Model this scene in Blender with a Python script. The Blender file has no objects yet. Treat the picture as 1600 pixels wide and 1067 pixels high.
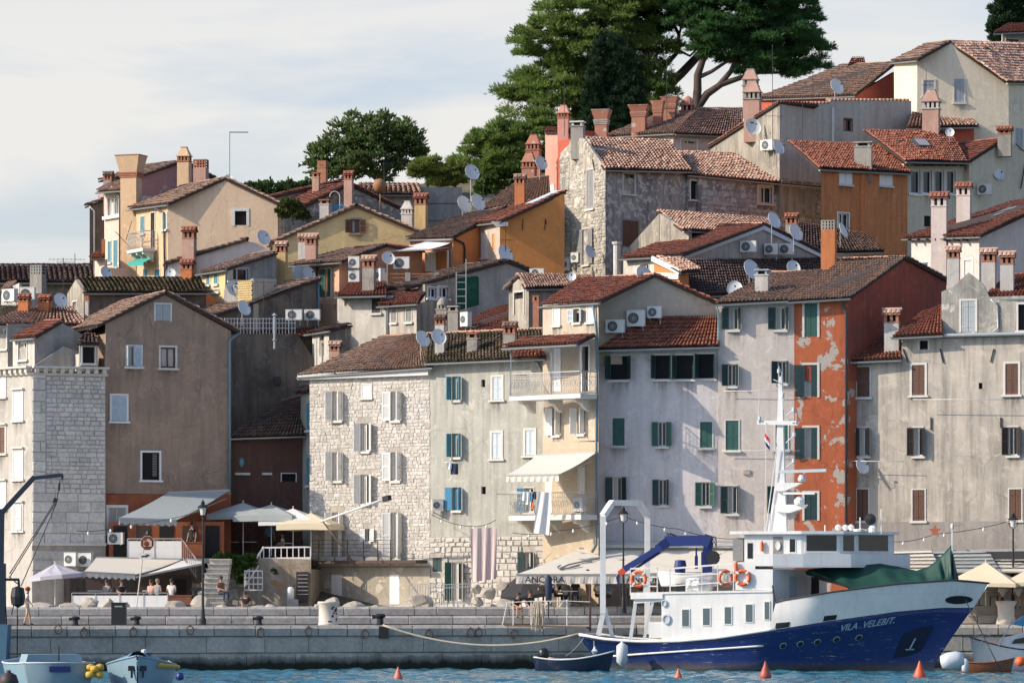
import bpy, bmesh, math, random
import numpy as np
from mathutils import Vector as V, Matrix as MX

random.seed(7)
RNG = np.random.default_rng(7)
SC = bpy.context.scene
COL = SC.collection
R = math.radians

# ------------------------------------------------------------------ camera
F, YH, HC = 6600.0, 930.0, 3.48          # focal length in photo pixels, eye-level row, eye height (m)
cam_data = bpy.data.cameras.new('camera')
cam = bpy.data.objects.new('camera', cam_data)
COL.objects.link(cam)
cam.location = (0, 0, HC)
cam.rotation_euler = (R(90), 0, 0)
cam_data.sensor_width = 36.0
cam_data.lens = F / 1600.0 * 36.0
cam_data.shift_y = (YH - 533.5) / 1600.0
cam_data.clip_start = 1.0
cam_data.clip_end = 20000.0
SC.camera = cam

# ------------------------------------------------------------------ sky and sun
SUN_EL, SUN_PHI = R(30), R(15)           # sun stands to the left of the view, slightly in front of the facades
TO_SUN = V((-math.cos(SUN_PHI) * math.cos(SUN_EL), -math.sin(SUN_PHI) * math.cos(SUN_EL), math.sin(SUN_EL)))
world = bpy.data.worlds.new('World')
SC.world = world
world.use_nodes = True
nt = world.node_tree
nt.nodes.clear()
_o = nt.nodes.new('ShaderNodeOutputWorld')
_bg = nt.nodes.new('ShaderNodeBackground')
_sky = nt.nodes.new('ShaderNodeTexSky')
_sky.sky_type = 'NISHITA'
_sky.sun_disc = False
_sky.sun_elevation = SUN_EL
_sky.sun_rotation = math.atan2(TO_SUN.x, TO_SUN.y)
_sky.air_density = 1.0
_sky.dust_density = 2.6
_sky.ozone_density = 6.0
_bg.inputs['Strength'].default_value = 0.14
# thin high cloud, nearly none overhead
_tc = nt.nodes.new('ShaderNodeTexCoord')
_sep = nt.nodes.new('ShaderNodeSeparateXYZ')
nt.links.new(_tc.outputs['Generated'], _sep.inputs[0])
_mp = nt.nodes.new('ShaderNodeMapping')
_mp.inputs['Scale'].default_value = (5.0, 5.0, 30.0)
_mp.inputs['Rotation'].default_value = (0, R(5), 0)
nt.links.new(_tc.outputs['Generated'], _mp.inputs[0])
_cn = nt.nodes.new('ShaderNodeTexNoise')
_cn.inputs['Scale'].default_value = 1.0
_cn.inputs['Detail'].default_value = 6.0
_cn.inputs['Roughness'].default_value = 0.55
_cn.inputs['Distortion'].default_value = 0.6
nt.links.new(_mp.outputs[0], _cn.inputs['Vector'])
_cr = nt.nodes.new('ShaderNodeValToRGB')
_cr.color_ramp.elements[0].position = 0.42
_cr.color_ramp.elements[0].color = (0.52, 0.52, 0.52, 1)
_cr.color_ramp.elements[1].position = 0.60
_cr.color_ramp.elements[1].color = (0.95, 0.95, 0.95, 1)
nt.links.new(_cn.outputs[0], _cr.inputs[0])
_cm = nt.nodes.new('ShaderNodeMix')
_cm.data_type = 'RGBA'
_cm.inputs[7].default_value = (4.22, 4.12, 3.95, 1)     # sunlit cirrus
_hz = nt.nodes.new('ShaderNodeMapRange')              # cloud thick towards the horizon, cut overhead for bluer shade light
_hz.inputs[1].default_value = 0.12; _hz.inputs[2].default_value = 0.42
_hz.inputs[3].default_value = 1.0; _hz.inputs[4].default_value = 0.06
nt.links.new(_sep.outputs[2], _hz.inputs[0])
_mu = nt.nodes.new('ShaderNodeMath'); _mu.operation = 'MULTIPLY'
nt.links.new(_cr.outputs[0], _mu.inputs[0]); nt.links.new(_hz.outputs[0], _mu.inputs[1])
nt.links.new(_mu.outputs[0], _cm.inputs[0])
nt.links.new(_sky.outputs[0], _cm.inputs[6])
nt.links.new(_cm.outputs[2], _bg.inputs['Color'])
nt.links.new(_bg.outputs[0], _o.inputs[0])

sun_data = bpy.data.lights.new('sun', 'SUN')
sun_data.energy = 3.5
sun_data.angle = R(0.5)
sun_data.color = (1.0, 0.85, 0.67)
sun = bpy.data.objects.new('sun', sun_data)
COL.objects.link(sun)
sun.location = (-60, 100, 80)
sun.rotation_euler = TO_SUN.to_track_quat('Z', 'Y').to_euler()

SC.view_settings.view_transform = 'Standard'
SC.view_settings.look = 'None'
SC.view_settings.exposure = 0.58
SC.view_settings.gamma = 1.0
SC.view_settings.use_curve_mapping = False

# ------------------------------------------------------------------ helpers: points
def P(px, py, Y):
    return V(((px - 800.0) * Y / F, Y, HC + (YH - py) * Y / F))
def zof(py, Y): return HC + (YH - py) * Y / F
def xof(px, Y): return (px - 800.0) * Y / F

# ------------------------------------------------------------------ helpers: meshes
WM = {}
class MB:
    def __init__(s): s.v = []; s.f = []; s.m = []; s.mi = 0
    def add(s, vs, fs):
        o = len(s.v); s.v.extend([tuple(v) for v in vs])
        for f in fs: s.f.append([i + o for i in f]); s.m.append(s.mi)
        return s
    def quad(s, a, b, c, d): return s.add([a, b, c, d], [(0, 1, 2, 3)])
    def box(s, x0, x1, y0, y1, z0, z1):
        return s.add([(x0,y0,z0),(x1,y0,z0),(x1,y1,z0),(x0,y1,z0),(x0,y0,z1),(x1,y0,z1),(x1,y1,z1),(x0,y1,z1)],
                     [(0,3,2,1),(4,5,6,7),(0,1,5,4),(1,2,6,5),(2,3,7,6),(3,0,4,7)])
    def obox(s, c, ax, ay, az):
        c, ax, ay, az = V(c), V(ax), V(ay), V(az)
        vs = [c + ax*i + ay*j + az*k for k in (-1, 1) for i, j in ((-1,-1),(1,-1),(1,1),(-1,1))]
        return s.add(vs, [(0,3,2,1),(4,5,6,7),(0,1,5,4),(1,2,6,5),(2,3,7,6),(3,0,4,7)])
    def bar(s, a, b, w, h=None, up=(0,0,1)):
        a, b = V(a), V(b); h = h or w; d = b - a
        if d.length < 1e-6: return s
        u = V(up)
        if abs(d.normalized().dot(u)) > .95: u = V((0,1,0)) if abs(d.normalized().y) < .9 else V((1,0,0))
        x = d.cross(u).normalized() * (w/2); y = x.cross(d).normalized() * (h/2)
        return s.obox((a+b)/2, x, y, d/2)
    def tube(s, pts, r, n=6, cap=True):
        pts = [V(p) for p in pts]; rs = r if isinstance(r, (list, tuple)) else [r]*len(pts)
        vs = []; fs = []; prev = None
        for i, p in enumerate(pts):
            d = (pts[min(i+1, len(pts)-1)] - pts[max(i-1, 0)])
            d = d.normalized() if d.length > 1e-9 else V((0,0,1))
            if prev is None:
                u = V((0,0,1)) if abs(d.z) < .9 else V((1,0,0))
                x = d.cross(u).normalized()
            else:
                x = (prev - d * prev.dot(d))
                x = x.normalized() if x.length > 1e-6 else d.orthogonal().normalized()
            prev = x; y = d.cross(x)
            for k in range(n):
                a = 2*math.pi*k/n
                vs.append(p + (x*math.cos(a) + y*math.sin(a)) * rs[i])
        for i in range(len(pts)-1):
            for k in range(n):
                fs.append((i*n+k, i*n+(k+1)%n, (i+1)*n+(k+1)%n, (i+1)*n+k))
        if cap:
            fs.append(tuple(range(n-1, -1, -1))); fs.append(tuple((len(pts)-1)*n+k for k in range(n)))
        return s.add(vs, fs)
    def lathe(s, prof, c=(0,0,0), n=12, T=None, cap=True, sx=1, sy=1):
        vs = []; fs = []; c = V(c)
        for r_, z in prof:
            for k in range(n):
                a = 2*math.pi*k/n
                p = V((r_*math.cos(a)*sx, r_*math.sin(a)*sy, z))
                vs.append((T @ p if T else p) + c)
        m = len(prof)
        for i in range(m-1):
            for k in range(n):
                fs.append((i*n+k, i*n+(k+1)%n, (i+1)*n+(k+1)%n, (i+1)*n+k))
        if cap:
            if prof[0][0] > 1e-4: fs.append(tuple(range(n-1,-1,-1)))
            if prof[-1][0] > 1e-4: fs.append(tuple((m-1)*n+k for k in range(n)))
        return s.add(vs, fs)
    def prism(s, poly, d):
        n = len(poly); d = V(d); vs = [V(p) for p in poly] + [V(p)+d for p in poly]
        return s.add(vs, [tuple(range(n)), tuple(range(2*n-1, n-1, -1))] + [(i, n+i, n+(i+1)%n, (i+1)%n) for i in range(n)])
    def rock(s, c, sx, sy, sz, seed=0, n=2):
        bm = bmesh.new(); bmesh.ops.create_icosphere(bm, subdivisions=n, radius=1)
        rr = random.Random(seed); dirs = [V((rr.uniform(-1,1), rr.uniform(-1,1), rr.uniform(-1,1))).normalized() for _ in range(15)]
        amp = [rr.uniform(.5,.88) for _ in dirs]
        vs = []
        for v in bm.verts:
            p = v.co.copy()
            for d_, a in zip(dirs, amp):
                t = p.dot(d_)
                if t > a: p -= d_*(t-a)
            p *= 1 + rr.uniform(-.04,.04)
            vs.append(V((p.x*sx, p.y*sy, p.z*sz)) + V(c))
        fs = [[v.index for v in f.verts] for f in bm.faces]
        bm.free()
        return s.add(vs, fs)

def _link(o, parent, wm):
    COL.objects.link(o)
    if parent is not None:
        o.parent = parent
        o.matrix_basis = WM[parent.name].inverted() @ wm
    else:
        o.matrix_basis = wm
    WM[o.name] = wm
    return o
def empty(name, loc, rotz=0.0):
    o = bpy.data.objects.new(name, None); o.empty_display_size = .3
    return _link(o, None, MX.Translation(V(loc)) @ MX.Rotation(rotz, 4, 'Z'))
def tag(o, label=None, cat=None, group=None, kind=None):
    if label: o['label'] = label
    if cat: o['category'] = cat
    if group: o['group'] = group
    if kind: o['kind'] = kind
    return o
def smooth_me(me, ang=None):
    me.polygons.foreach_set('use_smooth', [True]*len(me.polygons))
def mesh_of(name, mb, mats, smooth=False):
    me = bpy.data.meshes.new(name)
    me.from_pydata(mb.v, [], mb.f)
    if not isinstance(mats, (list, tuple)): mats = [mats]
    for m in mats: me.materials.append(m)
    if len(mats) > 1: me.polygons.foreach_set('material_index', mb.m)
    if smooth: smooth_me(me)
    me.update()
    return me
def obj(name, mb, mats, parent=None, smooth=False, label=None):
    """mesh given in WORLD coordinates; its origin goes to the bottom centre of its bounds"""
    a = np.array(mb.v, dtype=float); lo, hi = a.min(0), a.max(0)
    c = V(((lo[0]+hi[0])/2, (lo[1]+hi[1])/2, lo[2]))
    me = bpy.data.meshes.new(name)
    me.from_pydata([tuple(p) for p in (a - np.array(c))], [], mb.f)
    if not isinstance(mats, (list, tuple)): mats = [mats]
    for m in mats: me.materials.append(m)
    if len(mats) > 1: me.polygons.foreach_set('material_index', mb.m)
    if smooth: smooth_me(me)
    me.update()
    o = bpy.data.objects.new(name, me)
    _link(o, parent, MX.Translation(c))
    if label: o['label'] = label
    return o
def obj_l(name, me, parent, wm):
    o = bpy.data.objects.new(name, me)
    return _link(o, parent, wm)
def np_mesh(name, verts, faces, mat, parent=None, kind=None, smooth=False):
    """verts (n,3) world, faces (m,4) or (m,3)"""
    lo, hi = verts.min(0), verts.max(0)
    c = np.array([(lo[0]+hi[0])/2, (lo[1]+hi[1])/2, lo[2]])
    me = bpy.data.meshes.new(name)
    k = faces.shape[1]
    me.vertices.add(len(verts)); me.vertices.foreach_set('co', (verts - c).astype(np.float32).ravel())
    me.loops.add(faces.size); me.loops.foreach_set('vertex_index', faces.astype(np.int32).ravel())
    me.polygons.add(len(faces)); me.polygons.foreach_set('loop_start', np.arange(0, faces.size, k, dtype=np.int32))
    me.materials.append(mat)
    if smooth: smooth_me(me)
    me.update(calc_edges=True)
    o = bpy.data.objects.new(name, me)
    _link(o, parent, MX.Translation(V(c)))
    if kind: o['kind'] = kind
    return o

# ------------------------------------------------------------------ materials
_mats = {}
def _new(name):
    m = bpy.data.materials.new(name); m.use_nodes = True
    n = m.node_tree; b = n.nodes['Principled BSDF']
    return m, n, b
def _pos(n, scale=(1,1,1)):
    g = n.nodes.new('ShaderNodeNewGeometry'); mp = n.nodes.new('ShaderNodeMapping')
    mp.inputs['Scale'].default_value = scale
    n.links.new(g.outputs['Position'], mp.inputs[0]); return mp.outputs[0]
def _noise(n, vec, scale, detail=4, rough=.55, dist=0):
    t = n.nodes.new('ShaderNodeTexNoise'); t.inputs['Scale'].default_value = scale
    t.inputs['Detail'].default_value = detail; t.inputs['Roughness'].default_value = rough; t.inputs['Distortion'].default_value = dist
    n.links.new(vec, t.inputs['Vector']); return t.outputs[0]
def _ramp(n, fac, stops):
    r = n.nodes.new('ShaderNodeValToRGB'); e = r.color_ramp.elements
    while len(e) > 1: e.remove(e[-1])
    for i, (p, c) in enumerate(stops):
        c = c if isinstance(c, (tuple, list)) else (c, c, c)
        el = e[0] if i == 0 else e.new(p)
        el.position = p; el.color = (*c[:3], 1)
    n.links.new(fac, r.inputs[0]); return r.outputs[0]
def _mix(n, fac, a, b, mode='MIX'):
    x = n.nodes.new('ShaderNodeMix'); x.data_type = 'RGBA'; x.blend_type = mode
    for isf, sock, val in ((True, x.inputs[0], fac), (False, x.inputs[6], a), (False, x.inputs[7], b)):
        if isinstance(val, bpy.types.NodeSocket): n.links.new(val, sock)
        elif isinstance(val, (int, float)):
            sock.default_value = val if isf else (val, val, val, 1)
        else: sock.default_value = (*val[:3], 1)
    return x.outputs[2]
def _bump(n, b, h, strength=.3, dist=.02):
    u = n.nodes.new('ShaderNodeBump'); u.inputs['Strength'].default_value = strength; u.inputs['Distance'].default_value = dist
    n.links.new(h, u.inputs['Height']); n.links.new(u.outputs[0], b.inputs['Normal'])
def plain(name, col, rough=.6, metal=0, var=.12, scale=3.0, bump=0):
    if name in _mats: return _mats[name]
    m, n, b = _new(name)
    p = _pos(n)
    f = _noise(n, p, scale, 5, .6)
    c = _mix(n, f, [x*(1-var*1.3) for x in col], [min(1, x*(1+var)) for x in col])
    n.links.new(c, b.inputs['Base Color'])
    b.inputs['Roughness'].default_value = rough; b.inputs['Metallic'].default_value = metal
    if bump: _bump(n, b, _noise(n, p, 18, 4), bump, .02)
    _mats[name] = m; return m
def plaster(name, col, dirt=(.22,.2,.18), amt=.45, peel=None, thr=.62, streak=.35, seed=0, psc=.55):
    if name in _mats: return _mats[name]
    m, n, b = _new(name)
    g = n.nodes.new('ShaderNodeNewGeometry'); mp = n.nodes.new('ShaderNodeMapping')
    mp.inputs['Location'].default_value = (seed*3.7, seed*1.3, seed*2.1)
    n.links.new(g.outputs['Position'], mp.inputs[0]); p = mp.outputs[0]
    big = _noise(n, p, .45, 6, .6, .4)
    c = _mix(n, _ramp(n, big, [(.36, 0), (.74, amt)]), col, dirt)
    mp2 = n.nodes.new('ShaderNodeMapping'); mp2.inputs['Scale'].default_value = (2.6, 2.6, .22)
    n.links.new(p, mp2.inputs[0])
    st = _noise(n, mp2.outputs[0], 1.3, 5, .6)
    c = _mix(n, _ramp(n, st, [(.42, 0), (.74, streak*1.3)]), c, [x*.45+.02 for x in dirt])
    blot = _noise(n, p, 1.9, 7, .68, .8)
    c = _mix(n, _ramp(n, blot, [(.32, .5), (.46, 0), (.58, 0), (.72, .5)]), c, _mix(n, _ramp(n, blot, [(.5, 0), (.51, 1)]), [min(.85, x*1.22+.03) for x in col], dirt))
    fine = _noise(n, p, 9, 5, .65)
    c = _mix(n, 1.0, c, _ramp(n, fine, [(.25, .90), (.75, 1.06)]), 'MULTIPLY')
    hgt = fine
    vo = n.nodes.new('ShaderNodeTexVoronoi'); vo.feature = 'DISTANCE_TO_EDGE'; vo.inputs['Scale'].default_value = .42
    wv = n.nodes.new('ShaderNodeMix'); wv.data_type = 'RGBA'; wv.blend_type = 'ADD'; wv.inputs[0].default_value = .55
    nz = n.nodes.new('ShaderNodeTexNoise'); nz.inputs['Scale'].default_value = 1.6; nz.inputs['Detail'].default_value = 5; n.links.new(p, nz.inputs['Vector'])
    n.links.new(p, wv.inputs[6]); n.links.new(nz.outputs[1], wv.inputs[7]); n.links.new(wv.outputs[2], vo.inputs['Vector'])
    ck = _mix(n, 1.0, _ramp(n, vo.outputs['Distance'], [(.005, .34), (.012, 0)]), _ramp(n, big, [(.48, 0), (.56, 1)]), 'MULTIPLY')
    c = _mix(n, ck, c, [x*.5 for x in dirt])
    if peel:
        pn = _noise(n, p, psc, 8, .6, .3)
        msk = _ramp(n, pn, [(thr, 0), (thr+.012, 1)])
        inner = _mix(n, _noise(n, p, 4, 5, .6), [x*.75 for x in peel], [min(.9, x*1.12) for x in peel])
        c = _mix(n, msk, c, inner)
        hgt = _mix(n, .6, fine, msk, 'SUBTRACT')
    n.links.new(c, b.inputs['Base Color'])
    b.inputs['Roughness'].default_value = .93
    b.inputs['Specular IOR Level'].default_value = .2
    _bump(n, b, hgt, .5, .025)
    _mats[name] = m; return m
def island(name, cols, rough=.85, obj_rand=False, grime=None, gthr=(.5,.75), bump=.4, gscale=1.2, spec=.25, fine=6):
    """one colour per loose piece (tiles, stones), picked from a ramp of colours"""
    if name in _mats: return _mats[name]
    m, n, b = _new(name)
    if obj_rand:
        r = n.nodes.new('ShaderNodeObjectInfo').outputs['Random']
    else:
        r = n.nodes.new('ShaderNodeNewGeometry').outputs['Random Per Island']
    k = len(cols)
    c = _ramp(n, r, [(i/max(1, k-1), cc) for i, cc in enumerate(cols)])
    p = _pos(n)
    if grime:
        c = _mix(n, _ramp(n, _noise(n, p, gscale, 6, .62, .3), [(gthr[0], 0), (gthr[1], .85)]), c, grime)
    f = _noise(n, p, fine, 5, .65)
    c = _mix(n, 1.0, c, _ramp(n, f, [(.25, .72), (.75, 1.2)]), 'MULTIPLY')
    n.links.new(c, b.inputs['Base Color']); b.inputs['Roughness'].default_value = rough
    b.inputs['Specular IOR Level'].default_value = spec
    if bump: _bump(n, b, f, bump, .02)
    _mats[name] = m; return m
def streaked(name, col, dirt, rough=.4, rust=.25):
    if name in _mats: return _mats[name]
    m, n, b = _new(name); p = _pos(n)
    st = _noise(n, _pos(n, (3.2,3.2,.16)), 1.4, 6, .62)
    c = _mix(n, _ramp(n, st, [(.47, 0), (.78, .55)]), col, dirt)
    c = _mix(n, _ramp(n, _noise(n, _pos(n, (4,4,.5)), 1.1, 7, .7), [(.66, 0), (.74, rust)]), c, (.30,.15,.07))
    c = _mix(n, 1.0, c, _ramp(n, _noise(n, p, .7, 5), [(.3, .90), (.7, 1.04)]), 'MULTIPLY')
    w = n.nodes.new('ShaderNodeTexBrick'); w.inputs['Scale'].default_value = .21; w.inputs['Mortar Size'].default_value = .0022
    w.inputs['Color1'].default_value = w.inputs['Color2'].default_value = (1,1,1,1); w.inputs['Mortar'].default_value = (.88,.88,.87,1)
    mp = n.nodes.new('ShaderNodeMapping'); mp.inputs['Rotation'].default_value = (R(90), 0, 0); n.links.new(p, mp.inputs[0]); n.links.new(mp.outputs[0], w.inputs['Vector'])
    c = _mix(n, 1.0, c, w.outputs[0], 'MULTIPLY')
    n.links.new(c, b.inputs['Base Color']); b.inputs['Roughness'].default_value = rough
    _bump(n, b, _noise(n, p, 1.3, 3), .12, .05)
    _mats[name] = m; return m
def stain_mat():
    m, n, b = _new('runoff_stain')
    t = n.nodes.new('ShaderNodeTexCoord'); s = n.nodes.new('ShaderNodeSeparateXYZ'); n.links.new(t.outputs['Generated'], s.inputs[0])
    gx = _ramp(n, s.outputs[0], [(0, 0), (.22, 1), (.78, 1), (1, 0)]); gz = _ramp(n, s.outputs[2], [(0, 0), (.55, .35), (1, 1)])
    k = _mix(n, 1.0, _mix(n, 1.0, gx, gz, 'MULTIPLY'), _ramp(n, _noise(n, _pos(n, (3.5,3.5,.35)), 1.6, 6, .65), [(.35, 0), (.75, .75)]), 'MULTIPLY')
    b.inputs['Base Color'].default_value = (.10,.09,.08,1); b.inputs['Roughness'].default_value = 1
    n.links.new(k, b.inputs['Alpha']); return m
def leaf_mat(name, cols, trans=.25):
    if name in _mats: return _mats[name]
    m, n, b = _new(name)
    r = n.nodes.new('ShaderNodeNewGeometry').outputs['Random Per Island']
    c = _ramp(n, r, [(i/(len(cols)-1), cc) for i, cc in enumerate(cols)])
    p = _pos(n)
    c = _mix(n, 1.0, c, _ramp(n, _noise(n, p, .9, 4), [(.3, .6), (.7, 1.3)]), 'MULTIPLY')
    n.links.new(c, b.inputs['Base Color']); b.inputs['Roughness'].default_value = .65; b.inputs['Specular IOR Level'].default_value = .2
    t = n.nodes.new('ShaderNodeBsdfTranslucent'); n.links.new(c, t.inputs[0])
    x = n.nodes.new('ShaderNodeMixShader'); x.inputs[0].default_value = trans
    n.links.new(b.outputs[0], x.inputs[1]); n.links.new(t.outputs[0], x.inputs[2])
    n.links.new(x.outputs[0], n.nodes['Material Output'].inputs[0])
    _mats[name] = m; return m
def glass_dark(name, col=(.012,.018,.024), rough=.06):
    if name in _mats: return _mats[name]
    m, n, b = _new(name)
    b.inputs['Base Color'].default_value = (*col, 1); b.inputs['Roughness'].default_value = rough
    b.inputs['Specular IOR Level'].default_value = .5
    p = _pos(n); _bump(n, b, _noise(n, p, 1.4, 2), .08, .05)
    _mats[name] = m; return m

M_stone = plain('pale_limestone', (.60,.565,.51), .85, 0, .18, 2.5, .3)
M_surround = plain('window_stone', (.62,.60,.56), .85, 0, .14, 4, .2)
M_white = plain('white_paint', (.78,.78,.76), .5, 0, .08, 5)
M_whitew = plain('weathered_white_paint', (.66,.66,.64), .6, 0, .2, 6, .2)
M_paleblue = plain('pale_blue_paint', (.50,.58,.63), .55, 0, .14, 6)
M_teal = plain('teal_paint', (.10,.27,.33), .55, 0, .22, 6)
M_green = plain('dark_green_paint', (.035,.115,.095), .5, 0, .25, 6)
M_dkgreen = plain('blackish_green_paint', (.018,.05,.052), .5, 0, .25, 6)
M_brown = plain('brown_paint', (.12,.055,.035), .6, 0, .3, 7)
M_dkbrown = plain('dark_brown_paint', (.04,.028,.026), .6, 0, .3, 7)
M_greywood = plain('weathered_grey_wood', (.27,.27,.26), .8, 0, .3, 7)
M_blue = plain('bright_blue_paint', (.06,.25,.42), .5, 0, .2, 6)
M_greyshut = plain('grey_paint', (.36,.40,.42), .6, 0, .15, 6)
M_pane = glass_dark('window_glass')
M_dark = plain('dark_interior', (.012,.012,.013), .9)
M_curtain = plain('pale_curtain', (.55,.52,.46), .9, 0, .2, 9)
M_gutter = plain('zinc_gutter', (.36,.40,.42), .45, .4, .18, 5)
M_pipe = plain('dark_pipe', (.07,.075,.085), .5, .2, .2, 5)
M_bluepipe = plain('blue_grey_pipe', (.14,.24,.29), .5, .1, .2, 5)
M_iron = plain('black_iron', (.018,.022,.028), .5, .3, .3, 8)
M_rail = plain('grey_railing_metal', (.42,.42,.41), .45, .4, .2, 8)
M_rust = plain('rusty_steel', (.085,.055,.048), .8, .1, .35, 6)
M_wood = plain('old_wood', (.13,.085,.055), .8, 0, .3, 6)
M_fascia = plain('pale_fascia', (.60,.60,.58), .75, 0, .15, 4)
M_brick = island('red_brick', [(.26,.10,.06), (.33,.14,.085), (.40,.19,.12), (.30,.13,.09)], .9)
M_conc = plaster('grey_concrete', (.33,.335,.325), (.16,.16,.15), .5)
M_tile_red = island('red_roof_tile', [(.20,.075,.05), (.28,.10,.065), (.36,.145,.09), (.24,.085,.055), (.32,.12,.075)], .85, grime=(.17,.105,.08), gthr=(.5,.8))
M_tile_old = island('old_roof_tile', [(.34,.21,.145), (.26,.165,.115), (.43,.28,.20), (.37,.22,.15), (.31,.22,.165), (.20,.145,.115)], .9, grime=(.19,.165,.125), gthr=(.52,.8))
M_tile_brown = island('brown_roof_tile', [(.16,.10,.075), (.23,.135,.095), (.28,.185,.135), (.19,.125,.095), (.12,.08,.065)], .92, grime=(.12,.105,.08), gthr=(.42,.7))
M_tile_pale = island('pale_roof_tile', [(.50,.31,.23), (.41,.245,.18), (.57,.39,.30), (.46,.27,.195), (.34,.22,.17), (.60,.44,.34)], .9, grime=(.14,.10,.08), gthr=(.55,.8))
M_tile_dark = island('dark_roof_tile', [(.09,.06,.052), (.13,.08,.064), (.17,.11,.088), (.11,.078,.066)], .92, grime=(.05,.05,.04), gthr=(.5,.8))
M_tile_moss = island('mossy_roof_tile', [(.24,.18,.125), (.31,.22,.15), (.17,.135,.095)], .95, grime=(.055,.065,.026), gthr=(.40,.56), gscale=1.6)
M_under = plain('tile_underlay', (.05,.033,.028), .95)
M_stain = stain_mat()
M_mortar = plaster('old_mortar', (.40,.37,.32), (.2,.18,.16), .4)
# ------------------------------------------------------------------ facade frame
class Fac:
    """vertical plane through two ground points given as (photo column, depth)"""
    def __init__(s, a, b):
        s.A = V((xof(*a), a[1], 0)); s.B = V((xof(*b), b[1], 0))
        d = s.B - s.A; s.L = d.length; s.t = d / s.L
        s.n = V((s.t.y, -s.t.x, 0)); s.rot = math.atan2(s.t.y, s.t.x)
    def u(s, px):
        k = (px - 800.0) / F
        return (k*s.A.y - s.A.x) / (s.t.x - k*s.t.y)
    def Y(s, px): return s.A.y + s.t.y * s.u(px)
    def uz(s, px, py):
        u = s.u(px); return u, zof(py, s.A.y + s.t.y*u)
    def at(s, u, z, d=0.0): return s.A + s.t*u + s.n*d + V((0, 0, z))
    def pt(s, px, py, d=0.0): return s.at(*s.uz(px, py), d)
    def mat(s, u, z, d=0.0): return MX.Translation(s.at(u, z, d)) @ MX.Rotation(s.rot, 4, 'Z')

def wall_mesh(mb, fac, top, z0, holes, inset=.2, depth=5.0, sides=True, ext=None):
    """sheet with real openings and reveals, extruded backwards to a closed block"""
    us = sorted({round(p[0], 4) for p in top} | {round(h[i], 4) for h in holes for i in (0, 2)})
    us = [u for u in us if top[0][0]-1e-4 <= u <= top[-1][0]+1e-4]
    def tz(u):
        for (ua, za), (ub, zb) in zip(top, top[1:]):
            if ua-1e-4 <= u <= ub+1e-4: return za + (zb-za)*(u-ua)/max(1e-6, ub-ua)
        return top[-1][1]
    for ua, ub in zip(us, us[1:]):
        if ub-ua < 1e-4: continue
        um = (ua+ub)/2
        hs = sorted([(h[1], h[3]) for h in holes if h[0]-1e-4 < um < h[2]+1e-4])
        z = z0
        for a, b in hs:
            if a > z: mb.quad(fac.at(ua,z), fac.at(ub,z), fac.at(ub,a), fac.at(ua,a))
            z = max(z, b)
        mb.quad(fac.at(ua,z), fac.at(ub,z), fac.at(ub,max(z,tz(ub))), fac.at(ua,max(z,tz(ua))))
    for u0, a, u1, b in holes:
        d = -inset
        mb.quad(fac.at(u0,a), fac.at(u0,a,d), fac.at(u0,b,d), fac.at(u0,b))
        mb.quad(fac.at(u1,a,d), fac.at(u1,a), fac.at(u1,b), fac.at(u1,b,d))
        mb.quad(fac.at(u0,a,d), fac.at(u0,a), fac.at(u1,a), fac.at(u1,a,d))
        mb.quad(fac.at(u0,b), fac.at(u0,b,d), fac.at(u1,b,d), fac.at(u1,b))
        mb.quad(fac.at(u0,a,d-.04), fac.at(u1,a,d-.04), fac.at(u1,b,d-.04), fac.at(u0,b,d-.04))
    if sides:
        dz, th = .5, .22
        ext = ext or -fac.n
        e = .03
        top = [(top[0][0]+e, top[0][1])] + list(top[1:-1]) + [(top[-1][0]-e, top[-1][1])]
        B = lambda u, z, d: fac.at(u, z) + ext*d
        for i in range(len(top)-1):
            (ua, za), (ub, zb) = top[i], top[i+1]
            mb.quad(fac.at(ua,za), fac.at(ub,zb), B(ub,zb,th), B(ua,za,th))
            mb.quad(B(ua,za,th), B(ub,zb,th), B(ub,zb-dz,th), B(ua,za-dz,th))
            mb.quad(B(ua,za-dz,th), B(ub,zb-dz,th), B(ub,zb-dz,depth), B(ua,za-dz,depth))
            mb.quad(B(ub,z0,depth), B(ua,z0,depth), B(ua,za-dz,depth), B(ub,zb-dz,depth))
        for u, z, sg in ((top[0][0], top[0][1], 1), (top[-1][0], top[-1][1], -1)):
            q = [B(u,z0,depth), fac.at(u,z0), fac.at(u,z), B(u,z,th), B(u,z-dz,th), B(u,z-dz,depth)]
            mb.add(q if sg > 0 else q[::-1], [(0,1,2,3,4,5)])

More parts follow.
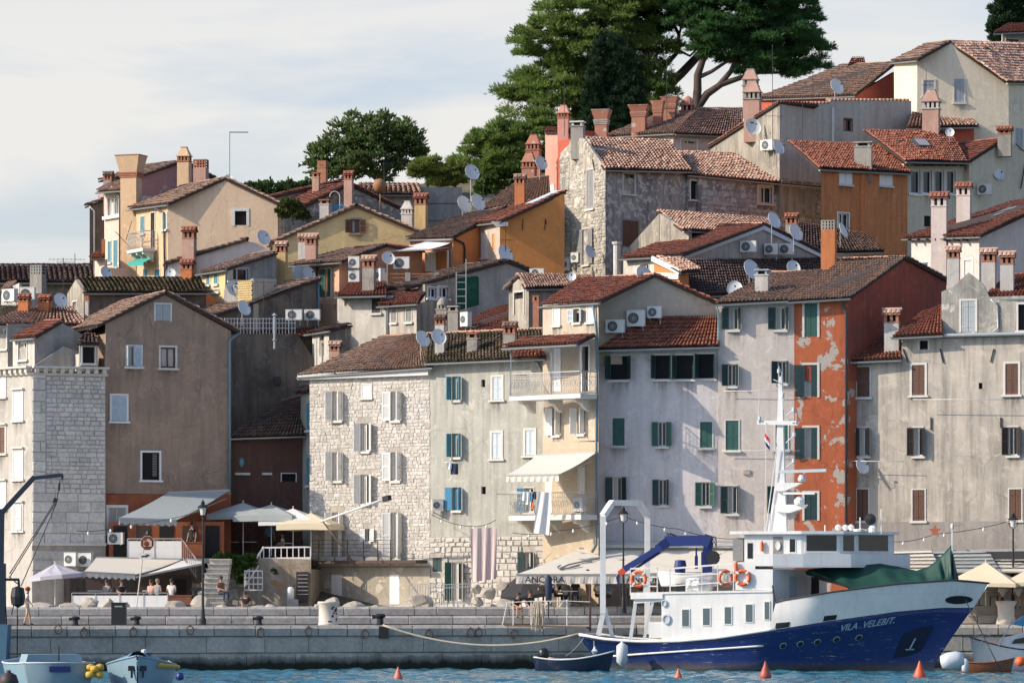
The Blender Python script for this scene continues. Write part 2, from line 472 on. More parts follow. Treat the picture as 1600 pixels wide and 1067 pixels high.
# ------------------------------------------------------------------ shutters and windows
_shc = {}
def shutter_mesh(w, h, style, mat, side):
    key = (round(w,2), round(h,2), style, mat.name, side)
    if key in _shc: return _shc[key]
    mb = MB(); s = side
    def bx(x0, x1, y0, y1, z0, z1):
        a, b = (x0*s, x1*s) if s > 0 else (x1*s, x0*s); mb.box(a, b, y0, y1, z0, z1)
    if style == 'louvre':
        e = min(.07, w*.16)
        bx(0, e, -.02, .02, 0, h); bx(w-e, w, -.02, .02, 0, h)
        for z in ((0, e*1.3), (h-e*1.3, h), (h*.5-e*.5, h*.5+e*.5)): bx(e, w-e, -.019, .019, z[0], z[1])
        n = max(6, min(18, int(h/.085)))
        for i in range(n):
            z = e*1.3 + (h-2.6*e)*(i+.5)/n; k = (h-2.6*e)/n*.62
            a, b = (e*s, (w-e)*s) if s > 0 else ((w-e)*s, e*s)
            mb.add([(a,-.018,z-k),(b,-.018,z-k),(b,.012,z+k*.7),(a,.012,z+k*.7),(a,-.018,z-k+.014),(b,-.018,z-k+.014),(b,.012,z+k*.7+.014),(a,.012,z+k*.7+.014)],
                   [(0,3,2,1),(4,5,6,7),(0,1,5,4),(2,3,7,6)])
    else:
        n = 3 if w > .3 else 2
        for i in range(n): bx(w*i/n+.004, w*(i+1)/n-.004, -.018, .018, 0, h)
        for z in (h*.14, h*.84): bx(.01, w-.01, -.032, -.0185, z-.04, z+.04)
    me = mesh_of('shutter', mb, mat); _shc[key] = me
    return me

def W(x0, y0, x1, y1, sh=None, L=None, Rr=None, style='louvre', sur=.11, surm=None, fr=None, pane='glass', sill=1, lint=0, bars=1):
    return dict(x0=x0, y0=y0, x1=x1, y1=y1, sh=sh, L=L, R=Rr, style=style, sur=sur, surm=surm or M_surround, fr=fr or M_whitew, pane=pane, sill=sill, lint=lint, bars=bars)

def make_window(root, fac, w):
    u0, z0 = fac.uz(w['x0'], w['y1']); u1, z1 = fac.uz(w['x1'], w['y0'])
    wd, h = u1-u0, z1-z0
    wm = fac.mat((u0+u1)/2, z0)
    hw = wd/2
    sb = MB(); s = w['sur']
    isdoor = h > 1.9 * 1.05 and not w['sill']
    if s > 0:
        sb.box(-hw-s, -hw, -.035, .06, -s*.3 if not isdoor else 0, h+s); sb.box(hw, hw+s, -.035, .06, -s*.3 if not isdoor else 0, h+s)
        sb.box(-hw, hw, -.033, .06, h, h+s)
        if w['lint']: sb.box(-hw-s*1.5, hw+s*1.5, -.16, .0, h+s*1.15, h+s*1.9)
    elif not w['sill']:
        sb.box(-hw, hw, -.02, .03, -.03, 0.0)
    if w['sill']:
        sb.box(-hw-s*1.4-.04, hw+s*1.4+.04, -.12, .05, -.13, -s*.3-.003 if s > 0 else -.01)
    o = obj_l('door' if isdoor else 'window', mesh_of('window_surround', sb, w['surm']), root, wm)
    if w['sill'] and h > .7 and random.random() < .7:
        q = MB(); dp = random.uniform(.6, 1.3); q.quad((-hw-s-.12,-.006,-.14-dp),(hw+s+.12,-.006,-.14-dp),(hw+s+.12,-.006,-.12),(-hw-s-.12,-.006,-.12))
        obj_l('stain', mesh_of('stain', q, M_stain), o, wm)
    L, Rr = w['L'], w['R']
    closed = (L == 0 and Rr == 0)
    if not closed or w['style'] == 'louvre':
        if w['pane'] != 'none':
            pb = MB(); pb.quad((-hw,.17,0), (hw,.17,0), (hw,.17,h), (-hw,.17,h))
            pm = {'glass': M_pane, 'dark': M_dark, 'curtain': M_curtain}.get(w['pane'], M_pane)
            obj_l('pane', mesh_of('pane', pb, pm), o, wm)
    if not closed and w['pane'] != 'dark':
        f = min(.07, wd*.12); fb = MB(); y0, y1 = .10, .15
        fb.box(-hw, -hw+f, y0, y1, 0, h); fb.box(hw-f, hw, y0, y1, 0, h); fb.box(-hw+f, hw-f, y0, y1, 0, f); fb.box(-hw+f, hw-f, y0, y1, h-f, h)
        if w['bars']: fb.box(-f*.5, f*.5, y0, y1, f, h-f)
        if w['bars'] > 1: fb.box(-hw+f, hw-f, y0+.003, y1-.003, h*.6, h*.6+f*.6)
        obj_l('frame', mesh_of('frame', fb, w['fr']), o, wm)
        if w['pane'] == 'glass' and wd > .45:       # half-drawn curtain behind the glass, seen at one side
            cb = MB(); cw = wd*.3
            for i in range(4): cb.quad((-hw+f+cw*i/4,.160+.008*(i%2),f), (-hw+f+cw*(i+1)/4,.160+.008*((i+1)%2),f), (-hw+f+cw*(i+1)/4,.160+.008*((i+1)%2),h-f), (-hw+f+cw*i/4,.160+.008*(i%2),h-f))
            obj_l('curtain', mesh_of('curtain', cb, M_curtain), o, wm)
    for ang, side in ((L, 1), (Rr, -1)):
        if ang is None: continue
        me = shutter_mesh((wd/2-.008) if ang < 20 else min(.62, wd*(.74 if ang > 140 else .6)), h-.015, w['style'], w['sh'] or M_greyshut, side)
        yy = .012 if ang < 20 else -.06
        lm = MX.Translation((-hw*side, yy, .006)) @ MX.Rotation(R(-ang*side), 4, 'Z')
        obj_l('shutter', me, o, wm @ lm)
    return (u0, z0, u1, z1)

# ------------------------------------------------------------------ roofs
def tile_quads(eL, eR, rR, rL, w=.2, l=.36, seed=1, h=.095, jit=.012):
    eL, eR, rR, rL = (np.array(p) for p in (eL, eR, rR, rL))
    We = np.linalg.norm(eR-eL); Wr = np.linalg.norm(rR-rL); Lm = (np.linalg.norm(rL-eL)+np.linalg.norm(rR-eR))/2
    nc = max(2, int(max(We, Wr)/w)); nr = max(2, int(Lm/l))
    nrm = np.cross(eR-eL, (rL+rR)/2-(eL+eR)/2); nrm /= np.linalg.norm(nrm)
    if nrm[2] < 0: nrm = -nrm
    rg = np.random.default_rng(seed)
    i = np.arange(nc); j = np.arange(nr)
    I, J = np.meshgrid(i, j, indexing='ij'); I = I.ravel(); J = J.ravel(); N = len(I)
    def bil(a, b):   # a across, b up
        a = a[:, None]; b = b[:, None]
        return (eL*(1-a)+eR*a)*(1-b) + (rL*(1-a)+rR*a)*b
    prof = [(-.5, 0.0), (-.34, .72), (0, 1.0), (.34, .72), (.5, 0.0)]
    verts = np.zeros((N, 10, 3)); sag = rg.normal(0, jit, N); sh = rg.normal(0, .05, N); up = rg.normal(0, jit*1.2, N); up = np.where(rg.random(N) < .05, up - rg.uniform(.1,.4,N), up); ph = rg.uniform(2, 7, 4)
    for e, (b0, lift, wid) in enumerate(((0.0, .045, .86), (1.18, 0.0, .70))):
        for k, (ax, hz) in enumerate(prof):
            a = (I + .5 + ax*wid + sh*.25)/nc
            b = (J + b0 + up*(.8))/nr
            p = bil(a, np.minimum(b, 1.0))
            und = .035*(1+np.sin(a*ph[0]+ph[1])*np.sin(b*ph[2]+ph[3])); verts[:, e*5+k] = p + nrm[None]*(hz*h*(1 if e == 0 else .85) + lift + sag + und)[:, None]
    fb = []
    for k in range(4): fb.append([k, k+1, 5+k+1, 5+k])
    fb.append([0, 1, 3, 4])            # part of the open mouth is closed by mortar
    fb = np.array(fb)
    faces = (fb[None] + (np.arange(N)*10)[:, None, None]).reshape(-1, 4)
    return verts.reshape(-1, 3), faces, nrm
_ridge_me = {}
def ridge_mesh(mat):
    if mat.name in _ridge_me: return _ridge_me[mat.name]
    mb = MB(); n = 5
    vs = []
    for x, r in ((-.21, .13), (.23, .105)):
        for k in range(n+1):
            a = math.pi*k/n; vs.append((x, r*math.cos(a), r*math.sin(a)*.9-.02))
    mb.add(vs, [(k, k+1, n+2+k, n+1+k) for k in range(n)] + [tuple(range(n, -1, -1))])
    me = mesh_of('ridge_tile', mb, mat, False); _ridge_me[mat.name] = me
    return me
def make_roof(root, eL, eR, rR, rL, mat=None, ridge=True, gutter=True, w=.2, l=.36, seed=None, over=0.0, rmat=None, thick=.1, verge=True):
    """eaves left/right, ridge right/left as world points"""
    mat = mat or M_tile_old
    seed = seed if seed is not None else int(abs(eL[0]*97+eL[2]*31)) % 9999
    eL, eR, rR, rL = V(eL), V(eR), V(rR), V(rL)
    nrm = (eR-eL).cross((rL+rR)/2-(eL+eR)/2).normalized()
    if nrm.z < 0: nrm = -nrm
    mb = MB(); q = [eL, eR, rR, rL]; dn = [p - nrm*thick for p in q]
    mb.add(q+dn, [(0,1,2,3),(7,6,5,4),(0,4,5,1),(1,5,6,2),(2,6,7,3),(3,7,4,0)])
    ro = obj('roof', mb, M_under, root)
    v, f, _ = tile_quads(eL, eR, rR, rL, w, l, seed, w*.52)
    np_mesh('roof_tiles', v, f, mat, ro, 'stuff')
    if ridge:
        d = rR-rL; n = max(1, int(d.length/.38)); d.normalize()
        me = ridge_mesh(rmat or mat)
        rot = d.to_track_quat('X', 'Z').to_matrix().to_4x4()
        rr = random.Random(seed)
        for i in range(n):
            p = rL + d*((rR-rL).length*(i+.5)/n) + V((0,0,.05+rr.uniform(-.012,.012)))
            obj_l('ridge_tile', me, ro, MX.Translation(p) @ rot @ MX.Rotation(rr.uniform(-.06,.06), 4, 'Z'))
    if gutter:
        g = MB(); a, b = eL-nrm*.06, eR-nrm*.06
        out = nrm.copy(); out.z = 0; out = out.normalized() if out.length > .01 else V((0,-1,0))
        vs = []
        for p in (a, b):
            for k in range(6):
                t = math.pi*k/5; vs.append(p + out*(.085 - .085*math.cos(t)) - V((0,0,1))*(.085*math.sin(t)))
        g.add(vs, [(k, k+1, 7+k, 6+k) for k in range(5)] + [(5,4,3,2,1,0), (6,7,8,9,10,11)])
        obj('gutter', g, M_gutter, ro)
    return ro

# ------------------------------------------------------------------ houses
ROOFQ = {}
HOUSES = []
class House:
    def __init__(s, label, px, py, Y, group='houses of the old town', name='house', cat='house'):
        s.root = tag(empty(name, P(px, py, Y)), label, cat, group); s.n = 0; s.walls = []; HOUSES.append(s)
    def wall(s, mat, a, b, top, bot, wins=(), depth=5.0, name='wall', sides=True, inset=.2, extra_holes=(), label=None, ext=None):
        f = Fac(a, b)
        tp = [f.uz(*p) for p in top] if isinstance(top, (list, tuple)) else [f.uz(a[0], top), f.uz(b[0], top)]
        z0 = f.uz((a[0]+b[0])/2, bot)[1]
        holes = []
        for w in wins:
            holes.append(make_window(s.root, f, w))
        f.holes = holes; f.top = tp; f.z0 = z0
        s.walls.append(dict(f=f, a=a, b=b, holes=holes+list(extra_holes), inset=inset, depth=depth, sides=sides, mat=mat, name=name, label=label, ext=ext))
        return f
    def finish(s):
        for p in s.walls:
            for q in s.walls:
                if p is not q and abs(p['b'][0]-q['a'][0]) < 1.5 and abs(p['b'][1]-q['a'][1]) < .3 and p['f'].t.cross(q['f'].t).z > .2:
                    p['ext'] = q['f'].t.copy(); q['ext'] = -p['f'].t
                    p['depth'] = min(p['depth'], q['f'].L-.06); q['depth'] = min(q['depth'], p['f'].L-.06)
        for p in s.walls:
            mb = MB(); f = p['f']; wall_mesh(mb, f, f.top, f.z0, p['holes'], p['inset'], p['depth'], p['sides'], p['ext'])
            obj(p['name'], mb, p['mat'], s.root, label=p['label'])
    def roof(s, eL, eR, rR, rL, mat=None, **k):
        return make_roof(s.root, P(*eL), P(*eR), P(*rR), P(*rL), mat, **k)
    def gable(s, f, eL, pk, eR, depth, mat=None, over=.18, lift=.06, left=True, right=True, ridge=True, **k):
        """two slopes behind a gable drawn on facade f, ridge running straight back"""
        a, p, b = (f.pt(*q, over) + V((0,0,lift)) for q in (eL, pk, eR))
        bk = -f.n*depth
        if left: make_roof(s.root, a+bk, a, p, p+bk, mat, ridge=ridge, gutter=False, **k)
        if right: make_roof(s.root, b, b+bk, p+bk, p, mat, ridge=False, gutter=False, **k)
    def pipe(s, pts, r=.05, mat=None, name='drainpipe'):
        mb = MB(); mb.tube(pts, r, 8); return obj(name, mb, mat or M_pipe, s.root, True)

def chimney(h, px, yb, yt, wpx, Y, style='tile', mat=None, cap=None, rot=-14, tm=None, dr=.8, sink=.9):
    """chimney as a part of house h; the cap is its sub-part"""
    mat = mat or plaster('chimney_plaster', (.50,.46,.41), (.25,.22,.19), .6)
    z0, z1 = zof(yb, Y)-sink, zof(yt, Y); w = wpx*Y/F/1.22; d = w*dr; x = xof(px, Y)
    wm = MX.Translation((x, Y, z0)) @ MX.Rotation(R(rot), 4, 'Z')
    H = z1-z0; hw, hd = w/2, d/2
    cap = cap or M_brick; tm = tm or M_tile_old
    def fr(mb, a, b, za, zb, wa=1, wb=1):
        mb.add([(-hw*wa,-hd*wa,za),(hw*wa,-hd*wa,za),(hw*wa,hd*wa,za),(-hw*wa,hd*wa,za),(-hw*wb,-hd*wb,zb),(hw*wb,-hd*wb,zb),(hw*wb,hd*wb,zb),(-hw*wb,hd*wb,zb)],
               [(0,3,2,1),(4,5,6,7),(0,1,5,4),(1,2,6,5),(2,3,7,6),(3,0,4,7)])
    body = MB(); cp = MB(); tiles = None; core = MB()
    vis = z1 - zof(yb, Y)
    if style == 'tile':
        th = min(w*.32, vis*.22); oh = min(w*.55, vis*.25); hb = H-th-oh
        fr(body, 0, 0, 0, hb)
        fr(cp, 0, 0, hb, hb+.06, 1.09, 1.09)
        for sx in (-1, 0, 1):
            for sy in (-1, 1):
                pw = w*.10; cx = sx*(hw-pw); cy = sy*(hd-pw)
                cp.box(cx-pw, cx+pw, cy-pw, cy+pw, hb+.06, hb+oh)
        cp.box(-hw+.02, -hw+w*.18, -pw*.8, pw*.8, hb+.06, hb+oh)
        core.box(-hw*.55, hw*.55, -hd*.4, hd*.4, hb+.05, hb+oh-.01)
        fr(cp, 0, 0, hb+oh, hb+oh+.05, 1.12, 1.12)
        zt = hb+oh+.05; ow, od = hw*1.28, hd*1.35
        tiles = MB()
        cp.add([(-hw,-hd*1.1,zt),(-hw,hd*1.1,zt),(-hw,0,zt+th*.8),(hw,-hd*1.1,zt),(hw,hd*1.1,zt),(hw,0,zt+th*.8)], [(0,2,1),(3,4,5)])
        for sy in (-1, 1):
            n = max(3, int(2*ow/.19))
            for i in range(n):
                xa = -ow + 2*ow*(i+.5)/n; rr_ = ow/n*.95
                pts = [(0, zt+th), (sy*od, zt-.02)]
                vs = []
                for (yy, zz) in pts:
                    for k in range(5):
                        t = math.pi*k/4; vs.append((xa+rr_*math.cos(t), yy, zz+rr_*math.sin(t)*.7))
                tiles.add(vs, [(k, k+1, 6+k, 5+k) for k in range(4)])
                tiles.add([(xa-rr_, pts[0][0], pts[0][1]-.03), (xa+rr_, pts[0][0], pts[0][1]-.03), (xa+rr_, pts[1][0], pts[1][1]-.03), (xa-rr_, pts[1][0], pts[1][1]-.03)], [(0,1,2,3)])
        tiles.tube([(-ow-.03,0,zt+th+.02),(ow+.03,0,zt+th+.02)], .075, 7)
    elif style == 'flare':
        fh = min(vis*.42, w*1.1); hb = H-fh
        fr(body, 0, 0, 0, hb*.985)
        for i in range(3): fr(cp, 0, 0, hb-.22+i*.11, hb-.12+i*.11, 1.10+.07*i, 1.10+.07*i)
        fr(body, 0, 0, hb+.1, H-.05, 1.08, 1.5); fr(cp, 0, 0, H-.05, H, 1.56, 1.56)
    elif style == 'pyr':
        th = min(w*.8, vis*.34); oh = min(w*.45, vis*.22); hb = H-th-oh
        fr(body, 0, 0, 0, hb); fr(cp, 0, 0, hb, hb+.07, 1.14, 1.14)
        for sx in (-1, -.33, .33, 1):
            for sy in (-1, 1):
                pw = w*.075; cx = sx*(hw-pw); cy = sy*(hd-pw); cp.box(cx-pw, cx+pw, cy-pw, cy+pw, hb+.07, hb+oh)
        cp.box(-hw, -hw+.1, -.05, .05, hb+.07, hb+oh)
        core.box(-hw*.6, hw*.6, -hd*.5, hd*.5, hb+.06, hb+oh)
        fr(body, 0, 0, hb+oh, hb+oh+.06, 1.18, 1.18); fr(body, 0, 0, hb+oh+.06, H-.04, 1.06, .46); fr(cp, 0, 0, H-.04, H, .54, .54)
    elif style == 'dome':
        oh = w*.45; th = w*.7; hb = H-th-oh
        fr(body, 0, 0, 0, hb); fr(cp, 0, 0, hb, hb+.07, 1.12, 1.12)
        for k in range(8):
            a = 2*math.pi*k/8; cx, cy = hw*.85*math.cos(a), hd*.85*math.sin(a); cp.box(cx-.05, cx+.05, cy-.05, cy+.05, hb+.07, hb+oh)
        core.box(-hw*.5, hw*.5, -hd*.5, hd*.5, hb+.06, hb+oh)
        body.lathe([(hw*1.02, hb+oh), (hw*1.0, hb+oh+.08), (hw*.86, hb+oh+th*.45), (hw*.5, hb+oh+th*.8), (hw*.1, H)], n=12)
    elif style == 'slab':
        hb = H-.28
        fr(body, 0, 0, 0, hb); fr(body, 0, 0, hb-.06, hb+.02, 1.12, 1.12)
        for sx in (-1, 1):
            for sy in (-1, 1): cp.box(sx*hw*.7-.06, sx*hw*.7+.06, sy*hd*.7-.06, sy*hd*.7+.06, hb+.02, hb+.2)
        core.box(-hw*.5, hw*.5, -hd*.5, hd*.5, hb+.02, hb+.19)
        cp.box(-hw*1.15, hw*1.15, -hd*1.2, hd*1.2, hb+.2, H)
    else:   # open block with vent holes
        fr(body, 0, 0, 0, H-.5)
        k = 4
        for r_ in range(3):
            zz = H-.5+r_*.17
            cp.box(-hw, hw, -hd, hd, zz+.11, zz+.17)
            for i in range(k+1):
                cx = -hw+.05+(w-.1)*i/k
                for sy in (-1, 1): cp.box(cx-.05, cx+.05, sy*(hd-.05)-.05, sy*(hd-.05)+.05, zz, zz+.11)
        core.box(-hw*.6, hw*.6, -hd*.5, hd*.5, H-.5, H-.05)
    o = obj_l('chimney', mesh_of('chimney', body, mat), h.root, wm)
    obj_l('chimney_cap', mesh_of('chimney_cap', cp, cap), o, wm)
    if tiles: obj_l('cap_tiles', mesh_of('cap_tiles', tiles, tm), o, wm)
    if core.v: obj_l('flue', mesh_of('flue', core, M_dark), o, wm)
    return o

# ------------------------------------------------------------------ stones set in a wall
def stone_shape(rr, wd, ht, pr, jit):
    b = min(.035, wd*.14, ht*.16)
    def j(): return rr.uniform(-jit, jit)
    back = [(-wd/2+j(), 0, -ht/2+j()), (wd/2+j(), 0, -ht/2+j()), (wd/2+j(), 0, ht/2+j()), (-wd/2+j(), 0, ht/2+j())]
    fr = [(x + (b if x < 0 else -b), -pr+rr.uniform(-.012,.012), z + (b if z < 0 else -b)) for x, _, z in back]
    return back+fr, [(4,5,6,7), (0,1,5,4), (1,2,6,5), (2,3,7,6), (3,0,4,7)]
def stones(root, fac, x0, y0, x1, y1, course, length, mat, pr=.045, jit=.012, parts=False, holes=(), seed=3, gap=.018, wall=None, clip=None, quoin=0):
    """coursed stones over a photo rectangle of the facade; parts=True makes each one an object"""
    rr = random.Random(seed)
    ua, zb = fac.uz(x0, y1); ub, _ = fac.uz(x1, y1); zt = fac.uz(x0, y0)[1]
    z = zb; big = MB(); lib = []
    while z < zt - course*.3:
        ch = min(course*rr.uniform(.82, 1.2), zt-z); u = ua
        while u < ub-.02:
            ln = min(length*rr.uniform(.6, 1.5), ub-u)
            if ub-u-ln < length*.35: ln = ub-u
            uc, zc = u+ln/2, z+ch/2; u += ln
            if any(h[0]-.14 < uc+ln/2 and uc-ln/2 < h[2]+.14 and h[1]-.16 < zc+ch*.4 and zc-ch*.4 < h[3]+.16 for h in holes):
                # keep the piece only as far as the opening's surround
                hh = [h for h in holes if h[0]-.14 < uc+ln/2 and uc-ln/2 < h[2]+.14 and h[1]-.16 < zc+ch*.4 and zc-ch*.4 < h[3]+.16][0]
                l_, r_ = uc-ln/2, uc+ln/2
                if l_ < hh[0]-.14 - .08: r_ = hh[0]-.14
                elif r_ > hh[2]+.14 + .08: l_ = hh[2]+.14
                else: continue
                uc, ln_ = (l_+r_)/2, r_-l_
            else: ln_ = ln
            if clip and not clip(uc, zc): continue
            vs, fs = stone_shape(rr, max(.05, ln_-gap), max(.05, ch-gap), pr*rr.uniform(.6, 1.3), jit)
            wm = fac.mat(uc, zc, .002)
            if parts:
                mb = MB().add(vs, fs)
                obj_l('stone', mesh_of('stone', mb, mat), root, wm)
            else:
                big.add([wm @ V(p) for p in vs], fs)
        z += ch
    if not parts and big.v:
        o = obj('stonework', big, mat, root); o['kind'] = 'stuff'
        return o

# ------------------------------------------------------------------ fittings
M_dish = plain('dish_enamel', (.62,.65,.67), .5, 0, .08, 4)
M_dishw = plain('white_dish_enamel', (.68,.68,.66), .45, 0, .08, 4)
M_ac = plain('white_ac_casing', (.66,.66,.63), .5, 0, .08, 6)
M_acg = plain('dark_fan_grille', (.03,.033,.035), .6)
M_label_dark = plain('dark_print', (.03,.03,.035), .6)
def dish(label, px, py, wpx, hpx, Y, az=None, el=22, pole=.7, mat=None, group='satellite dishes on the roofs', logo=False):
    r = hpx/2*Y/F*1.04; mat = mat or M_dish
    ratio = max(.3, min(1, wpx/hpx))
    az = az if az is not None else math.degrees(math.acos(ratio))*.9
    c = P(px, py, Y)
    root = tag(empty('satellite_dish', c - V((0,0,pole))), label, 'satellite dish', group)
    rot = MX.Rotation(R(az), 4, 'Z') @ MX.Rotation(R(90-el), 4, 'X')   # bowl axis (local +z) turns to the camera side (-y)
    wm = MX.Translation(c) @ rot
    b = MB(); d = r*.17
    prof = [(0.001, -d), (r*.35, -d*.88), (r*.7, -d*.5), (r*.98, 0), (r, .015), (r, -.012), (r*.7, -d*.5-.03), (r*.3, -d*.9-.03), (.001, -d-.03)]
    b.lathe(prof, n=20, cap=False, sx=.92)
    obj_l('reflector', mesh_of('reflector', b, mat, True), root, wm)
    a = MB(); a.tube([(0, -r*.95, 0), (0, -r*.75, r*.5), (0, -r*.12, r*.72)], .014, 6)
    obj_l('feed_arm', mesh_of('feed_arm', a, M_rail), root, wm)
    q = MB(); q.lathe([(.03, 0), (.045, .04), (.045, .12), (.025, .14)], (0, -r*.1, r*.66), 8)
    obj_l('receiver', mesh_of('receiver', q, M_acg), root, wm)
    if logo:
        lg = MB()
        for i in range(3): lg.box(-r*.2+i*r*.13, -r*.2+i*r*.13+r*.09, r*.42, r*.62, -d*.55, -d*.5)
        obj_l('logo', mesh_of('logo', lg, M_label_dark), root, wm)
    m = MB(); bk = rot @ V((0, 0, -d-.02)); p0 = c+bk; p1 = p0 + (rot @ V((0,0,-.12)))
    m.tube([p0, p1, V((p1.x, p1.y, c.z-.05)), V((p1.x, p1.y, c.z-pole-.25))], .025, 6)
    obj('mast', m, M_rail, root)
    return root
def aircon(label, x0, y0, x1, y1, Y, rot=-16, group='air conditioner units', stand=True, mat=None):
    z0, z1 = zof(y1, Y), zof(y0, Y); w = (x1-x0)*Y/F*1.02; h = z1-z0; d = .3; px = (x0+x1)/2
    wm = MX.Translation((xof(px, Y), Y, z0)) @ MX.Rotation(R(rot), 4, 'Z')
    root = empty('air_conditioner', (xof(px, Y), Y, z0), R(rot)); tag(root, label, 'air conditioner', group)
    b = MB(); b.box(-w/2, w/2, -d/2, d/2, 0, h); b.box(-w/2-.01, w/2+.01, -d/2-.01, d/2+.01, h-.03, h+.01)
    obj_l('casing', mesh_of('casing', b, mat or M_ac), root, wm)
    g = MB(); r = min(h*.40, w*.3); cx = -w*.12
    T = MX.Rotation(R(90), 4, 'X')
    g.lathe([(.001, .0), (r, .0), (r, .012)], (cx, -d/2-.003, h*.5), 18, T)
    obj_l('fan_grille', mesh_of('fan_grille', g, M_acg), root, wm)
    ring = MB(); n = 18
    for rr_ in (1.0, .62, .3):
        for k in range(n):
            a0, a1 = 2*math.pi*k/n, 2*math.pi*(k+1)/n
            ring.bar((cx+r*rr_*math.cos(a0), -d/2-.018, h*.5+r*rr_*math.sin(a0)), (cx+r*rr_*math.cos(a1), -d/2-.018, h*.5+r*rr_*math.sin(a1)), .008)
    for k in range(6):
        a0 = math.pi*k/6
        ring.bar((cx-r*math.cos(a0), -d/2-.018, h*.5-r*math.sin(a0)), (cx+r*math.cos(a0), -d/2-.018, h*.5+r*math.sin(a0)), .010)
    obj_l('fan_guard', mesh_of('fan_guard', ring, M_gutter), root, wm)
    if stand:
        s = MB()
        for sx in (-1, 1):
            s.box(sx*w*.35-.02, sx*w*.35+.02, -d/2, d/2+.35, -.05, 0); s.box(sx*w*.35-.02, sx*w*.35+.02, d/2-.02, d/2+.02, -.3, -.05)
        obj_l('bracket', mesh_of('bracket', s, M_rail), root, wm)
    return root
def antenna(label, px, yb, yt, Y, rods=((.9, 8, 1.2),), group='television antennas', r=.02, mat=None):
    b = P(px, yb, Y); t = P(px, yt, Y); root = tag(empty('tv_antenna', b), label, 'antenna', group)
    m = MB(); m.tube([b - V((0,0,.3)), t], r, 6); obj('pole', m, mat or M_iron, root)
    for f_, n, ln in rods:
        m = MB(); z = b.z + (t.z-b.z)*f_; c = V((b.x, Y-.04, z)); m.tube([c - V((ln*.4,0,0)), c + V((ln*.6,.1,0))], .011, 5)
        for k in range(n):
            p = c + V((-ln*.4 + ln*k/max(1,n-1), .1*k/max(1,n-1), 0)); q = .28 - .015*k
            m.tube([p - V((0, q*.5, q*.35)), p + V((0, q*.5, q*.35))], .007, 4)
        obj('aerial', m, mat or M_iron, root)
    return root
# ------------------------------------------------------------------ terrain, sea, quay
def knots(x, ks):
    return np.interp(x, [k[0] for k in ks], [k[1] for k in ks])
def terrain():
    xs = np.concatenate([np.linspace(-900, -80, 14), np.linspace(-70, 70, 57), np.linspace(80, 900, 14)])
    ys = np.concatenate([np.linspace(209, 330, 62), np.linspace(340, 900, 18)])
    X, Y = np.meshgrid(xs, ys, indexing='xy')
    base = knots(Y, [(209, 2.6), (218, 2.7), (226, 5.5), (236, 9), (248, 13), (258, 18), (270, 24), (285, 30.5), (300, 34), (330, 35), (420, 20), (520, 0), (900, -6)])
    fx = knots(X, [(-900, -.2), (-160, .0), (-60, .35), (-34, .62), (-14, .95), (10, 1.0), (40, 1.06), (120, .9), (300, .2), (900, -.2)])
    Z = np.where(base > 2.7, 2.7 + (base-2.7)*fx, base)
    Z += .25*np.sin(X*.31+Y*.17) * (base > 5)
    v = np.stack([X.ravel(), Y.ravel(), Z.ravel()], 1)
    nx, ny = len(xs), len(ys)
    i, j = np.meshgrid(np.arange(nx-1), np.arange(ny-1), indexing='xy')
    a = (j*nx+i).ravel()
    f = np.stack([a, a+1, a+nx+1, a+nx], 1)
    m, n, b = _new('earth_and_scrub')
    p = _pos(n)
    c = _mix(n, _ramp(n, _noise(n, p, .5, 6), [(.4, 0), (.6, 1)]), (.06,.075,.03), (.16,.13,.09))
    n.links.new(c, b.inputs['Base Color']); b.inputs['Roughness'].default_value = 1
    _bump(n, b, _noise(n, p, 3, 6), .6, .1)
    np_mesh('terrain', v, f, m, None, 'structure', True)
terrain()

def sea():
    xs = np.concatenate([np.array([-6000, -2000, -600, -200, -90]), np.linspace(-42, 42, 561), np.array([90, 200, 600, 2000, 6000])])
    ys = np.concatenate([np.array([-6000, -1000, -200, 0, 80, 130]), np.linspace(158, 207, 230), np.array([215, 260, 400, 900, 2500, 8000])])
    X, Y = np.meshgrid(xs, ys, indexing='xy')
    r = np.random.default_rng(5); Z = np.zeros_like(X)
    for k in range(46):
        lam = r.uniform(.35, 2.6); th = r.normal(R(96), .55); ph = r.uniform(0, 6.28)
        k_ = 2*math.pi/lam; a = .0075*lam**.75
        w = np.sin((X*math.cos(th)+Y*math.sin(th))*k_ + ph + .8*np.sin(X*.21+k)+.8*np.sin(Y*.17+k*2))
        Z += a*(1-np.abs(w))*2 - a if k % 3 == 0 else a*w
    inside = ((np.abs(X) < 42.5) & (Y > 157) & (Y < 208))
    Z = np.where(inside, Z, -.05)
    v = np.stack([X.ravel(), Y.ravel(), Z.ravel()], 1); nx, ny = len(xs), len(ys)
    i, j = np.meshgrid(np.arange(nx-1), np.arange(ny-1), indexing='xy'); a = (j*nx+i).ravel()
    f = np.stack([a, a+1, a+nx+1, a+nx], 1)
    m, n, b = _new('sea_water')
    p = _pos(n, (1, .6, 1))
    c = _mix(n, _ramp(n, _noise(n, p, 1.1, 5), [(.35, 0), (.65, 1)]), (.025,.115,.175), (.055,.185,.25))
    n.links.new(c, b.inputs['Base Color']); b.inputs['Roughness'].default_value = .09
    b.inputs['IOR'].default_value = 1.33
    _bump(n, b, _noise(n, p, 6, 5, .6), .35, .03)
    np_mesh('sea', v, f, m, None, 'structure', True)
sea()

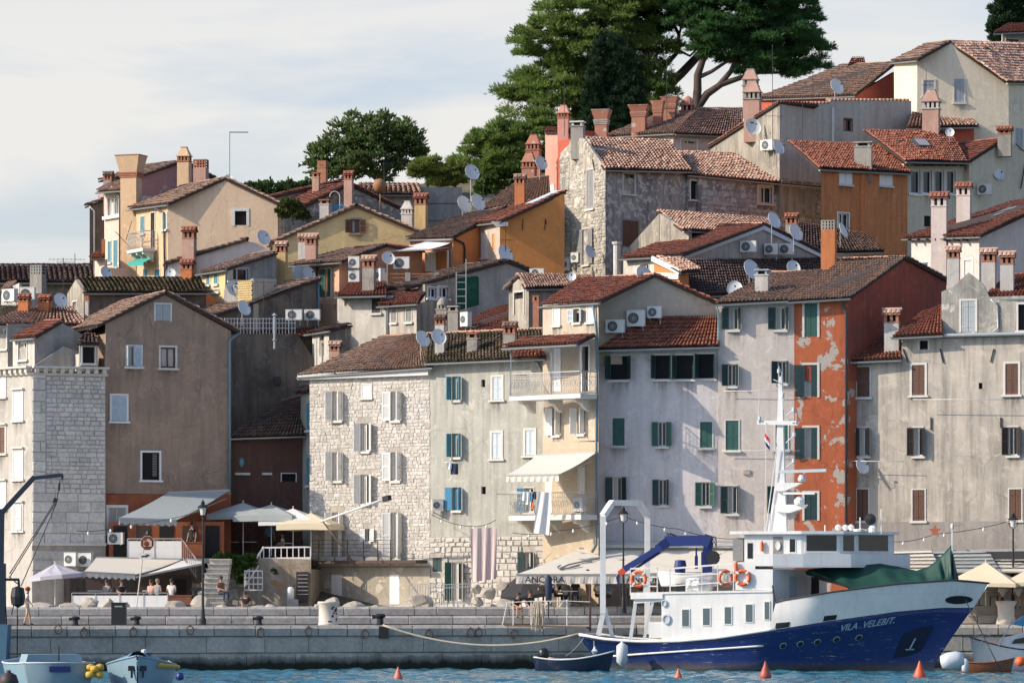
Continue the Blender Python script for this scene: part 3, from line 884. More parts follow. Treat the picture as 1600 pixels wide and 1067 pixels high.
QP = [(-60, 183.7), (6, 203.5), (60, 203.5)]
def QY(x): return float(np.interp(x, [p[0] for p in QP], [p[1] for p in QP]))
ZQ, ZS1, ZS2 = 2.08, 2.50, 2.93
def stone_algae(name, cols):
    m = island(name, cols, .85, obj_rand=True, grime=(.22,.21,.175), gthr=(.5,.85), gscale=.9)
    n = m.node_tree; b = n.nodes['Principled BSDF']
    src = b.inputs['Base Color'].links[0].from_socket
    g = n.nodes.new('ShaderNodeNewGeometry'); s = n.nodes.new('ShaderNodeSeparateXYZ'); n.links.new(g.outputs['Position'], s.inputs[0])
    ad = n.nodes.new('ShaderNodeMath'); ad.operation = 'MULTIPLY_ADD'; ad.inputs[1].default_value = .7
    n.links.new(_noise(n, _pos(n, (1,1,.6)), 1.5, 6, .65), ad.inputs[0]); n.links.new(s.outputs[2], ad.inputs[2])
    c = _mix(n, _ramp(n, ad.outputs[0], [(.62, 1), (.95, .55), (1.0, .25)]), src, (.018,.024,.018))
    n.links.new(c, b.inputs['Base Color'])
    return m
M_quay = stone_algae('quay_stone', [(.53,.51,.455), (.46,.445,.40), (.59,.565,.505), (.50,.48,.43)])
M_step = island('step_stone', [(.50,.475,.43), (.42,.40,.365), (.56,.53,.48), (.46,.44,.40)], .85, obj_rand=True, grime=(.2,.19,.165), gthr=(.5,.85), gscale=1.3)
M_pave = plain('quay_paving', (.52,.485,.43), .9, 0, .2, 1.2, .3)

def quay():
    mb = MB(); back = 4.2
    for (x0, y0), (x1, y1) in zip(QP, QP[1:]):
        mb.add([(x0,y0+.16,-2),(x1,y1+.16,-2),(x1,y1+back+1,-2),(x0,y0+back+1,-2),(x0,y0+.16,ZQ-.02),(x1,y1+.16,ZQ-.02),(x1,y1+back+1,ZQ-.02),(x0,y0+back+1,ZQ-.02)],
               [(0,1,5,4),(4,5,6,7)])
    q = obj('quay', mb, M_pave); q['kind'] = 'structure'
    sb = MB(); P2 = 30
    for (x0, y0), (x1, y1) in zip(QP, QP[1:]):
        sb.add([(x0,y0+back+.3,ZQ-.3),(x1,y1+back+.3,ZQ-.3),(x1,y1+back+.3,ZS1-.012),(x0,y0+back+.3,ZS1-.012),(x0,y0+back+1.7,ZS1-.012),(x1,y1+back+1.7,ZS1-.012),
                (x1,y1+back+1.7,ZS2-.012),(x0,y0+back+1.7,ZS2-.012),(x1,y1+P2,ZS2-.012),(x0,y0+P2,ZS2-.012)], [(0,1,2,3),(3,2,5,4),(4,5,6,7),(7,6,8,9)])
    pr = obj('promenade', sb, M_pave); pr['kind'] = 'structure'
    rr = random.Random(11)
    def row(parent, name, zlo, zhi, off, dep, lo, hi, mat, xa, xb, bulge=0.0, gap=.012, ch=.022):
        x = xa
        while x < xb:
            ln = rr.uniform(lo, hi); x1 = x+ln
            for kx in (6.0,):
                if x < kx < x1: x1 = kx
            y0, y1 = QY(x)+off, QY(x1)+off; t = V((x1-x, y1-y0, 0)); L = t.length; rot = math.atan2(t.y, t.x)
            mb = MB(); h = zhi-zlo; e = rr.uniform(-.012, .012); b = .022
            mb.add([(gap, e+b, b),(L-gap, e+b, b),(L-gap, dep, 0),(gap, dep, 0),(gap, e+b, h-b-ch),(L-gap, e+b, h-b-ch),(L-gap, dep, h),(gap, dep, h),
                    (gap+b, e-bulge, b*2),(L-gap-b, e-bulge, b*2),(L-gap-b, e-bulge, h-b*2-ch),(gap+b, e-bulge, h-b*2-ch),(gap+b,ch+b+e,h),(L-gap-b,ch+b+e,h)],
                   [(8,9,10,11),(0,1,9,8),(1,5,10,9),(5,4,11,10),(4,0,8,11),(4,5,13,12),(12,13,6,7),(0,4,7,3),(1,2,6,5),(0,3,2,1)])
            obj_l('stone_block', mesh_of('stone_block', mb, mat), parent, MX.Translation((x, y0, zlo+rr.uniform(-.006,.006))) @ MX.Rotation(rot, 4, 'Z'))
            x = x1
    row(q, 'coping', 1.56, ZQ, -.06, .9, 1.0, 1.9, M_quay, -30, 34, .02, ch=.10)
    row(q, 'course', .78, 1.555, 0, .3, 1.4, 3.4, M_quay, -30, 34, .01, .006)
    row(q, 'course', -.7, .775, .02, .3, 1.8, 4.0, M_quay, -30, 34, .01, .005)
    row(pr, 'step', ZQ, ZS1, back, .5, 1.0, 2.2, M_step, -30, 36, .015, ch=.05)
    row(pr, 'step', ZS1, ZS2, back+1.4, .5, 1.0, 2.2, M_step, -30, 36, .015, ch=.05)
quay()
# ------------------------------------------------------------------ plaster colours
PL = plaster
m_beige = PL('brown_grey_render', (.38,.27,.195), (.19,.16,.14), .65, (.32,.30,.27), .70, .3, 1, 1.4)
m_lowor = PL('orange_red_render', (.33,.105,.05), (.2,.09,.06), .3, seed=2)
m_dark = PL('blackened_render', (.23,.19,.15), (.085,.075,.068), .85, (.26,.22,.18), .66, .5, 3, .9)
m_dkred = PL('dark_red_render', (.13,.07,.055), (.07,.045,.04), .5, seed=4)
m_teal = PL('pale_grey_green_render', (.36,.39,.36), (.2,.21,.19), .4, seed=5)
m_stonebase = PL('stone_wall_base', (.44,.405,.355), (.28,.255,.22), .5, seed=6)
m_f5 = PL('pale_sage_render', (.46,.455,.405), (.30,.30,.26), .45, (.56,.53,.47), .67, .40, 7, .9)
m_cream = PL('cream_render', (.52,.445,.36), (.36,.29,.21), .3, seed=8, streak=.15)
m_yell = PL('ochre_cream_render', (.50,.42,.315), (.38,.31,.23), .3, seed=9, streak=.15)
m_lilac = PL('pale_lilac_render', (.64,.605,.60), (.44,.415,.41), .3, seed=10, streak=.22)
m_f8 = PL('pale_beige_render', (.60,.545,.50), (.42,.375,.345), .28, seed=11, streak=.2)
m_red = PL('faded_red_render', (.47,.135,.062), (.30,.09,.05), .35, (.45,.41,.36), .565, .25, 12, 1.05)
m_redside = PL('shaded_red_side_render', (.36,.085,.055), (.16,.075,.06), .75, (.22,.13,.10), .70, .35, 13, 1.3)  # darker red than the front, its shade put into the colour
m_f10 = PL('stained_white_render', (.535,.485,.42), (.25,.235,.205), .62, (.40,.40,.375), .68, .5, 14, .8)
m_plinth = PL('grey_cement_band', (.35,.325,.30), (.22,.20,.19), .5, seed=15)
m_attic = PL('mottled_attic_render', (.47,.45,.40), (.17,.17,.16), .85, (.55,.53,.48), .62, .6, 16, .9)
m_grey = PL('grey_render', (.44,.42,.38), (.25,.24,.22), .55, seed=17)
m_grey2 = PL('weathered_beige_render', (.42,.385,.32), (.17,.155,.135), .75, (.30,.28,.25), .63, .6, 18, 1.1)
m_white = PL('whitewash', (.60,.57,.52), (.36,.34,.30), .4, seed=19)
m_peach = PL('peach_render', (.62,.415,.29), (.42,.28,.2), .25, seed=20, streak=.15)
m_orange = PL('orange_render', (.60,.235,.085), (.42,.17,.07), .25, seed=21, streak=.12)
m_pkor = PL('pink_orange_render', (.60,.30,.18), (.45,.22,.14), .25, seed=22, streak=.12)
m_ochre = PL('ochre_render', (.64,.275,.085), (.47,.21,.08), .3, seed=23, streak=.14)
m_pink = PL('pale_pink_render', (.66,.52,.44), (.5,.39,.33), .25, seed=24, streak=.12)
m_pillar = PL('apricot_render', (.62,.44,.28), (.48,.34,.22), .2, seed=25, streak=.1)
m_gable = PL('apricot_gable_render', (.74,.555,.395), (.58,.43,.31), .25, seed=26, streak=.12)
m_mauve = PL('mauve_render', (.36,.20,.20), (.42,.33,.33), .6, (.45,.36,.36), .6, .3, 27, .8)
m_yellow = PL('yellow_render', (.66,.52,.27), (.50,.39,.21), .25, seed=28, streak=.12)
m_rub = PL('rubble_base', (.38,.355,.315), (.16,.15,.135), .9, (.58,.55,.49), .56, .5, 29, 3.0)
m_rubdk = PL('shaded_rubble_base', (.40,.38,.34), (.17,.165,.155), .9, (.58,.555,.505), .54, .5, 30, 3.2)  # rubble of shaded faces, colours raised to brighten their shade
m_m1lit = PL('bare_masonry_render', (.47,.43,.36), (.22,.2,.17), .7, (.58,.55,.48), .56, .5, 31, 1.8)
m_or2 = PL('burnt_orange_render', (.60,.235,.095), (.42,.18,.08), .45, seed=32, streak=.35)
m_cr2 = PL('pale_yellow_render', (.66,.60,.46), (.48,.43,.34), .28, seed=33, streak=.15)
m_cr4 = PL('ivory_render', (.77,.68,.52), (.60,.53,.41), .28, seed=34, streak=.2)
m_red5 = PL('coral_red_render', (.50,.12,.075), (.36,.10,.07), .3, seed=35, streak=.12)
m_r6 = PL('pinkish_beige_render', (.68,.58,.53), (.50,.42,.385), .25, seed=36, streak=.15)
m_r8 = PL('salmon_render', (.62,.31,.25), (.48,.25,.2), .3, seed=37, streak=.12)
m_r1g = PL('smooth_grey_render', (.50,.485,.43), (.33,.32,.285), .4, seed=38, streak=.3)
m_chw = PL('chimney_white', (.55,.53,.50), (.34,.32,.30), .4, seed=39)
m_chr = PL('chimney_red', (.42,.18,.12), (.38,.26,.2), .5, (.5,.44,.38), .62, .2, 40, 2.2)
m_chp = PL('chimney_pink', (.50,.32,.26), (.36,.22,.17), .5, (.5,.42,.36), .62, .2, 41, 2.2)
m_cho = PL('chimney_orange', (.55,.20,.08), (.4,.16,.08), .3, seed=42)
m_chy = PL('chimney_yellow', (.58,.42,.20), (.42,.31,.17), .3, seed=43)
m_chg = PL('chimney_grey', (.38,.36,.32), (.2,.19,.17), .6, seed=44)
M_stoneA = island('tower_stone', [(.60,.575,.525), (.54,.515,.47), (.66,.635,.58), (.57,.545,.505), (.48,.46,.425)], .88, obj_rand=True, grime=(.3,.29,.27), gthr=(.55,.85))  # tones raised above the sunlit face to lift this shaded wall
M_stoneB = island('warm_limestone', [(.54,.515,.475), (.48,.455,.415), (.60,.575,.535), (.52,.495,.455), (.43,.405,.365), (.57,.545,.505)], .9)
M_rubst = island('rubble_stone', [(.42,.395,.34), (.32,.30,.26), (.50,.47,.41), (.38,.355,.31), (.26,.24,.21)], .92)
m_conc = M_conc

# ================================================================== FRONT ROW
# --- pale stone corner house at the left edge
h = House('tall pale stone corner house with dentil cornice, cut off by the left edge', 50, 945, 217)
wl = [W(22,612,35,656,M_white,0,0,sur=.1,lint=1), W(22,704,35,748,M_white,0,0,sur=.1,lint=1), W(21,788,35,828,M_white,0,30,sur=.1,lint=1),
      W(-9,590,8,620,M_white,0,0,sur=.1,lint=1), W(-9,667,8,708,M_brown,0,0,sur=.1,lint=1), W(-9,754,8,795,M_white,0,0,sur=.1,lint=1), W(-40,612,-25,656,M_white,0,0), W(-40,704,-25,748,M_white,0,0)]
f = h.wall(PL('pale_ashlar_face',(.50,.475,.43),(.34,.32,.29),.4,seed=51), (-70,221.5), (50,217), [(-70,582),(50,580)], 960, wl, depth=3)
fr = h.wall(m_stonebase, (50,217), (165,218.4), [(50,580),(165,580)], 960, [W(148,905,160,945,None,sur=0,pane='dark',sill=0)], depth=8)
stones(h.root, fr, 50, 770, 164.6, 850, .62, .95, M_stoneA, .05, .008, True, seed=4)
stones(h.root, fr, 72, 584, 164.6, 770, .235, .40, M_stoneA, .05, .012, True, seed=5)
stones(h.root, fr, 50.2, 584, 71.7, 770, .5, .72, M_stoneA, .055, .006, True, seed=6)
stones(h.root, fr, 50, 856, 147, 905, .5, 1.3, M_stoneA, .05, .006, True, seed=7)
for fx, xa, xb in ((f,-70,50.5),(fr,49.6,168)):
    mb = MB(); a = fx.pt(xa,572); b = fx.pt(xb,572); z = [zof(572,217)-q for q in (0,.10,.34,.46)]
    t = fx.t; n_ = fx.n
    def slab(z0,z1,d):
        ua, ub = fx.u(xa), fx.u(xb)
        mb.prism([fx.at(ua,z0,-.3), fx.at(ub,z0,-.3), fx.at(ub,z0,d), fx.at(ua,z0,d)], (0,0,z1-z0))
    slab(z[1],z[0],.42); slab(z[2]-.08,z[2],.12); slab(z[3],z[2]-.083,.06)
    ua, ub = fx.u(xa), fx.u(xb); k = int((ub-ua)/.42)
    for i in range(k):
        uc = ua + (ub-ua)*(i+.5)/k
        mb.prism([fx.at(uc-.10,z[2]+.003,0), fx.at(uc+.10,z[2]+.003,0), fx.at(uc+.10,z[2]+.003,.3), fx.at(uc-.10,z[2]+.003,.3)], (0,0,z[1]-z[2]-.006))
    obj('cornice', mb, M_stone, h.root)
mb = MB(); ua, ub = fr.u(49), fr.u(165); zz = zof(852,217); mb.prism([fr.at(ua,zz,0), fr.at(ub,zz,0), fr.at(ub,zz,.16), fr.at(ua,zz,.16)], (0,0,.14)); obj('string_course', mb, M_stone, h.root)
# attic
h.wall(m_grey, (50,219.2), (182,221), [(50,574),(100,541),(182,572)], 590, depth=2)
f2 = h.wall(m_white, (20,221), (54,219.6), [(20,529),(54,527)], 590, [W(29,534,42,562,fr=M_white,sur=.06)], depth=1.5)
h.wall(m_grey, (54,219.6), (150,221.6), [(54,527),(94,503),(150,535)], 590, depth=2.5)
h.roof((18,530,220.8),(55,527,219.2),(97,502,220.4),(70,503,223), M_tile_red, ridge=True)
h.wall(m_white, (124,218.8), (153,219.1), [(124,537),(153,537)], 590, [W(129,542,148,567,fr=M_white,sur=.05,pane='dark')], depth=1.2)
h.roof((121,537,218.5),(156,537,218.8),(150,524,220.4),(128,524,220.2), M_tile_dark, gutter=False)
# --- low house behind it
h = House('low grey house with light-tipped tile roof behind the stone cornice', 70, 560, 223)
h.wall(m_white, (-30,223.6), (12,222), [(-30,506),(12,506)], 600, [W(-2,513,10,545,fr=M_white,sur=.08)], depth=3)
h.wall(m_grey, (12,222), (135,224), [(12,506),(135,506)], 600, depth=4)
h.roof((-14,507,221.8),(137,508,223.8),(112,482,227),(36,482,226), M_tile_pale, w=.24, l=.34, rmat=M_tile_brown)
h.roof((-60,510,224),(-13,507,221.7),(37,481,226),(-20,481,229), M_tile_moss)
chimney(h, 38, 484, 462, 20, 225, 'tile', m_cho, tm=M_tile_red); chimney(h, 70, 484, 464, 20, 225.4, 'tile', m_cho, tm=M_tile_red)
# --- dark long roof at far left
h = House('long house with dark tile roof and a big grey vented chimney at far left', 60, 500, 242)
h.wall(m_grey2, (-40,241), (148,242.5), [(-40,440),(148,440)], 560, depth=6)
h.roof((-40,441,240.4),(149,441,241.9),(143,415,246),(-40,415,245), M_tile_dark, w=.3, l=.4)
chimney(h, 59.5, 470, 415, 25, 240, 'vents', m_chg, M_conc, rot=-20, sink=2.5)
h.wall(m_white, (2,236), (32,235), [(2,455),(30,442)], 520, depth=2, name='dormer_wall'); h.roof((0,457,235.6),(16,452,235),(28,441,236.5),(12,444,237.5), M_tile_pale, gutter=False, ridge=False)
# --- mossy roof house
h = House('grey house with a mossy tile roof rising behind the brown gable house', 220, 520, 229)
h.wall(m_grey2, (105,230.5), (131,228), [(105,459),(118,437),(131,456)], 560, [W(114,471,120,480,sur=.07,pane='dark',sill=0)], depth=2)
h.wall(m_dark, (131,228), (322,231), [(131,456),(322,456)], 560, depth=5)
h.roof((130,457,227.7),(324,457,230.7),(313,436,236),(118,436,233), M_tile_moss, w=.26, l=.36)
chimney(h, 136, 515, 462, 7, 226.8, 'slab', m_white, sink=1.5)
h.wall(m_orange, (322,231), (352,231.6), [(322,460),(330,461),(352,482)], 520, depth=2)
# --- brown gable house
h = House('tall brown-grey gabled house with an orange ground floor beside the stone corner house', 262, 945, 219.5)
wl = [W(243,476,266,501,M_greyshut,0,0,'plank',sur=.09,sill=0), W(198,541,221,572,M_paleblue,100,0,sur=.06,surm=M_whitew), W(251,543,274,574,sur=.10,fr=M_brown,pane='curtain'),
      W(174,618,198,657,M_paleblue,0,0,sur=.09,surm=M_white), W(222,707,249,749,sur=.10,surm=M_white,fr=M_dkgreen,pane='dark')]
f = h.wall(m_beige, (165,219), (361,221.5), [(165,506),(258,461),(361,517)], 772, wl, depth=9)
mb = MB(); x0,z0 = f.uz(226,748); x1,z1 = f.uz(245,709)
wm_ = f.mat((x0+x1)/2, z0, -.08)
mb2 = MB()
for i in range(14): mb2.box(.12, .36, -.01, .01, .15+i*.085, .19+i*.085)
obj_l('louvre_leaf', mesh_of('louvre_leaf', mb2, M_greywood), h.root, wm_)
f3 = h.wall(m_lowor, (165,218.94), (361,221.44), [(165,772),(361,772)], 960, [W(170,793,196,832,sur=.14,surm=M_white,pane='curtain'), W(262,820,292,875,None,sur=0,pane='dark',sill=0)], depth=8)
h.gable(f, (150,511), (258,459), (373,520), 8, M_tile_old)
h.pipe([f.pt(373,520,.1), f.pt(358,532,.12), f.pt(358,768,.12)], .07, M_bluepipe)
# --- blackened wall house
h = House('blackened party wall house with white terrace railing right of the brown gable', 420, 700, 226.5)
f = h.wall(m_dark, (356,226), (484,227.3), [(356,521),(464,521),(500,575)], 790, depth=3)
mb = MB(); mb.box(*sorted((xof(427,225.6), xof(437,225.6))), 225.7, 226.5, zof(602,226), zof(589,226)); obj('vent_box', mb, M_dkbrown, h.root)
mb = MB(); mb.tube([P(429,545,225.9), P(429,493,225.9)], .07, 8); mb.lathe([(.16,0),(.02,.14)], P(429,493,225.9), 8); mb.lathe([(.14,-.06),(.14,0)], P(429,530,225.9), 8); obj('flue_pipe', mb, M_gutter, h.root)
mb = MB(); fa = Fac((350,225.8),(462,226.8))
for i in range(23):
    x = 351+110*i/22; mb.bar(fa.pt(x,521.5), fa.pt(x,497), .03 if i % 4 else .05)
for y in (498,505,513): mb.bar(fa.pt(350,y,.03), fa.pt(462,y,.03), .03)
obj('terrace_railing', mb, M_whitew, h.root)
h.roof((372,523,229),(505,528,230),(470,498,236),(380,500,234), M_tile_red, w=.26, gutter=False)
# --- red-dark house with shutters in the gap
h = House('low dark red house under a brown roof in the shaded gap', 420, 790, 223)
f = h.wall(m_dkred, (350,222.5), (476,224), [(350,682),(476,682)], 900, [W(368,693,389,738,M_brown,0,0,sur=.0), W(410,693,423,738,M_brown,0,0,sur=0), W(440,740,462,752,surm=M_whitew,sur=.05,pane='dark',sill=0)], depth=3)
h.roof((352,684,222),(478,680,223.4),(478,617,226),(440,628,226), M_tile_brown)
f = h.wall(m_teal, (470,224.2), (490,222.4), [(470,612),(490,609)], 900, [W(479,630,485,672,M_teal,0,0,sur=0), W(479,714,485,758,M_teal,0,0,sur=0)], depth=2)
h.roof((462,614,224.2),(492,611,222),(492,600,223),(470,603,225), M_tile_brown, gutter=False)
mb = MB(); mb.bar(fa.pt(478,0),fa.pt(478,1),.01)
# wall lantern
mb = MB(); c = P(377,722,222.2); mb.lathe([(.02,.25),(.16,.16),(.12,.15),(.16,-.05),(.09,-.2),(.02,-.24)], c, 6); obj('wall_lantern', mb, M_teal, h.root)

# --- stone house
h = House('pale rubble stone house with white shutters and a hipped brown roof above the rusty balcony', 578, 950, 219)
A, B_ = (484,221.5), (672,217)
wl = []
for (x0,x1) in ((519,535),(611,626)):
    for (y0,y1) in ((611,657),(706,751)):
        wl.append(W(x0,y0,x1,y1,M_white,165 if x0 > 600 else 110,95,sur=.0,pane='glass',fr=M_whitew))
    wl.append(W(x0,800,x1,873,M_white,150 if x0 > 600 else 112,105,sur=.0,pane='glass',sill=0))
wl += [W(563,661,578,705,M_white,115,140,sur=.0), W(563,741,578,787,M_white,115,140,sur=.0), W(566,601,580,621,M_white,0,0,sur=.07),
       W(571,826,580,846,M_white,170,165,sur=.0), W(518,897,534,938,M_white,0,0,sur=.0,sill=0), W(609,897,624,943,M_white,0,0,sur=0,sill=0)]
f = h.wall(m_stonebase, A, B_, [(484,590),(672,577)], 886, wl, depth=5)
stones(h.root, f, 484, 588, 672, 884, .175, .25, M_stoneB, .024, .026, False, f.holes, seed=8, gap=.006)
f0 = h.wall(PL('rough_beige_base',(.40,.36,.295),(.27,.235,.19),.6,(.5,.46,.4),.6,.3,52,1.5), (465,222.0-.1), (672,216.9), [(465,886),(672,886)], 965, [w for w in wl if w['y0'] > 890], depth=4, name='ground_floor_wall')
mb = MB(); z0 = f.uz(575,590)[1]
ua, ub = f.u(470), f.u(674); mb.prism([f.at(ua,z0,-.3), f.at(ub,z0,-.3), f.at(ub,z0,.3), f.at(ua,z0,.3)], (0,0,.34)); obj('eaves_cornice', mb, M_fascia, h.root)
h.roof((465,588,221.6),(677,573,216.4),(658,524,221),(600,527,223.5), M_tile_old, w=.19, l=.34, ridge=True)
# balcony deck with rusty posts
mb = MB(); fb = Fac((462,221.0),(652,216.4)); ua, ub = fb.u(462), fb.u(652); z = fb.uz(560,880)[1]
mb.prism([fb.at(ua,z,-1.0), fb.at(ub,z,-1.0), fb.at(ub,z,.12), fb.at(ua,z,.12)], (0,0,.16)); bal = obj('balcony', mb, M_rust, h.root)
mb = MB()
for x in (479,500,545,570,592,612): mb.bar(fb.pt(x,883,.1), fb.pt(x,843,.1), .05)
for y in (843.5,850,856,862,868): mb.bar(fb.pt(458,y,.1), fb.pt(616,y,.1), .02)
obj('railing', mb, M_rust, bal)
mb = MB()
for i,(xa,xb,sh) in enumerate(((502,523,0),(525,545,1),(548,569,0),(571,592,1),(594,612,0))):
    ua, ub = fb.u(xa), fb.u(xb); zz = fb.uz(xa,876)[1]
    mb.prism([fb.at(ua,z+.16,-.05), fb.at(ub,z+.16,-.05), fb.at(ub,z+.16,.05), fb.at(ua,z+.16,.05)], (0,0,.2))
obj('balcony_panels', mb, M_greywood, bal)
# --- sage house with teal shutters
h = House('pale sage rendered house with teal shutters and a mossy low roof', 760, 950, 215)
A, B_ = (672,217), (852,213.6)
wl = [W(706,588,720,625,M_teal,112,105,sur=.0,surm=M_stone,fr=M_teal), W(770,589,784,624,M_paleblue,0,0,sur=.12), W(706,677,720,714,M_teal,112,105,sur=0,fr=M_teal), W(769,676,783,716,M_paleblue,0,0,sur=.12),
      W(707,761,721,797,M_blue,170,92,sur=0,style='plank',fr=M_blue), W(821,672,835,711,M_paleblue,0,0,sur=.12), W(820,762,834,800,M_blue,165,None,sur=.05), W(752,593,758,605,sur=0,pane='dark',sill=0), W(752,760,759,772,sur=0,pane='dark',sill=0),
      W(676,871,690,893,M_dkgreen,0,0,'plank',sur=0,sill=0), W(706,878,722,938,M_green,125,120,sur=.0,sill=0), W(820,862,833,905,M_dkgreen,168,100,sur=.0,style='plank')]
f = h.wall(m_f5, A, B_, [(672,562),(852,558)], 838, [w for w in wl if w['y1'] < 838], depth=5)
f0 = h.wall(m_stonebase, (672,216.96), (852,213.56), [(672,838),(852,838)], 965, [w for w in wl if w['y1'] > 838], depth=4, name='ground_floor_wall')
stones(h.root, f0, 672, 838, 770, 950, .26, .36, M_stoneB, .06, .045, False, f0.holes, seed=9)
stones(h.root, f0, 770, 838, 852, 950, .30, .42, M_stoneB, .06, .015, False, f0.holes, seed=10)
h.roof((664,567,216.6),(853,559,213.1),(850,515,217.5),(668,523,221.5), M_tile_moss, w=.2, l=.34, rmat=M_tile_pale)
chimney(h, 688, 560, 495, 18, 217.5, 'tile', m_chw, tm=M_tile_dark); chimney(h, 739, 558, 520, 20, 216.5, 'slab', m_chg); chimney(h, 797, 556, 506, 23, 216, 'tile', m_chg, tm=M_tile_brown)
h.pipe([f.pt(833,562,.15), f.pt(842,568,.12), f.pt(846,580,.05)], .06, M_gutter)
h.roof((798,560,213.6),(852,558,212.8),(850,546,214),(806,548,214.6), M_tile_red, ridge=False, gutter=False)
# --- cream balcony house
h = House('narrow cream house with two ornate balconies and a red-brown gabled roof', 892, 950, 213)
A, B_ = (848,213.3), (935,209.9)
wl = [W(865,482,875,508,M_white,0,0,sur=.06), W(897,482,907,504,M_paleblue,165,150,sur=.04,pane='dark'), W(918,479,928,503,M_white,0,0,sur=.06),
      W(865,543,876,612,M_white,0,0,'plank',sur=.05,sill=0), W(910,541,920,612,M_dkgreen,None,None,sur=.1,surm=M_white,sill=0,pane='dark'),
      W(864,637,876,680,M_white,168,98,sur=0), W(902,637,914,678,M_white,105,98,sur=0), W(904,729,914,772,M_white,0,0,sur=.05,sill=0), W(852,750,862,802,M_white,0,0,sur=0,sill=0)]
f = h.wall(m_cream, A, B_, [(848,476),(935,471)], 690, [w for w in wl if w['y1'] < 690], depth=3, ext=V((.02,1,0)))
f0 = h.wall(m_yell, (848,213.26), (935,209.86), [(848,690),(935,690)], 965, [w for w in wl if w['y1'] > 690], depth=3, ext=V((.02,1,0)), name='lower_wall')
fg = h.wall(m_cream, (935,211.35), (1126,212.7), [(935,471),(1020,432),(1126,479)], 570, depth=4, name='gable_wall')
h.roof((843,478,213.5),(938,472,209.6),(1023,430,211.9),(908,437,216.2), M_tile_red, w=.18, l=.32, rmat=M_tile_pale)
h.gable(fg, (935,470), (1020,430.5), (1128,479), 3, M_tile_red, left=False, ridge=False)
h.pipe([f.pt(930,478,.15), f.pt(933,520,.06), f.pt(933,850,.06), f.pt(926,862,.06)], .055, M_bluepipe)
def balcony(h, f, xa, xb, yt, yb, yr, depth, orn):
    ua, ub = f.u(xa), f.u(xb); z1 = f.uz(xb,yt)[1]; z0 = f.uz(xb,yb)[1]
    mb = MB(); mb.prism([f.at(ua,z0,0), f.at(ub,z0,0), f.at(ub,z0,depth), f.at(ua,z0,depth)], (0,0,z1-z0))
    b = obj('balcony', mb, M_fascia, h.root)
    for k in (.12,.5,.88):
        cb = MB()
        u = ua+(ub-ua)*k; pr = [f.at(u-.11,z0,0), f.at(u-.11,z0,depth*.9), f.at(u-.11,z0-.16,depth*.82), f.at(u-.11,z0-.22,depth*.5), f.at(u-.11,z0-.5,depth*.25), f.at(u-.11,z0-.62,0)]
        cb.prism(pr, f.t*.22); obj('corbel', cb, M_stone, b)
    rb = MB(); zr = f.uz(xb,yr)[1]; H = zr-z1
    path = [f.at(ua+.05,z1,.0), f.at(ua+.05,z1,depth-.06), f.at(ub-.05,z1,depth-.06), f.at(ub-.05,z1,0)]
    for a, c in zip(path, path[1:]):
        n = max(3, int((c-a).length/.12))
        for i in range(n+1):
            p = a.lerp(c, i/n)
            if orn:
                o_ = f.n*.12 if (c-a).normalized().dot(f.t) > .5 else (a-path[1]).normalized()*0
                rb.tube([p, p+V((0,0,H*.2))+o_, p+V((0,0,H*.42))+o_*.8, p+V((0,0,H*.6)), p+V((0,0,H))], .011, 4, False)
            else: rb.bar(p, p+V((0,0,H)), .016)
        if orn:
            for i in range(n//2):
                p = a.lerp(c, (i*2+1)/n)
                rb.tube([p+V((0,0,H*.5))+(c-a).normalized()*(.09*math.cos(t_))+V((0,0,.16*math.sin(t_))) for t_ in [6.283*q/8 for q in range(9)]], .009, 4, False)
        rb.bar(a+V((0,0,H)), c+V((0,0,H)), .045); rb.bar(a+V((0,0,.06)), c+V((0,0,.06)), .03); rb.bar(a+V((0,0,H*.78)), c+V((0,0,H*.78)), .02)
    obj('railing', rb, M_rail if orn else M_iron, b)
    return b, ua, ub, z1
fbal = Fac((843,212.4),(934,209.75))
b1,ua,ub,z1 = balcony(h, fbal, 822, 933, 616, 623, 581, 1.25, True)
mb = MB()
for u in (ua+.06, (ua+ub)/2+.4, ub-.06):
    p = fbal.at(u,z1,1.2); mb.bar(p, p+V((0,0,2.35)), .06)
a_ = fbal.at(ua-.4,z1+1.12,1.2); mb.bar(fbal.at(ua-.1,z1+2.35,1.2), fbal.at(ub,z1+2.35,1.2), .06)
obj('posts', mb, M_rail, b1)
make_roof(h.root, fbal.at(ua-.25,z1+2.45,1.45), fbal.at(ub,z1+2.45,1.45), fbal.at(ub,z1+2.95,.1), fbal.at(ua-.1,z1+2.95,.0), M_tile_red, ridge=False)
b2,ua,ub,z1 = balcony(h, fbal, 820, 933, 804, 812, 769, 1.2, True)
# --- pale lilac facade
h = House('wide pale lilac house with dark green shutters under a red-brown roof', 1028, 950, 211.3)
A, B_ = (935,211.6), (1122,210.8)
wl = [W(954,556,980,593,M_dkgreen,115,115,sur=.09,surm=M_whitew,pane='dark'), W(1024,555,1046,592,M_dkgreen,115,105,sur=.09,surm=M_whitew,pane='dark'), W(1057,555,1082,592,M_dkgreen,115,110,sur=.09,surm=M_whitew,pane='dark'), W(1091,553,1115,591,M_dkgreen,110,100,sur=.09,surm=M_whitew,pane='dark'),
      W(957,653,976,696,M_green,0,0,sur=.09), W(1028,659,1041,697,M_green,168,150,sur=.06), W(1094,659,1113,699,M_green,0,0,sur=.06),
      W(957,745,972,785,M_dkgreen,170,140,sur=.06), W(1029,749,1042,789,M_dkgreen,168,112,sur=.06), W(1096,753,1109,790,M_green,168,150,sur=.06)]
f = h.wall(m_lilac, A, B_, [(935,546),(1122,541)], 965, wl, depth=4)
h.roof((933,546,210.9),(1124,541,210.4),(1124,496,212.6),(1011,497,212.0), M_tile_red, w=.19, l=.33, ridge=False)
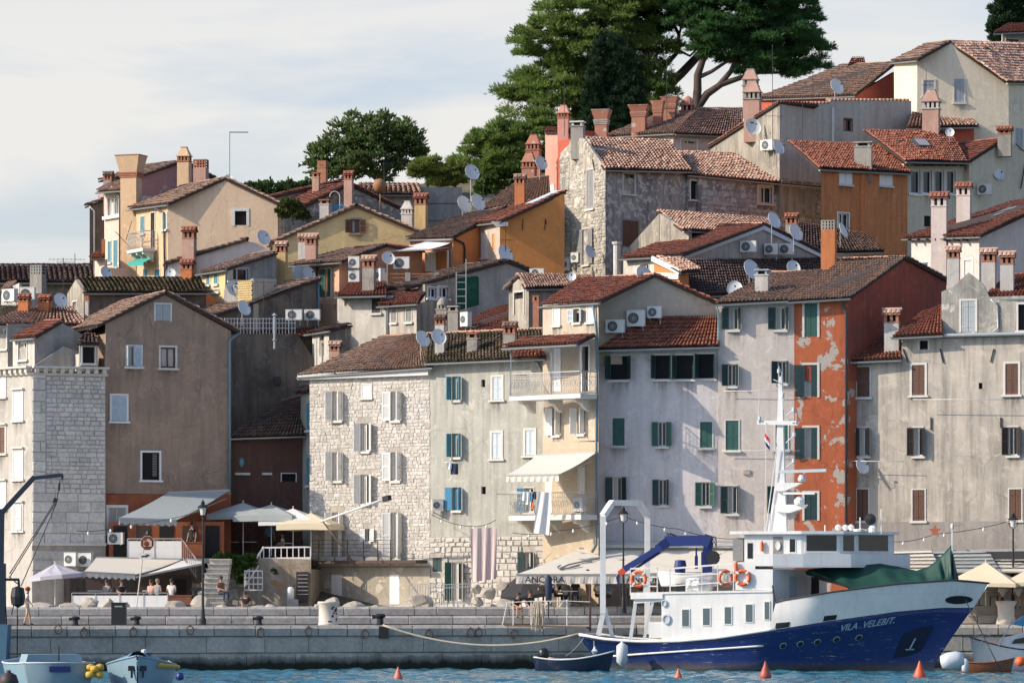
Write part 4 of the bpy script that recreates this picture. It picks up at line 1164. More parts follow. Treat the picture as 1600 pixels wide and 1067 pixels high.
# --- beige house
h = House('pale beige house with dark green shutters beside the red house', 1180, 950, 210.3)
A, B_ = (1122,210.7), (1241,210.15)
wl = [W(1139,481,1154,515,M_dkgreen,168,112,sur=.03), W(1212,480,1228,515,M_dkgreen,168,112,sur=.03), W(1137,569,1150,603,M_dkgreen,150,112,sur=.03), W(1215,564,1229,599,M_dkgreen,150,112,sur=.03),
      W(1134,657,1154,703,M_green,0,0,sur=.06), W(1212,657,1231,702,M_green,0,0,sur=.06), W(1137,759,1152,802,M_dkgreen,168,100,sur=.06), W(1210,759,1225,802,M_dkgreen,168,100,sur=.06)]
f = h.wall(m_f8, A, B_, [(1122,476),(1241,471)], 965, wl, depth=6)
h.roof((1116,475,210.2),(1233,469,209.8),(1297,425,215.3),(1206,427,216.3), M_tile_old, w=.2, l=.34, rmat=M_tile_pale)
h.pipe([f.pt(1119,476,.2), f.pt(1123,488,.08), f.pt(1123,535,.08), f.pt(1112,543,.3)], .05, M_bluepipe)
chimney(h, 1191, 466, 421, 25, 211.8, 'slab', m_chw, M_gutter)
# --- red house
h = House('red house with peeling render, green shutters and a shade-darkened red gable side', 1283, 950, 210.3)
A, B_ = (1241,210.12), (1325,209.7)
wl = [W(1257,474,1277,526,M_green,0,0,'plank',sur=.11,sill=0), W(1257,570,1277,620,M_dkgreen,172,0,'plank',sur=.11,sill=0), W(1257,668,1277,717,M_dkgreen,172,0,'plank',sur=.11,sill=0), W(1257,770,1277,812,M_dkgreen,0,0,'plank',sur=.11,sill=0)]
f = h.wall(m_red, A, B_, [(1241,470),(1325,466)], 965, wl, depth=3)
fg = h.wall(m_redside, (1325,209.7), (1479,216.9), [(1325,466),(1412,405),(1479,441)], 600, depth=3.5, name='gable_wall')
h.roof((1231,471,209.8),(1329,465,209.4),(1415,403,213.7),(1319,406,217.5), M_tile_old, w=.2, l=.34, rmat=M_tile_pale)
h.gable(fg, (1325,466), (1412,404), (1481,441), 4, M_tile_old, left=False, ridge=False)
h.pipe([f.pt(1312,468,.25), f.pt(1318,478,.12), f.pt(1322,490,.08), f.pt(1322,860,.08)], .06, M_pipe)
# --- stained white house
h = House('stained white house with brown louvred shutters and a small attic gable, at the right edge', 1465, 955, 209.3)
A, B_ = (1326,210.5), (1650,207.1)
wl = [W(1339,573,1359,620,M_brown,0,0,sur=.06), W(1425,570,1445,617,M_brown,0,0,sur=.11), W(1571,568,1591,616,M_brown,0,0,sur=.11), W(1437,532,1450,546,sur=.09,sill=0,pane='dark'),
      W(1343,668,1357,712,M_dkbrown,170,112,sur=.06), W(1428,668,1442,712,M_dkbrown,168,112,sur=.06), W(1576,667,1590,711,M_dkbrown,160,140,sur=.06),
      W(1339,764,1357,813,M_brown,0,0,'plank',sur=.06), W(1426,765,1445,813,M_brown,0,0,'plank',sur=.06), W(1577,764,1596,812,M_brown,0,0,'plank',sur=.06), W(1529,598,1535,608,sur=0,sill=0,pane='dark')]
f = h.wall(m_f10, A, B_, [(1326,566),(1408.5,562),(1409,530),(1650,524)], 815, wl, depth=5)
h.wall(m_plinth, (1326,210.46), (1650,207.06), [(1326,815),(1650,815)], 970, depth=4, name='lower_wall')
h.roof((1316,565,210.1),(1409,561,209.3),(1409,527,211.9),(1372,527,212.5), M_tile_red, w=.19, l=.33, ridge=False)
h.roof((1394,527,209.2),(1474,523,208.4),(1471,478,211.3),(1440,490,211.7), M_tile_red, w=.19, l=.33, ridge=False)
mb = MB(); mb.tube([f.pt(1394,527,.35), f.pt(1650,521,.35)], .09, 8); obj('gutter', mb, M_gutter, h.root)
mb = MB(); ua, ub = f.u(1472), f.u(1650); z = f.uz(1500,524)[1]; mb.prism([f.at(ua,z-.05,-1.2), f.at(ub,z-.05,-1.2), f.at(ub,z-.05,.3), f.at(ua,z-.05,.3)], (0,0,.08)); obj('parapet_ledge', mb, M_fascia, h.root)
fa = h.wall(m_attic, (1471,209.7), (1660,207.9), [(1471,456),(1490,448),(1502,436),(1513,426),(1524,434),(1536,444),(1546,464),(1660,460)], 530, [W(1502,470,1524,518,M_greyshut,0,0,'plank',sur=.10,sill=0), W(1591,475,1620,516,sur=.08,pane='dark',fr=M_dkbrown)], depth=3, name='attic_wall')
h.roof((1536,467,209.3),(1660,462,207.7),(1660,425,211.7),(1572,432,212.7), M_tile_red, w=.2, l=.34)
for q in range(3): chimney(h, (1490,1545,1574)[q], (470,468,478)[q], (388,391,396)[q], (23,26,25)[q], (211.3,210.7,209.8)[q], 'tile', m_chw, tm=M_tile_pale, sink=1.2)
chimney(h, 1394, 556, 485, 28, 210.3, 'tile', m_chw, tm=M_tile_pale)
h.pipe([fa.pt(1549,468,.2), fa.pt(1559,478,.06), fa.pt(1560,512,.06), fa.pt(1552,520,.2)], .05, M_gutter)
h.pipe([f.pt(1316,564,.3), f.pt(1322,578,.12), f.pt(1328,590,.08), f.pt(1328,860,.08)], .055, M_bluepipe)
mb = MB()
for (xa,ya,xb,yb) in ((1411,545,1419,566),(1469,545,1474,567),(1553,545,1548,566),(1455,652,1455,672),(1564,652,1564,668)): mb.bar(f.pt(xa,ya,.05), f.pt(xb,yb,.05), .05)
obj('tie_anchors', mb, M_iron, h.root)
# ================================================================== SECOND ROW AND UP
def strip_roof(h, f, a, b, depth, mat, over=.15, lift=.06, **k):
    """one slope drawn on its verge (a eave, b ridge, both on facade f), running straight back"""
    p, q = f.pt(*a, over)+V((0,0,lift)), f.pt(*b, over)+V((0,0,lift)); bk = -f.n*depth
    if a[0] < b[0]: return make_roof(h.root, p+bk, p, q, q+bk, mat, gutter=False, **k)
    return make_roof(h.root, p, p+bk, q+bk, q, mat, gutter=False, **k)

# --- apricot and pink tall houses, upper left
h = House('slim grey-brown house end behind the pink houses at upper left', 152, 420, 264)
f = h.wall(m_dark, (140,265), (168,265.3), [(140,322),(168,312)], 470, depth=2, ext=V((-.05,1,0)))
strip_roof(h, f, (138,322), (169,311), 1.6, M_tile_brown, ridge=False)
h.pipe([f.pt(139,323,.2), f.pt(147,330,.1), f.pt(147,460,.1)], .05, M_whitew); chimney(h, 169.5, 313, 271, 16, 264, 'tile', m_chg, tm=M_tile_brown)
h = House('pale pink house with a white loggia and a tall flared apricot chimney', 185, 440, 260)
f = h.wall(m_pink, (163,262.5), (197,260), [(163,299),(197,292)], 470, [W(168,307,191,338,fr=M_white,sur=.05,bars=1), W(169,377,174,410,M_teal,0,0,sur=.04), W(178,375,184,418,M_teal,0,0,sur=.04), W(187,373,192,410,M_teal,0,0,sur=.04)], depth=4)
mb = MB()
for i in range(5): x = 168+23*i/4; mb.bar(f.pt(x,339,.02), f.pt(x,306,.02), .07)
obj('loggia_posts', mb, M_white, h.root)
mb = MB(); ua,ub = f.u(164), f.u(193); z = f.uz(164,344)[1]; mb.prism([f.at(ua,z,0),f.at(ub,z,0),f.at(ub,z,.2),f.at(ua,z,.2)], (0,0,.2)); obj('balcony', mb, M_white, h.root)
h.roof((151,300,262),(193,297,259.4),(205,281,262.5),(178,284,265), M_tile_pale, ridge=False)
chimney(h, 205, 440, 243, 33, 258, 'flare', m_pillar, M_brick, rot=-20, sink=1)
h.pipe([f.pt(190,298,.4), f.pt(194,310,.3), f.pt(194,440,.3)], .06, M_pipe)
mb = MB(); mb.tube([P(197,375,256), P(206,345,256)], .02, 5); mb.tube([P(180,362,256.5),P(202,385,256.5)], .02, 5); obj('rods', mb, M_iron, h.root)
h.roof((140,405,257),(163,403,255.5),(163,393,257.5),(150,395,258.5), M_tile_red, ridge=False, gutter=False)
h.wall(m_pink, (148,257.8), (163,256.6), [(148,408),(163,405)], 470, depth=2)
mb = MB(); mb.box(xof(160,257),xof(165,257),256.4,256.8,zof(404,257),zof(375,257)); obj('flue_pipe', mb, m_cho, h.root)
h = House('mauve gable wall with two brick-topped chimneys behind the apricot house', 270, 330, 265)
f = h.wall(m_mauve, (215,263), (340,267.5), [(215,277),(285,255),(340,283)], 360, depth=4)
h.gable(f, (213,278), (285,254), (342,284), 4, M_tile_old)
chimney(h, 288, 292, 230, 23, 262.3, 'pyr', m_pillar, M_brick); chimney(h, 314, 280, 250, 25, 265, 'vents', m_chp, M_brick)
mb = MB(); mb.bar(f.pt(302,280,.1),f.pt(320,280,.1),.5); obj('flashing', mb, M_gutter, h.root)
h = House('apricot house with an ornate iron balcony and a wide blank gable, upper left', 330, 430, 254)
fl = h.wall(m_pillar, (213,257), (262,253), [(213,325),(262,321)], 470, [W(220,338,226,365,M_teal,0,0,sur=.05), W(236,332,242,388,sur=.06,pane='dark',sill=0), W(254,333,261,359,M_paleblue,0,0,sur=.05), W(224,420,231,445,M_teal,0,0,sur=.05), W(242,420,250,445,M_teal,0,0,sur=.05)], depth=4)
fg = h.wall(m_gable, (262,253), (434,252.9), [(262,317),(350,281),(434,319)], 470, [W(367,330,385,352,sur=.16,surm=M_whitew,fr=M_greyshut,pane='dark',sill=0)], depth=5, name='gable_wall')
h.roof((200,327,257.4),(263,319,252.5),(352,279,252.9),(290,291,259), M_tile_old, w=.22, rmat=M_tile_pale)
h.gable(fg, (262,316), (350,279.5), (436,320), 5, M_tile_old, left=False, ridge=False)
h.pipe([fl.pt(247,325,.3), fl.pt(258,332,.1), fl.pt(260,440,.1)], .06, M_pipe)
fb2 = Fac((213,256.6),(262,252.6)); balcony(h, fb2, 217, 242, 388, 393, 361, .8, True)
mb = MB(); a,b = fb2.pt(219,402,.1), fb2.pt(243,402,.1); c,d = fb2.pt(243,411,.8), fb2.pt(219,411,.8); mb.add([a,b,c,d,c-V((0,0,.2)),d-V((0,0,.2))],[(0,1,2,3),(3,2,4,5)]); obj('awning', mb, plain('turquoise_canvas',(.05,.32,.28),.8), h.root)
mb = MB(); mb.box(xof(402,256.5),xof(411,256.5),256.6,257.2,zof(337,257),zof(328,257)); obj('meter_box', mb, M_whitew, h.root)
f = h.wall(m_grey2, (434,253.2), (446,254.2), [(434,325),(446,330)], 380, [W(436,328,442,368,M_teal,0,0,sur=.03)], depth=2)
# --- low pinkish gable in front
h = House('long low pinkish gable under the apricot house', 370, 430, 246)
f = h.wall(m_r6, (262,243), (436,243.6), [(262,412),(384,377),(402,380),(436,400)], 470, depth=4)
strip_roof(h, f, (258,414), (386,375.5), 4.5, M_tile_old)
chimney(h, 296, 404, 357, 23, 243, 'tile', m_chp, tm=M_tile_red)
h = House('small yellow house with two teal shutters and a sloping lean-to roof', 345, 465, 233)
f = h.wall(m_yellow, (316,234), (352,231.6), [(316,424),(352,421)], 500, [W(323,428,328,445,M_teal,0,0,sur=.04), W(335,427,341,444,M_teal,0,0,sur=.04), W(322,452,343,458,sur=.03,pane='dark')], depth=3)
fr = h.wall(m_conc, (352,231.6), (432,234.5), [(352,421),(432,396)], 500, [W(356,420,388,438,sur=.05,surm=M_paleblue,fr=M_paleblue)], depth=3)
h.roof((308,428,234),(354,421,231.2),(434,395,234.3),(392,400,237.5), M_tile_old)
chimney(h, 293, 440, 408, 22, 235, 'tile', m_cho, tm=M_tile_red); chimney(h, 440, 425, 380, 20, 236, 'tile', m_chy, tm=M_tile_pale); chimney(h, 487, 410, 368, 21, 238, 'tile', m_chp, tm=M_tile_pale)
chimney(h, 473, 402, 368, 15, 240, 'tile', m_chw, tm=M_tile_pale)
h = House('grey cube house with a honeycomb block screen', 400, 480, 231)
f = h.wall(m_conc, (350,231), (396,229.4), [(350,452),(396,435)], 520, depth=2)
fr = h.wall(m_cream, (396,229.4), (432,231), [(396,435),(432,436)], 520, depth=2.5)
f2 = Fac((372,230.16),(396,229.33)); mb = MB(); ua, ub = f2.u(373), f2.u(395)
n = 0
for r_ in range(9):
    for c_ in range(7):
        z = f2.uz(373,470)[1] + r_*.125; u = ua + (ub-ua)*(c_+.5*(r_%2))/7
        p = f2.at(u,z,.02); k = .06
        q = [p+f2.t*(k*math.cos(t))+V((0,0,k*math.sin(t))) for t in [R(30+60*i) for i in range(6)]]
        for a,b in zip(q,q[1:]+q[:1]): mb.bar(a,b,.035,.05)
o = obj('block_screen', mb, m_yellow, h.root); o['kind'] = 'stuff'
# --- yellow gable, stone gable etc.
h = House('broad yellow gable with a small brown-shuttered window', 545, 400, 246)
f = h.wall(m_yellow, (426,244.5), (660,245.2), [(426,379),(557,325),(660,365)], 460, [W(549,343,562,364,M_brown,172,172,sur=.1,surm=m_grey2,fr=M_brown)], depth=5)
h.gable(f, (424,381), (557,323.5), (662,367), 5, M_tile_old, w=.22)
chimney(h, 637, 362, 314, 21, 249, 'pyr', m_chw, m_chw); chimney(h, 658, 368, 305, 22, 248, 'tile', m_chy, M_brick, tm=M_tile_red)
h = House('dark rubble stone gable behind the yellow gable', 540, 380, 257)
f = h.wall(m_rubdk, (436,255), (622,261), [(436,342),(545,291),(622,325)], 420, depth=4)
stones(h.root, f, 455, 296, 620, 345, .34, .5, island('dark_rubble_stone',[(.2,.19,.175),(.28,.265,.24),(.15,.145,.14),(.34,.32,.285)],.95), .04, .05, False, seed=21, clip=lambda u,z: z < f.uz(545,293)[1] - abs(u-f.u(545))*.47 and random.random() < .8)
h.gable(f, (434,344), (545,289.5), (624,327), 4, M_tile_red, w=.24)
f2 = h.wall(m_grey, (385,258), (560,262), [(385,318),(545,284),(560,290)], 400, depth=2); strip_roof(h, f2, (383,319), (545,283), 2, M_tile_red, ridge=False)
chimney(h, 545, 300, 270, 16, 257, 'tile', m_chp, M_brick, tm=M_tile_red); chimney(h, 494, 320, 270, 13, 259, 'slab', m_chp); chimney(h, 504, 315, 252, 17, 262, 'vents', M_brick, M_brick)
chimney(h, 508, 345, 312, 18, 252, 'slab', m_chw)
mb = MB(); mb.box(xof(520,252.5),xof(537,252.5),252.3,252.8,zof(332,252.5),zof(320,252.5)); obj('blue_shutter', mb, M_blue, h.root)
mb = MB(); mb.tube([P(531,332,252)] + [P(523+8*math.cos(t), 308-9*math.sin(t), 252) for t in (0,.5,1,1.57,2.1,2.6,3.1)], .025, 5); obj('hooked_pipe', mb, M_whitew, h.root)
h = House('grey house with a short red barrel-tile roof behind the stone gable', 610, 370, 262)
f = h.wall(m_grey, (556,262.5), (660,264), [(556,303),(660,303)], 400, depth=4)
h.roof((553,304,262),(662,304,263.6),(654,289,266.5),(560,289,265), M_tile_pale, w=.34, l=.4)
h = House('tall grey concrete retaining wall below the pale pines', 682, 380, 265, name='retaining_wall', cat='wall', group=None)
f = h.wall(PL('grey_blue_concrete',(.36,.37,.355),(.24,.25,.24),.5,seed=60), (645,266), (722,267), [(645,292),(722,293)], 420, depth=2)
mb = MB(); mb.bar(f.pt(645,318,.02),f.pt(722,318,.02),.04); mb.bar(f.pt(645,345,.02),f.pt(722,345,.02),.04); obj('pour_joints', mb, m_dark, h.root)
# --- orange houses
h = House('pink and orange house with white shutters, a cream awning and a brown roof', 700, 430, 241)
fl = h.wall(m_pkor, (640,242.5), (708,239), [(640,375),(708,375)], 470, [W(682,392,700,424,M_white,140,150,sur=.04,pane='dark',sill=0)], depth=4)
fr = h.wall(m_orange, (708,239), (752,241.5), [(708,374),(752,352)], 470, depth=4)
h.roof((634,374,242.4),(708,372,238.6),(790,325,244),(716,340,250), M_tile_brown, w=.2, l=.34)
h.pipe([fr.pt(709,374,.1), fr.pt(722,380,.1), fr.pt(724,388,.1), fr.pt(724,430,.1)], .06, M_dkbrown)
h = House('pink-orange low house with stacked air conditioner units', 620, 420, 238)
f = h.wall(m_pkor, (530,236), (660,240), [(530,409),(602,386),(660,392)], 480, depth=3)
fl = h.wall(m_peach, (494,238), (530,236), [(494,412),(530,410)], 540, [W(509,420,517,465,M_green,150,120,sur=.08,surm=M_white,fr=M_white,sill=0,pane='curtain')], depth=3)
fl2 = h.wall(m_peach, (494,235), (534,232.8), [(494,466),(534,466)], 600, [W(502,476,504,486,sur=0,pane='dark',sill=0), W(522,476,525,486,sur=0,pane='dark',sill=0)], depth=2, name='lower_wall')
h.roof((452,415,238),(534,409,235.5),(604,384,238),(545,390,243), M_tile_old, w=.2)
strip_roof(h, f, (662,394), (602,385), 3, M_tile_red, ridge=False)
h = House('ochre house with a cream front and a long red-brown roof', 810, 430, 240)
fl = h.wall(m_cream, (742,242), (781,239.3), [(742,350),(781,348)], 480, [W(753,363,762,403,M_white,0,0,sur=.05), W(769,366,773,392,sur=0,pane='curtain',sill=0)], depth=4)
fr = h.wall(m_ochre, (781,239.3), (882,240), [(781,347),(882,303)], 480, depth=5)
h.roof((725,353,242.3),(783,346,238.9),(884,300,240.1),(807,322,245.6), M_tile_red, w=.2)
h.pipe([fl.pt(728,354,.3), fl.pt(742,360,.1), fl.pt(744,420,.1)], .06, M_whitew)
mb = MB()
for x in (817,852): mb.bar(fr.pt(x,342,.04), fr.pt(x-1,360,.04), .04)
mb.bar(fr.pt(852,342,.04), fr.pt(853,350,.04), .04); obj('tie_anchors', mb, M_iron, h.root)
mb = MB(); a,b,c,d = (fr.pt(825,322,-.9),fr.pt(872,301,-.9),fr.pt(878,304,-.2),fr.pt(838,322,-.2)); up=V((0,0,.22)); mb.add([a+up,b+up,c+up,d+up],[(3,2,1,0)]); obj('roof_flashing', mb, M_paleblue, h.root)
chimney(h, 813, 322, 275, 19, 243, 'tile', m_cho, tm=M_tile_old)
mb = MB(); mb.prism([fr.pt(767,347,.35),fr.pt(792,348,.35),fr.pt(792,354,.35),fr.pt(776,355,.35)], fr.n*-.3); obj('eaves_board', mb, M_white, h.root)
h = House('brown-tiled roof house between the pines and the pink chimney', 805, 340, 252)
f = h.wall(m_grey2, (752,250), (860,252), [(752,326),(860,322)], 380, depth=4)
h.roof((748,328,249.5),(862,322,250),(858,277,257),(812,283,257.5), M_tile_old, w=.22)
# --- houses right of dark wall: dark lean-to gable
h = House('stained dark gable wall under a single tiled slope, with antennas', 420, 530, 229)
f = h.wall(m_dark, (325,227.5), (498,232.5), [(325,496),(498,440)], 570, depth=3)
strip_roof(h, f, (322,499), (499,438), 3, M_tile_old)
h.pipe([f.pt(496,440,.1), f.pt(496,560,.1)], .05, M_bluepipe)
h = House('small cream dormer house with a brown plank wall above the stone house roof', 520, 570, 226)
f = h.wall(m_white, (488,227.5), (514,226), [(488,520),(514,516)], 600, [W(499,524,506,556,fr=M_dkbrown,sur=.0,pane='dark',sill=0)], depth=2)
f2 = h.wall(m_grey2, (514,226), (549,228), [(514,516),(549,509)], 600, depth=2)
h.roof((478,522,227.8),(516,516,225.6),(551,508,227.8),(520,509,230), M_tile_dark, gutter=True, ridge=False)
chimney(h, 524, 565, 536, 20, 224.5, 'tile', m_chp, M_brick, tm=M_tile_pale)
h = House('whitewashed house with a red lean-to roof and dark louvred window', 570, 560, 231)
f = h.wall(m_white, (527,231.5), (614,230), [(527,462),(614,462)], 600, [W(581,466,595,489,M_dkbrown,0,0,sur=.03), W(581,528,598,540,M_dkbrown,0,0,sur=.03), W(538,466,542,478,sur=0,pane='curtain',sill=0)], depth=3)
h.roof((524,463,230.9),(604,461,229.4),(604,441,233),(548,444,234.2), M_tile_red, w=.2, ridge=False)
chimney(h, 577, 462, 402, 23, 231, 'tile', m_chg, tm=M_tile_pale); 
h = House('small weathered white house with two grey shutters and a rusty tile roof', 630, 530, 228)
f = h.wall(m_f10, (606,229.5), (651,227.8), [(606,477),(651,475)], 560, [W(612,483,620,504,M_greywood,0,0,sur=.04), W(635,482,644,503,M_greywood,0,0,sur=.04)], depth=2.5)
f2 = h.wall(m_grey2, (651,227.8), (700,230), [(651,474),(700,466)], 560, [W(669,449,683,465,fr=M_white,sur=.06), W(686,449,700,465,fr=M_white,sur=.06)][:0], depth=2.5)
h.roof((590,478,229.6),(653,474,227.4),(665,457,229.6),(606,460,232), M_tile_red, w=.2, ridge=False)
f3 = h.wall(m_grey2, (664,231), (712,232.5), [(664,444),(712,440)], 520, [W(668,450,682,465,fr=M_white,sur=.06,surm=M_white), W(685,449,700,465,fr=M_white,sur=.06,surm=M_white)], depth=2)
h.pipe([f.pt(602,478,.2), f.pt(606,486,.1), f.pt(607,550,.1)], .06, M_gutter)
h = House('grey gable house with a painted green patch and a ladder', 770, 480, 234)
f = h.wall(m_grey, (655,232), (872,238), [(655,452),(660,444),(792,411),(872,442)], 540, depth=4)
h.gable(f, (640,450), (792,410), (874,443), 4, M_tile_brown, right=True)
mb = MB(); ua,ub = f.u(711), f.u(748); z0_,z1_ = f.uz(730,487)[1], f.uz(730,431)[1]
mb.prism([f.at(ua,z0_,.012), f.at(ub,z0_+.4,.012), f.at(ub,z1_-.05,.012), f.at(ub-.15,z1_+.03,.012), f.at(ua,z1_-.2,.012)], f.n*.008); obj('painted_patch', mb, plaster('green_paint_patch',(.02,.12,.075),(.03,.07,.05),.5,seed=61), h.root)
h = House('red sloping roof house with two plain chimney stacks behind the sage house', 780, 520, 225)
h.wall(m_grey2, (700,226), (850,223), [(700,524),(850,521)], 580, depth=3)
h.roof((690,524,226),(852,521,222.2),(842,468,230),(770,484,232), M_tile_red, w=.2, ridge=False)
chimney(h, 691, 515, 465, 21, 226.5, 'dome', m_chg, m_chg); chimney(h, 709, 520, 478, 20, 225.8, 'slab', m_chg, m_chg)
h = House('weathered dormer with an open window hole under an old tile roof', 830, 500, 222)
f = h.wall(m_grey2, (795,223), (826,221.2), [(795,450),(810,436),(826,448)], 540, [W(804,456,818,492,sur=.1,surm=m_white,pane='dark',sill=0)], depth=2)
f2 = h.wall(m_grey2, (826,221.2), (930,226), [(826,450),(930,446)], 520, depth=2)
h.roof((820,451,220.6),(938,449,225.4),(925,433,229),(808,430,223.6), M_tile_pale, w=.24, ridge=True)
h.roof((790,452,224.2),(790,451.5,222.6),(809,432,222.6),(812,430,224.2), M_tile_brown, gutter=False, ridge=False)
chimney(h, 838, 512, 462, 12, 219.8, 'slab', M_brick, M_brick, sink=1.0)
# ================================================================== RIGHT MIDDLE
h = House('big old rubble stone house with barrel-tile roofs', 1000, 430, 248)
wl = [W(917,264,928,327,M_greywood,0,0,sur=.05), W(911,357,921,414,M_greywood,174,174,sur=.05,pane='dark'), W(879,276,884,300,M_greywood,0,0,sur=.03)]
fl = h.wall(m_m1lit, (875,253), (946,247.5), [(875,240),(889,226),(892,218),(912,216),(946,263)], 500, wl, depth=3)
stones(h.root, fl, 924, 222, 946, 440, .2, .28, M_rubst, .04, .05, False, fl.holes, seed=31, clip=lambda u,z: z < fl.uz(912,217)[1]-(u-fl.u(912))*.92)
stones(h.root, fl, 875, 244, 890, 440, .2, .28, M_rubst, .04, .05, False, fl.holes, seed=32)
stones(h.root, fl, 890, 225, 924, 440, .2, .3, M_rubst, .03, .06, False, fl.holes, seed=34, clip=lambda u,z: random.random() < .45)
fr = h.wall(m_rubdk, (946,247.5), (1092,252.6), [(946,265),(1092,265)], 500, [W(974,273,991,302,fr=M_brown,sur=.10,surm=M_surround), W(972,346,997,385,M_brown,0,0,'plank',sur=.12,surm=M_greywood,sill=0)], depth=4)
fr2 = h.wall(m_rub, (1092,252.0), (1285,258.6), [(1092,274),(1245,284),(1285,292)], 460, [W(1083,284,1105,311,sur=.12), W(1185,293,1206,317,sur=.12)][1:], depth=4)
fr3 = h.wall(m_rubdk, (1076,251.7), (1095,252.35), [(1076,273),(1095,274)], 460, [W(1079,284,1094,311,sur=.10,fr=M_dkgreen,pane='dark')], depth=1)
stones(h.root, fr2, 1096, 296, 1282, 335, .3, .42, island('whitened_rubble_stone',[(.42,.415,.40),(.52,.51,.48),(.33,.325,.31),(.46,.45,.43),(.22,.21,.2)],.95), .05, .06, False, fr2.holes, seed=33)
h.roof((944,265,247),(1082,268,251.6),(1046,222,257),(913,216,253.5), M_tile_pale, w=.27, l=.4)
h.roof((1074,273,251.4),(1288,293,258.2),(1206,243,262),(1046,238,258), M_tile_pale, w=.27, l=.4, ridge=False)
chimney(h, 903, 226, 190, 24, 251, 'slab', m_chg, M_whitew)
h.pipe([fl.pt(927,250,.05), fl.pt(930,266,.05)], .04, M_iron)
h = House('salmon pink house with a tall brick-capped chimney', 870, 310, 258)
f = h.wall(m_r8, (852,270), (893,267.5), [(852,206),(893,206)], 400, [W(859,288,866,298,M_white,0,0,sur=.03)], depth=4)
h.roof((850,207,269.8),(895,206,267),(892,200,269),(855,201,271), M_tile_red, ridge=False, gutter=False)
chimney(h, 881, 208, 164, 21, 267.5, 'pyr', m_r8, M_brick); chimney(h, 834, 275, 210, 25, 268, 'pyr', m_chr, M_brick); chimney(h, 827, 290, 238, 25, 264, 'pyr', m_chr, M_brick)
h.wall(m_red5, (902,262), (935,263), [(902,203),(935,206)], 300, depth=2)
chimney(h, 940, 215, 172, 23, 263, 'flare', m_chr, m_chg)
h = House('hip-roofed pale house below the umbrella pine', 1080, 240, 266)
fl = h.wall(m_pink, (1000,267), (1052,264.5), [(1000,212),(1052,209)], 330, [W(1030,218,1046,240,fr=M_white,sur=.06)], depth=4)
fr = h.wall(m_r6, (1052,264.5), (1160,268.5), [(1052,211),(1160,214)], 330, [W(1064,220,1088,240,fr=M_white,sur=.08,surm=M_white), W(1108,224,1116,240,fr=M_white,sur=.04)], depth=4)
h.roof((945,214,269),(1054,208,264),(1094,171,269.5),(1030,180,274), M_tile_old, w=.23)
h.roof((1054,209,264),(1166,214,268.2),(1160,171,273),(1094,171,269.5), M_tile_pale, w=.25)
chimney(h, 999, 196, 165, 26, 267, 'flare', m_chr, m_chr); chimney(h, 1028, 190, 158, 17, 268, 'flare', m_chr, m_chr); chimney(h, 1047, 184, 152, 22, 269, 'flare', m_chr, m_chr); chimney(h, 1075, 175, 150, 27, 269.5, 'dome', m_chr, m_chr)
h = House('grey house with a weathered half gable and one red window', 1300, 230, 256)
fl = h.wall(m_grey2, (1110,262.5), (1218,256), [(1110,230),(1218,163)], 340, depth=3)
strip_roof(h, fl, (1108,231.5), (1219,161), 3, M_tile_red, ridge=False)
fr = h.wall(m_r1g, (1218,256), (1424,263), [(1218,163),(1295,160),(1300,156),(1424,158)], 300, [W(1319,187,1331,205,sur=.05,surm=M_brown,fr=M_brown,sill=0)], depth=4)
mb = MB()
for i in range(34):
    x = 1222+5.95*i; p = fr.pt(x, 161 if x < 1296 else 156.5, .05); mb.tube([p, p-fr.n*.5+V((0,0,.05))], .085, 6)
o = obj('verge_tiles', mb, M_tile_old, h.root); o['kind'] = 'stuff'
mb = MB(); mb.tube([fr.pt(1300,168,.08), fr.pt(1300,222,.08)], .09, 8); obj('white_pipe', mb, M_whitew, h.root)
chimney(h, 1173, 190, 108, 27, 262, 'pyr', m_chp, m_chg); chimney(h, 1176, 200, 126, 30, 258.6, 'pyr', m_chp, m_chg)
h = House('coral red house with a long brown tile roof near the top', 1300, 160, 268)
fl = h.wall(m_red5, (1185,272), (1334,266.5), [(1185,154),(1334,151)], 220, depth=4)
fr = h.wall(m_red5, (1334,266.5), (1400,269.5), [(1334,151),(1398,113)], 220, depth=4)
h.roof((1183,155,272),(1336,150,266),(1400,99,269),(1318,103,276), M_tile_old, w=.23)
h.wall(m_red5, (1328,274), (1350,275), [(1328,99),(1339,92),(1350,98)], 130, depth=1.5, name='dormer_wall'); 
h.roof((1325,101,273.7),(1352,100,274.6),(1350,91,275.6),(1330,91,275), M_tile_red, gutter=False, ridge=False)
h = House('small red house with a striped-cap pink chimney', 1470, 220, 258)
f = h.wall(m_red5, (1420,260), (1522,263), [(1420,198),(1522,198)], 260, depth=3)
h.roof((1416,200,259.5),(1530,198,262.4),(1505,180,266),(1425,178,263.6), M_tile_pale, w=.27, l=.38)
chimney(h, 1455, 205, 140, 31, 259, 'pyr', m_chp, m_chw)
h = House('large ivory house with a wide gable at the top right', 1480, 220, 264)
wl = [W(1443,126,1460,150,M_greyshut,0,0,sur=.08), W(1491,124,1507,160,M_greyshut,0,0,sur=.06)]
fl = h.wall(m_cr4, (1397,266.5), (1433,263.5), [(1397,96),(1433,92)], 260, depth=5)
fr = h.wall(m_cr4, (1433,263.5), (1576,263.9), [(1433,93),(1483,67),(1576,126)], 300, wl, depth=5)
fe = h.wall(m_cr4, (1576,263.9), (1680,269), [(1576,128),(1680,130)], 300, [W(1586,202,1598,240,M_greyshut,0,0,sur=.06)], depth=4)
h.roof((1572,129,263.3),(1690,131,270),(1650,72,276),(1482,66,263.7), M_tile_pale, w=.25)
h.roof((1393,98,266.5),(1434,94,262.8),(1484,66,263.6),(1450,70,268), M_tile_old, w=.25)
mb = MB(); chimney(h, 1534, 108, 74, 21, 266.5, 'slab', m_chw)
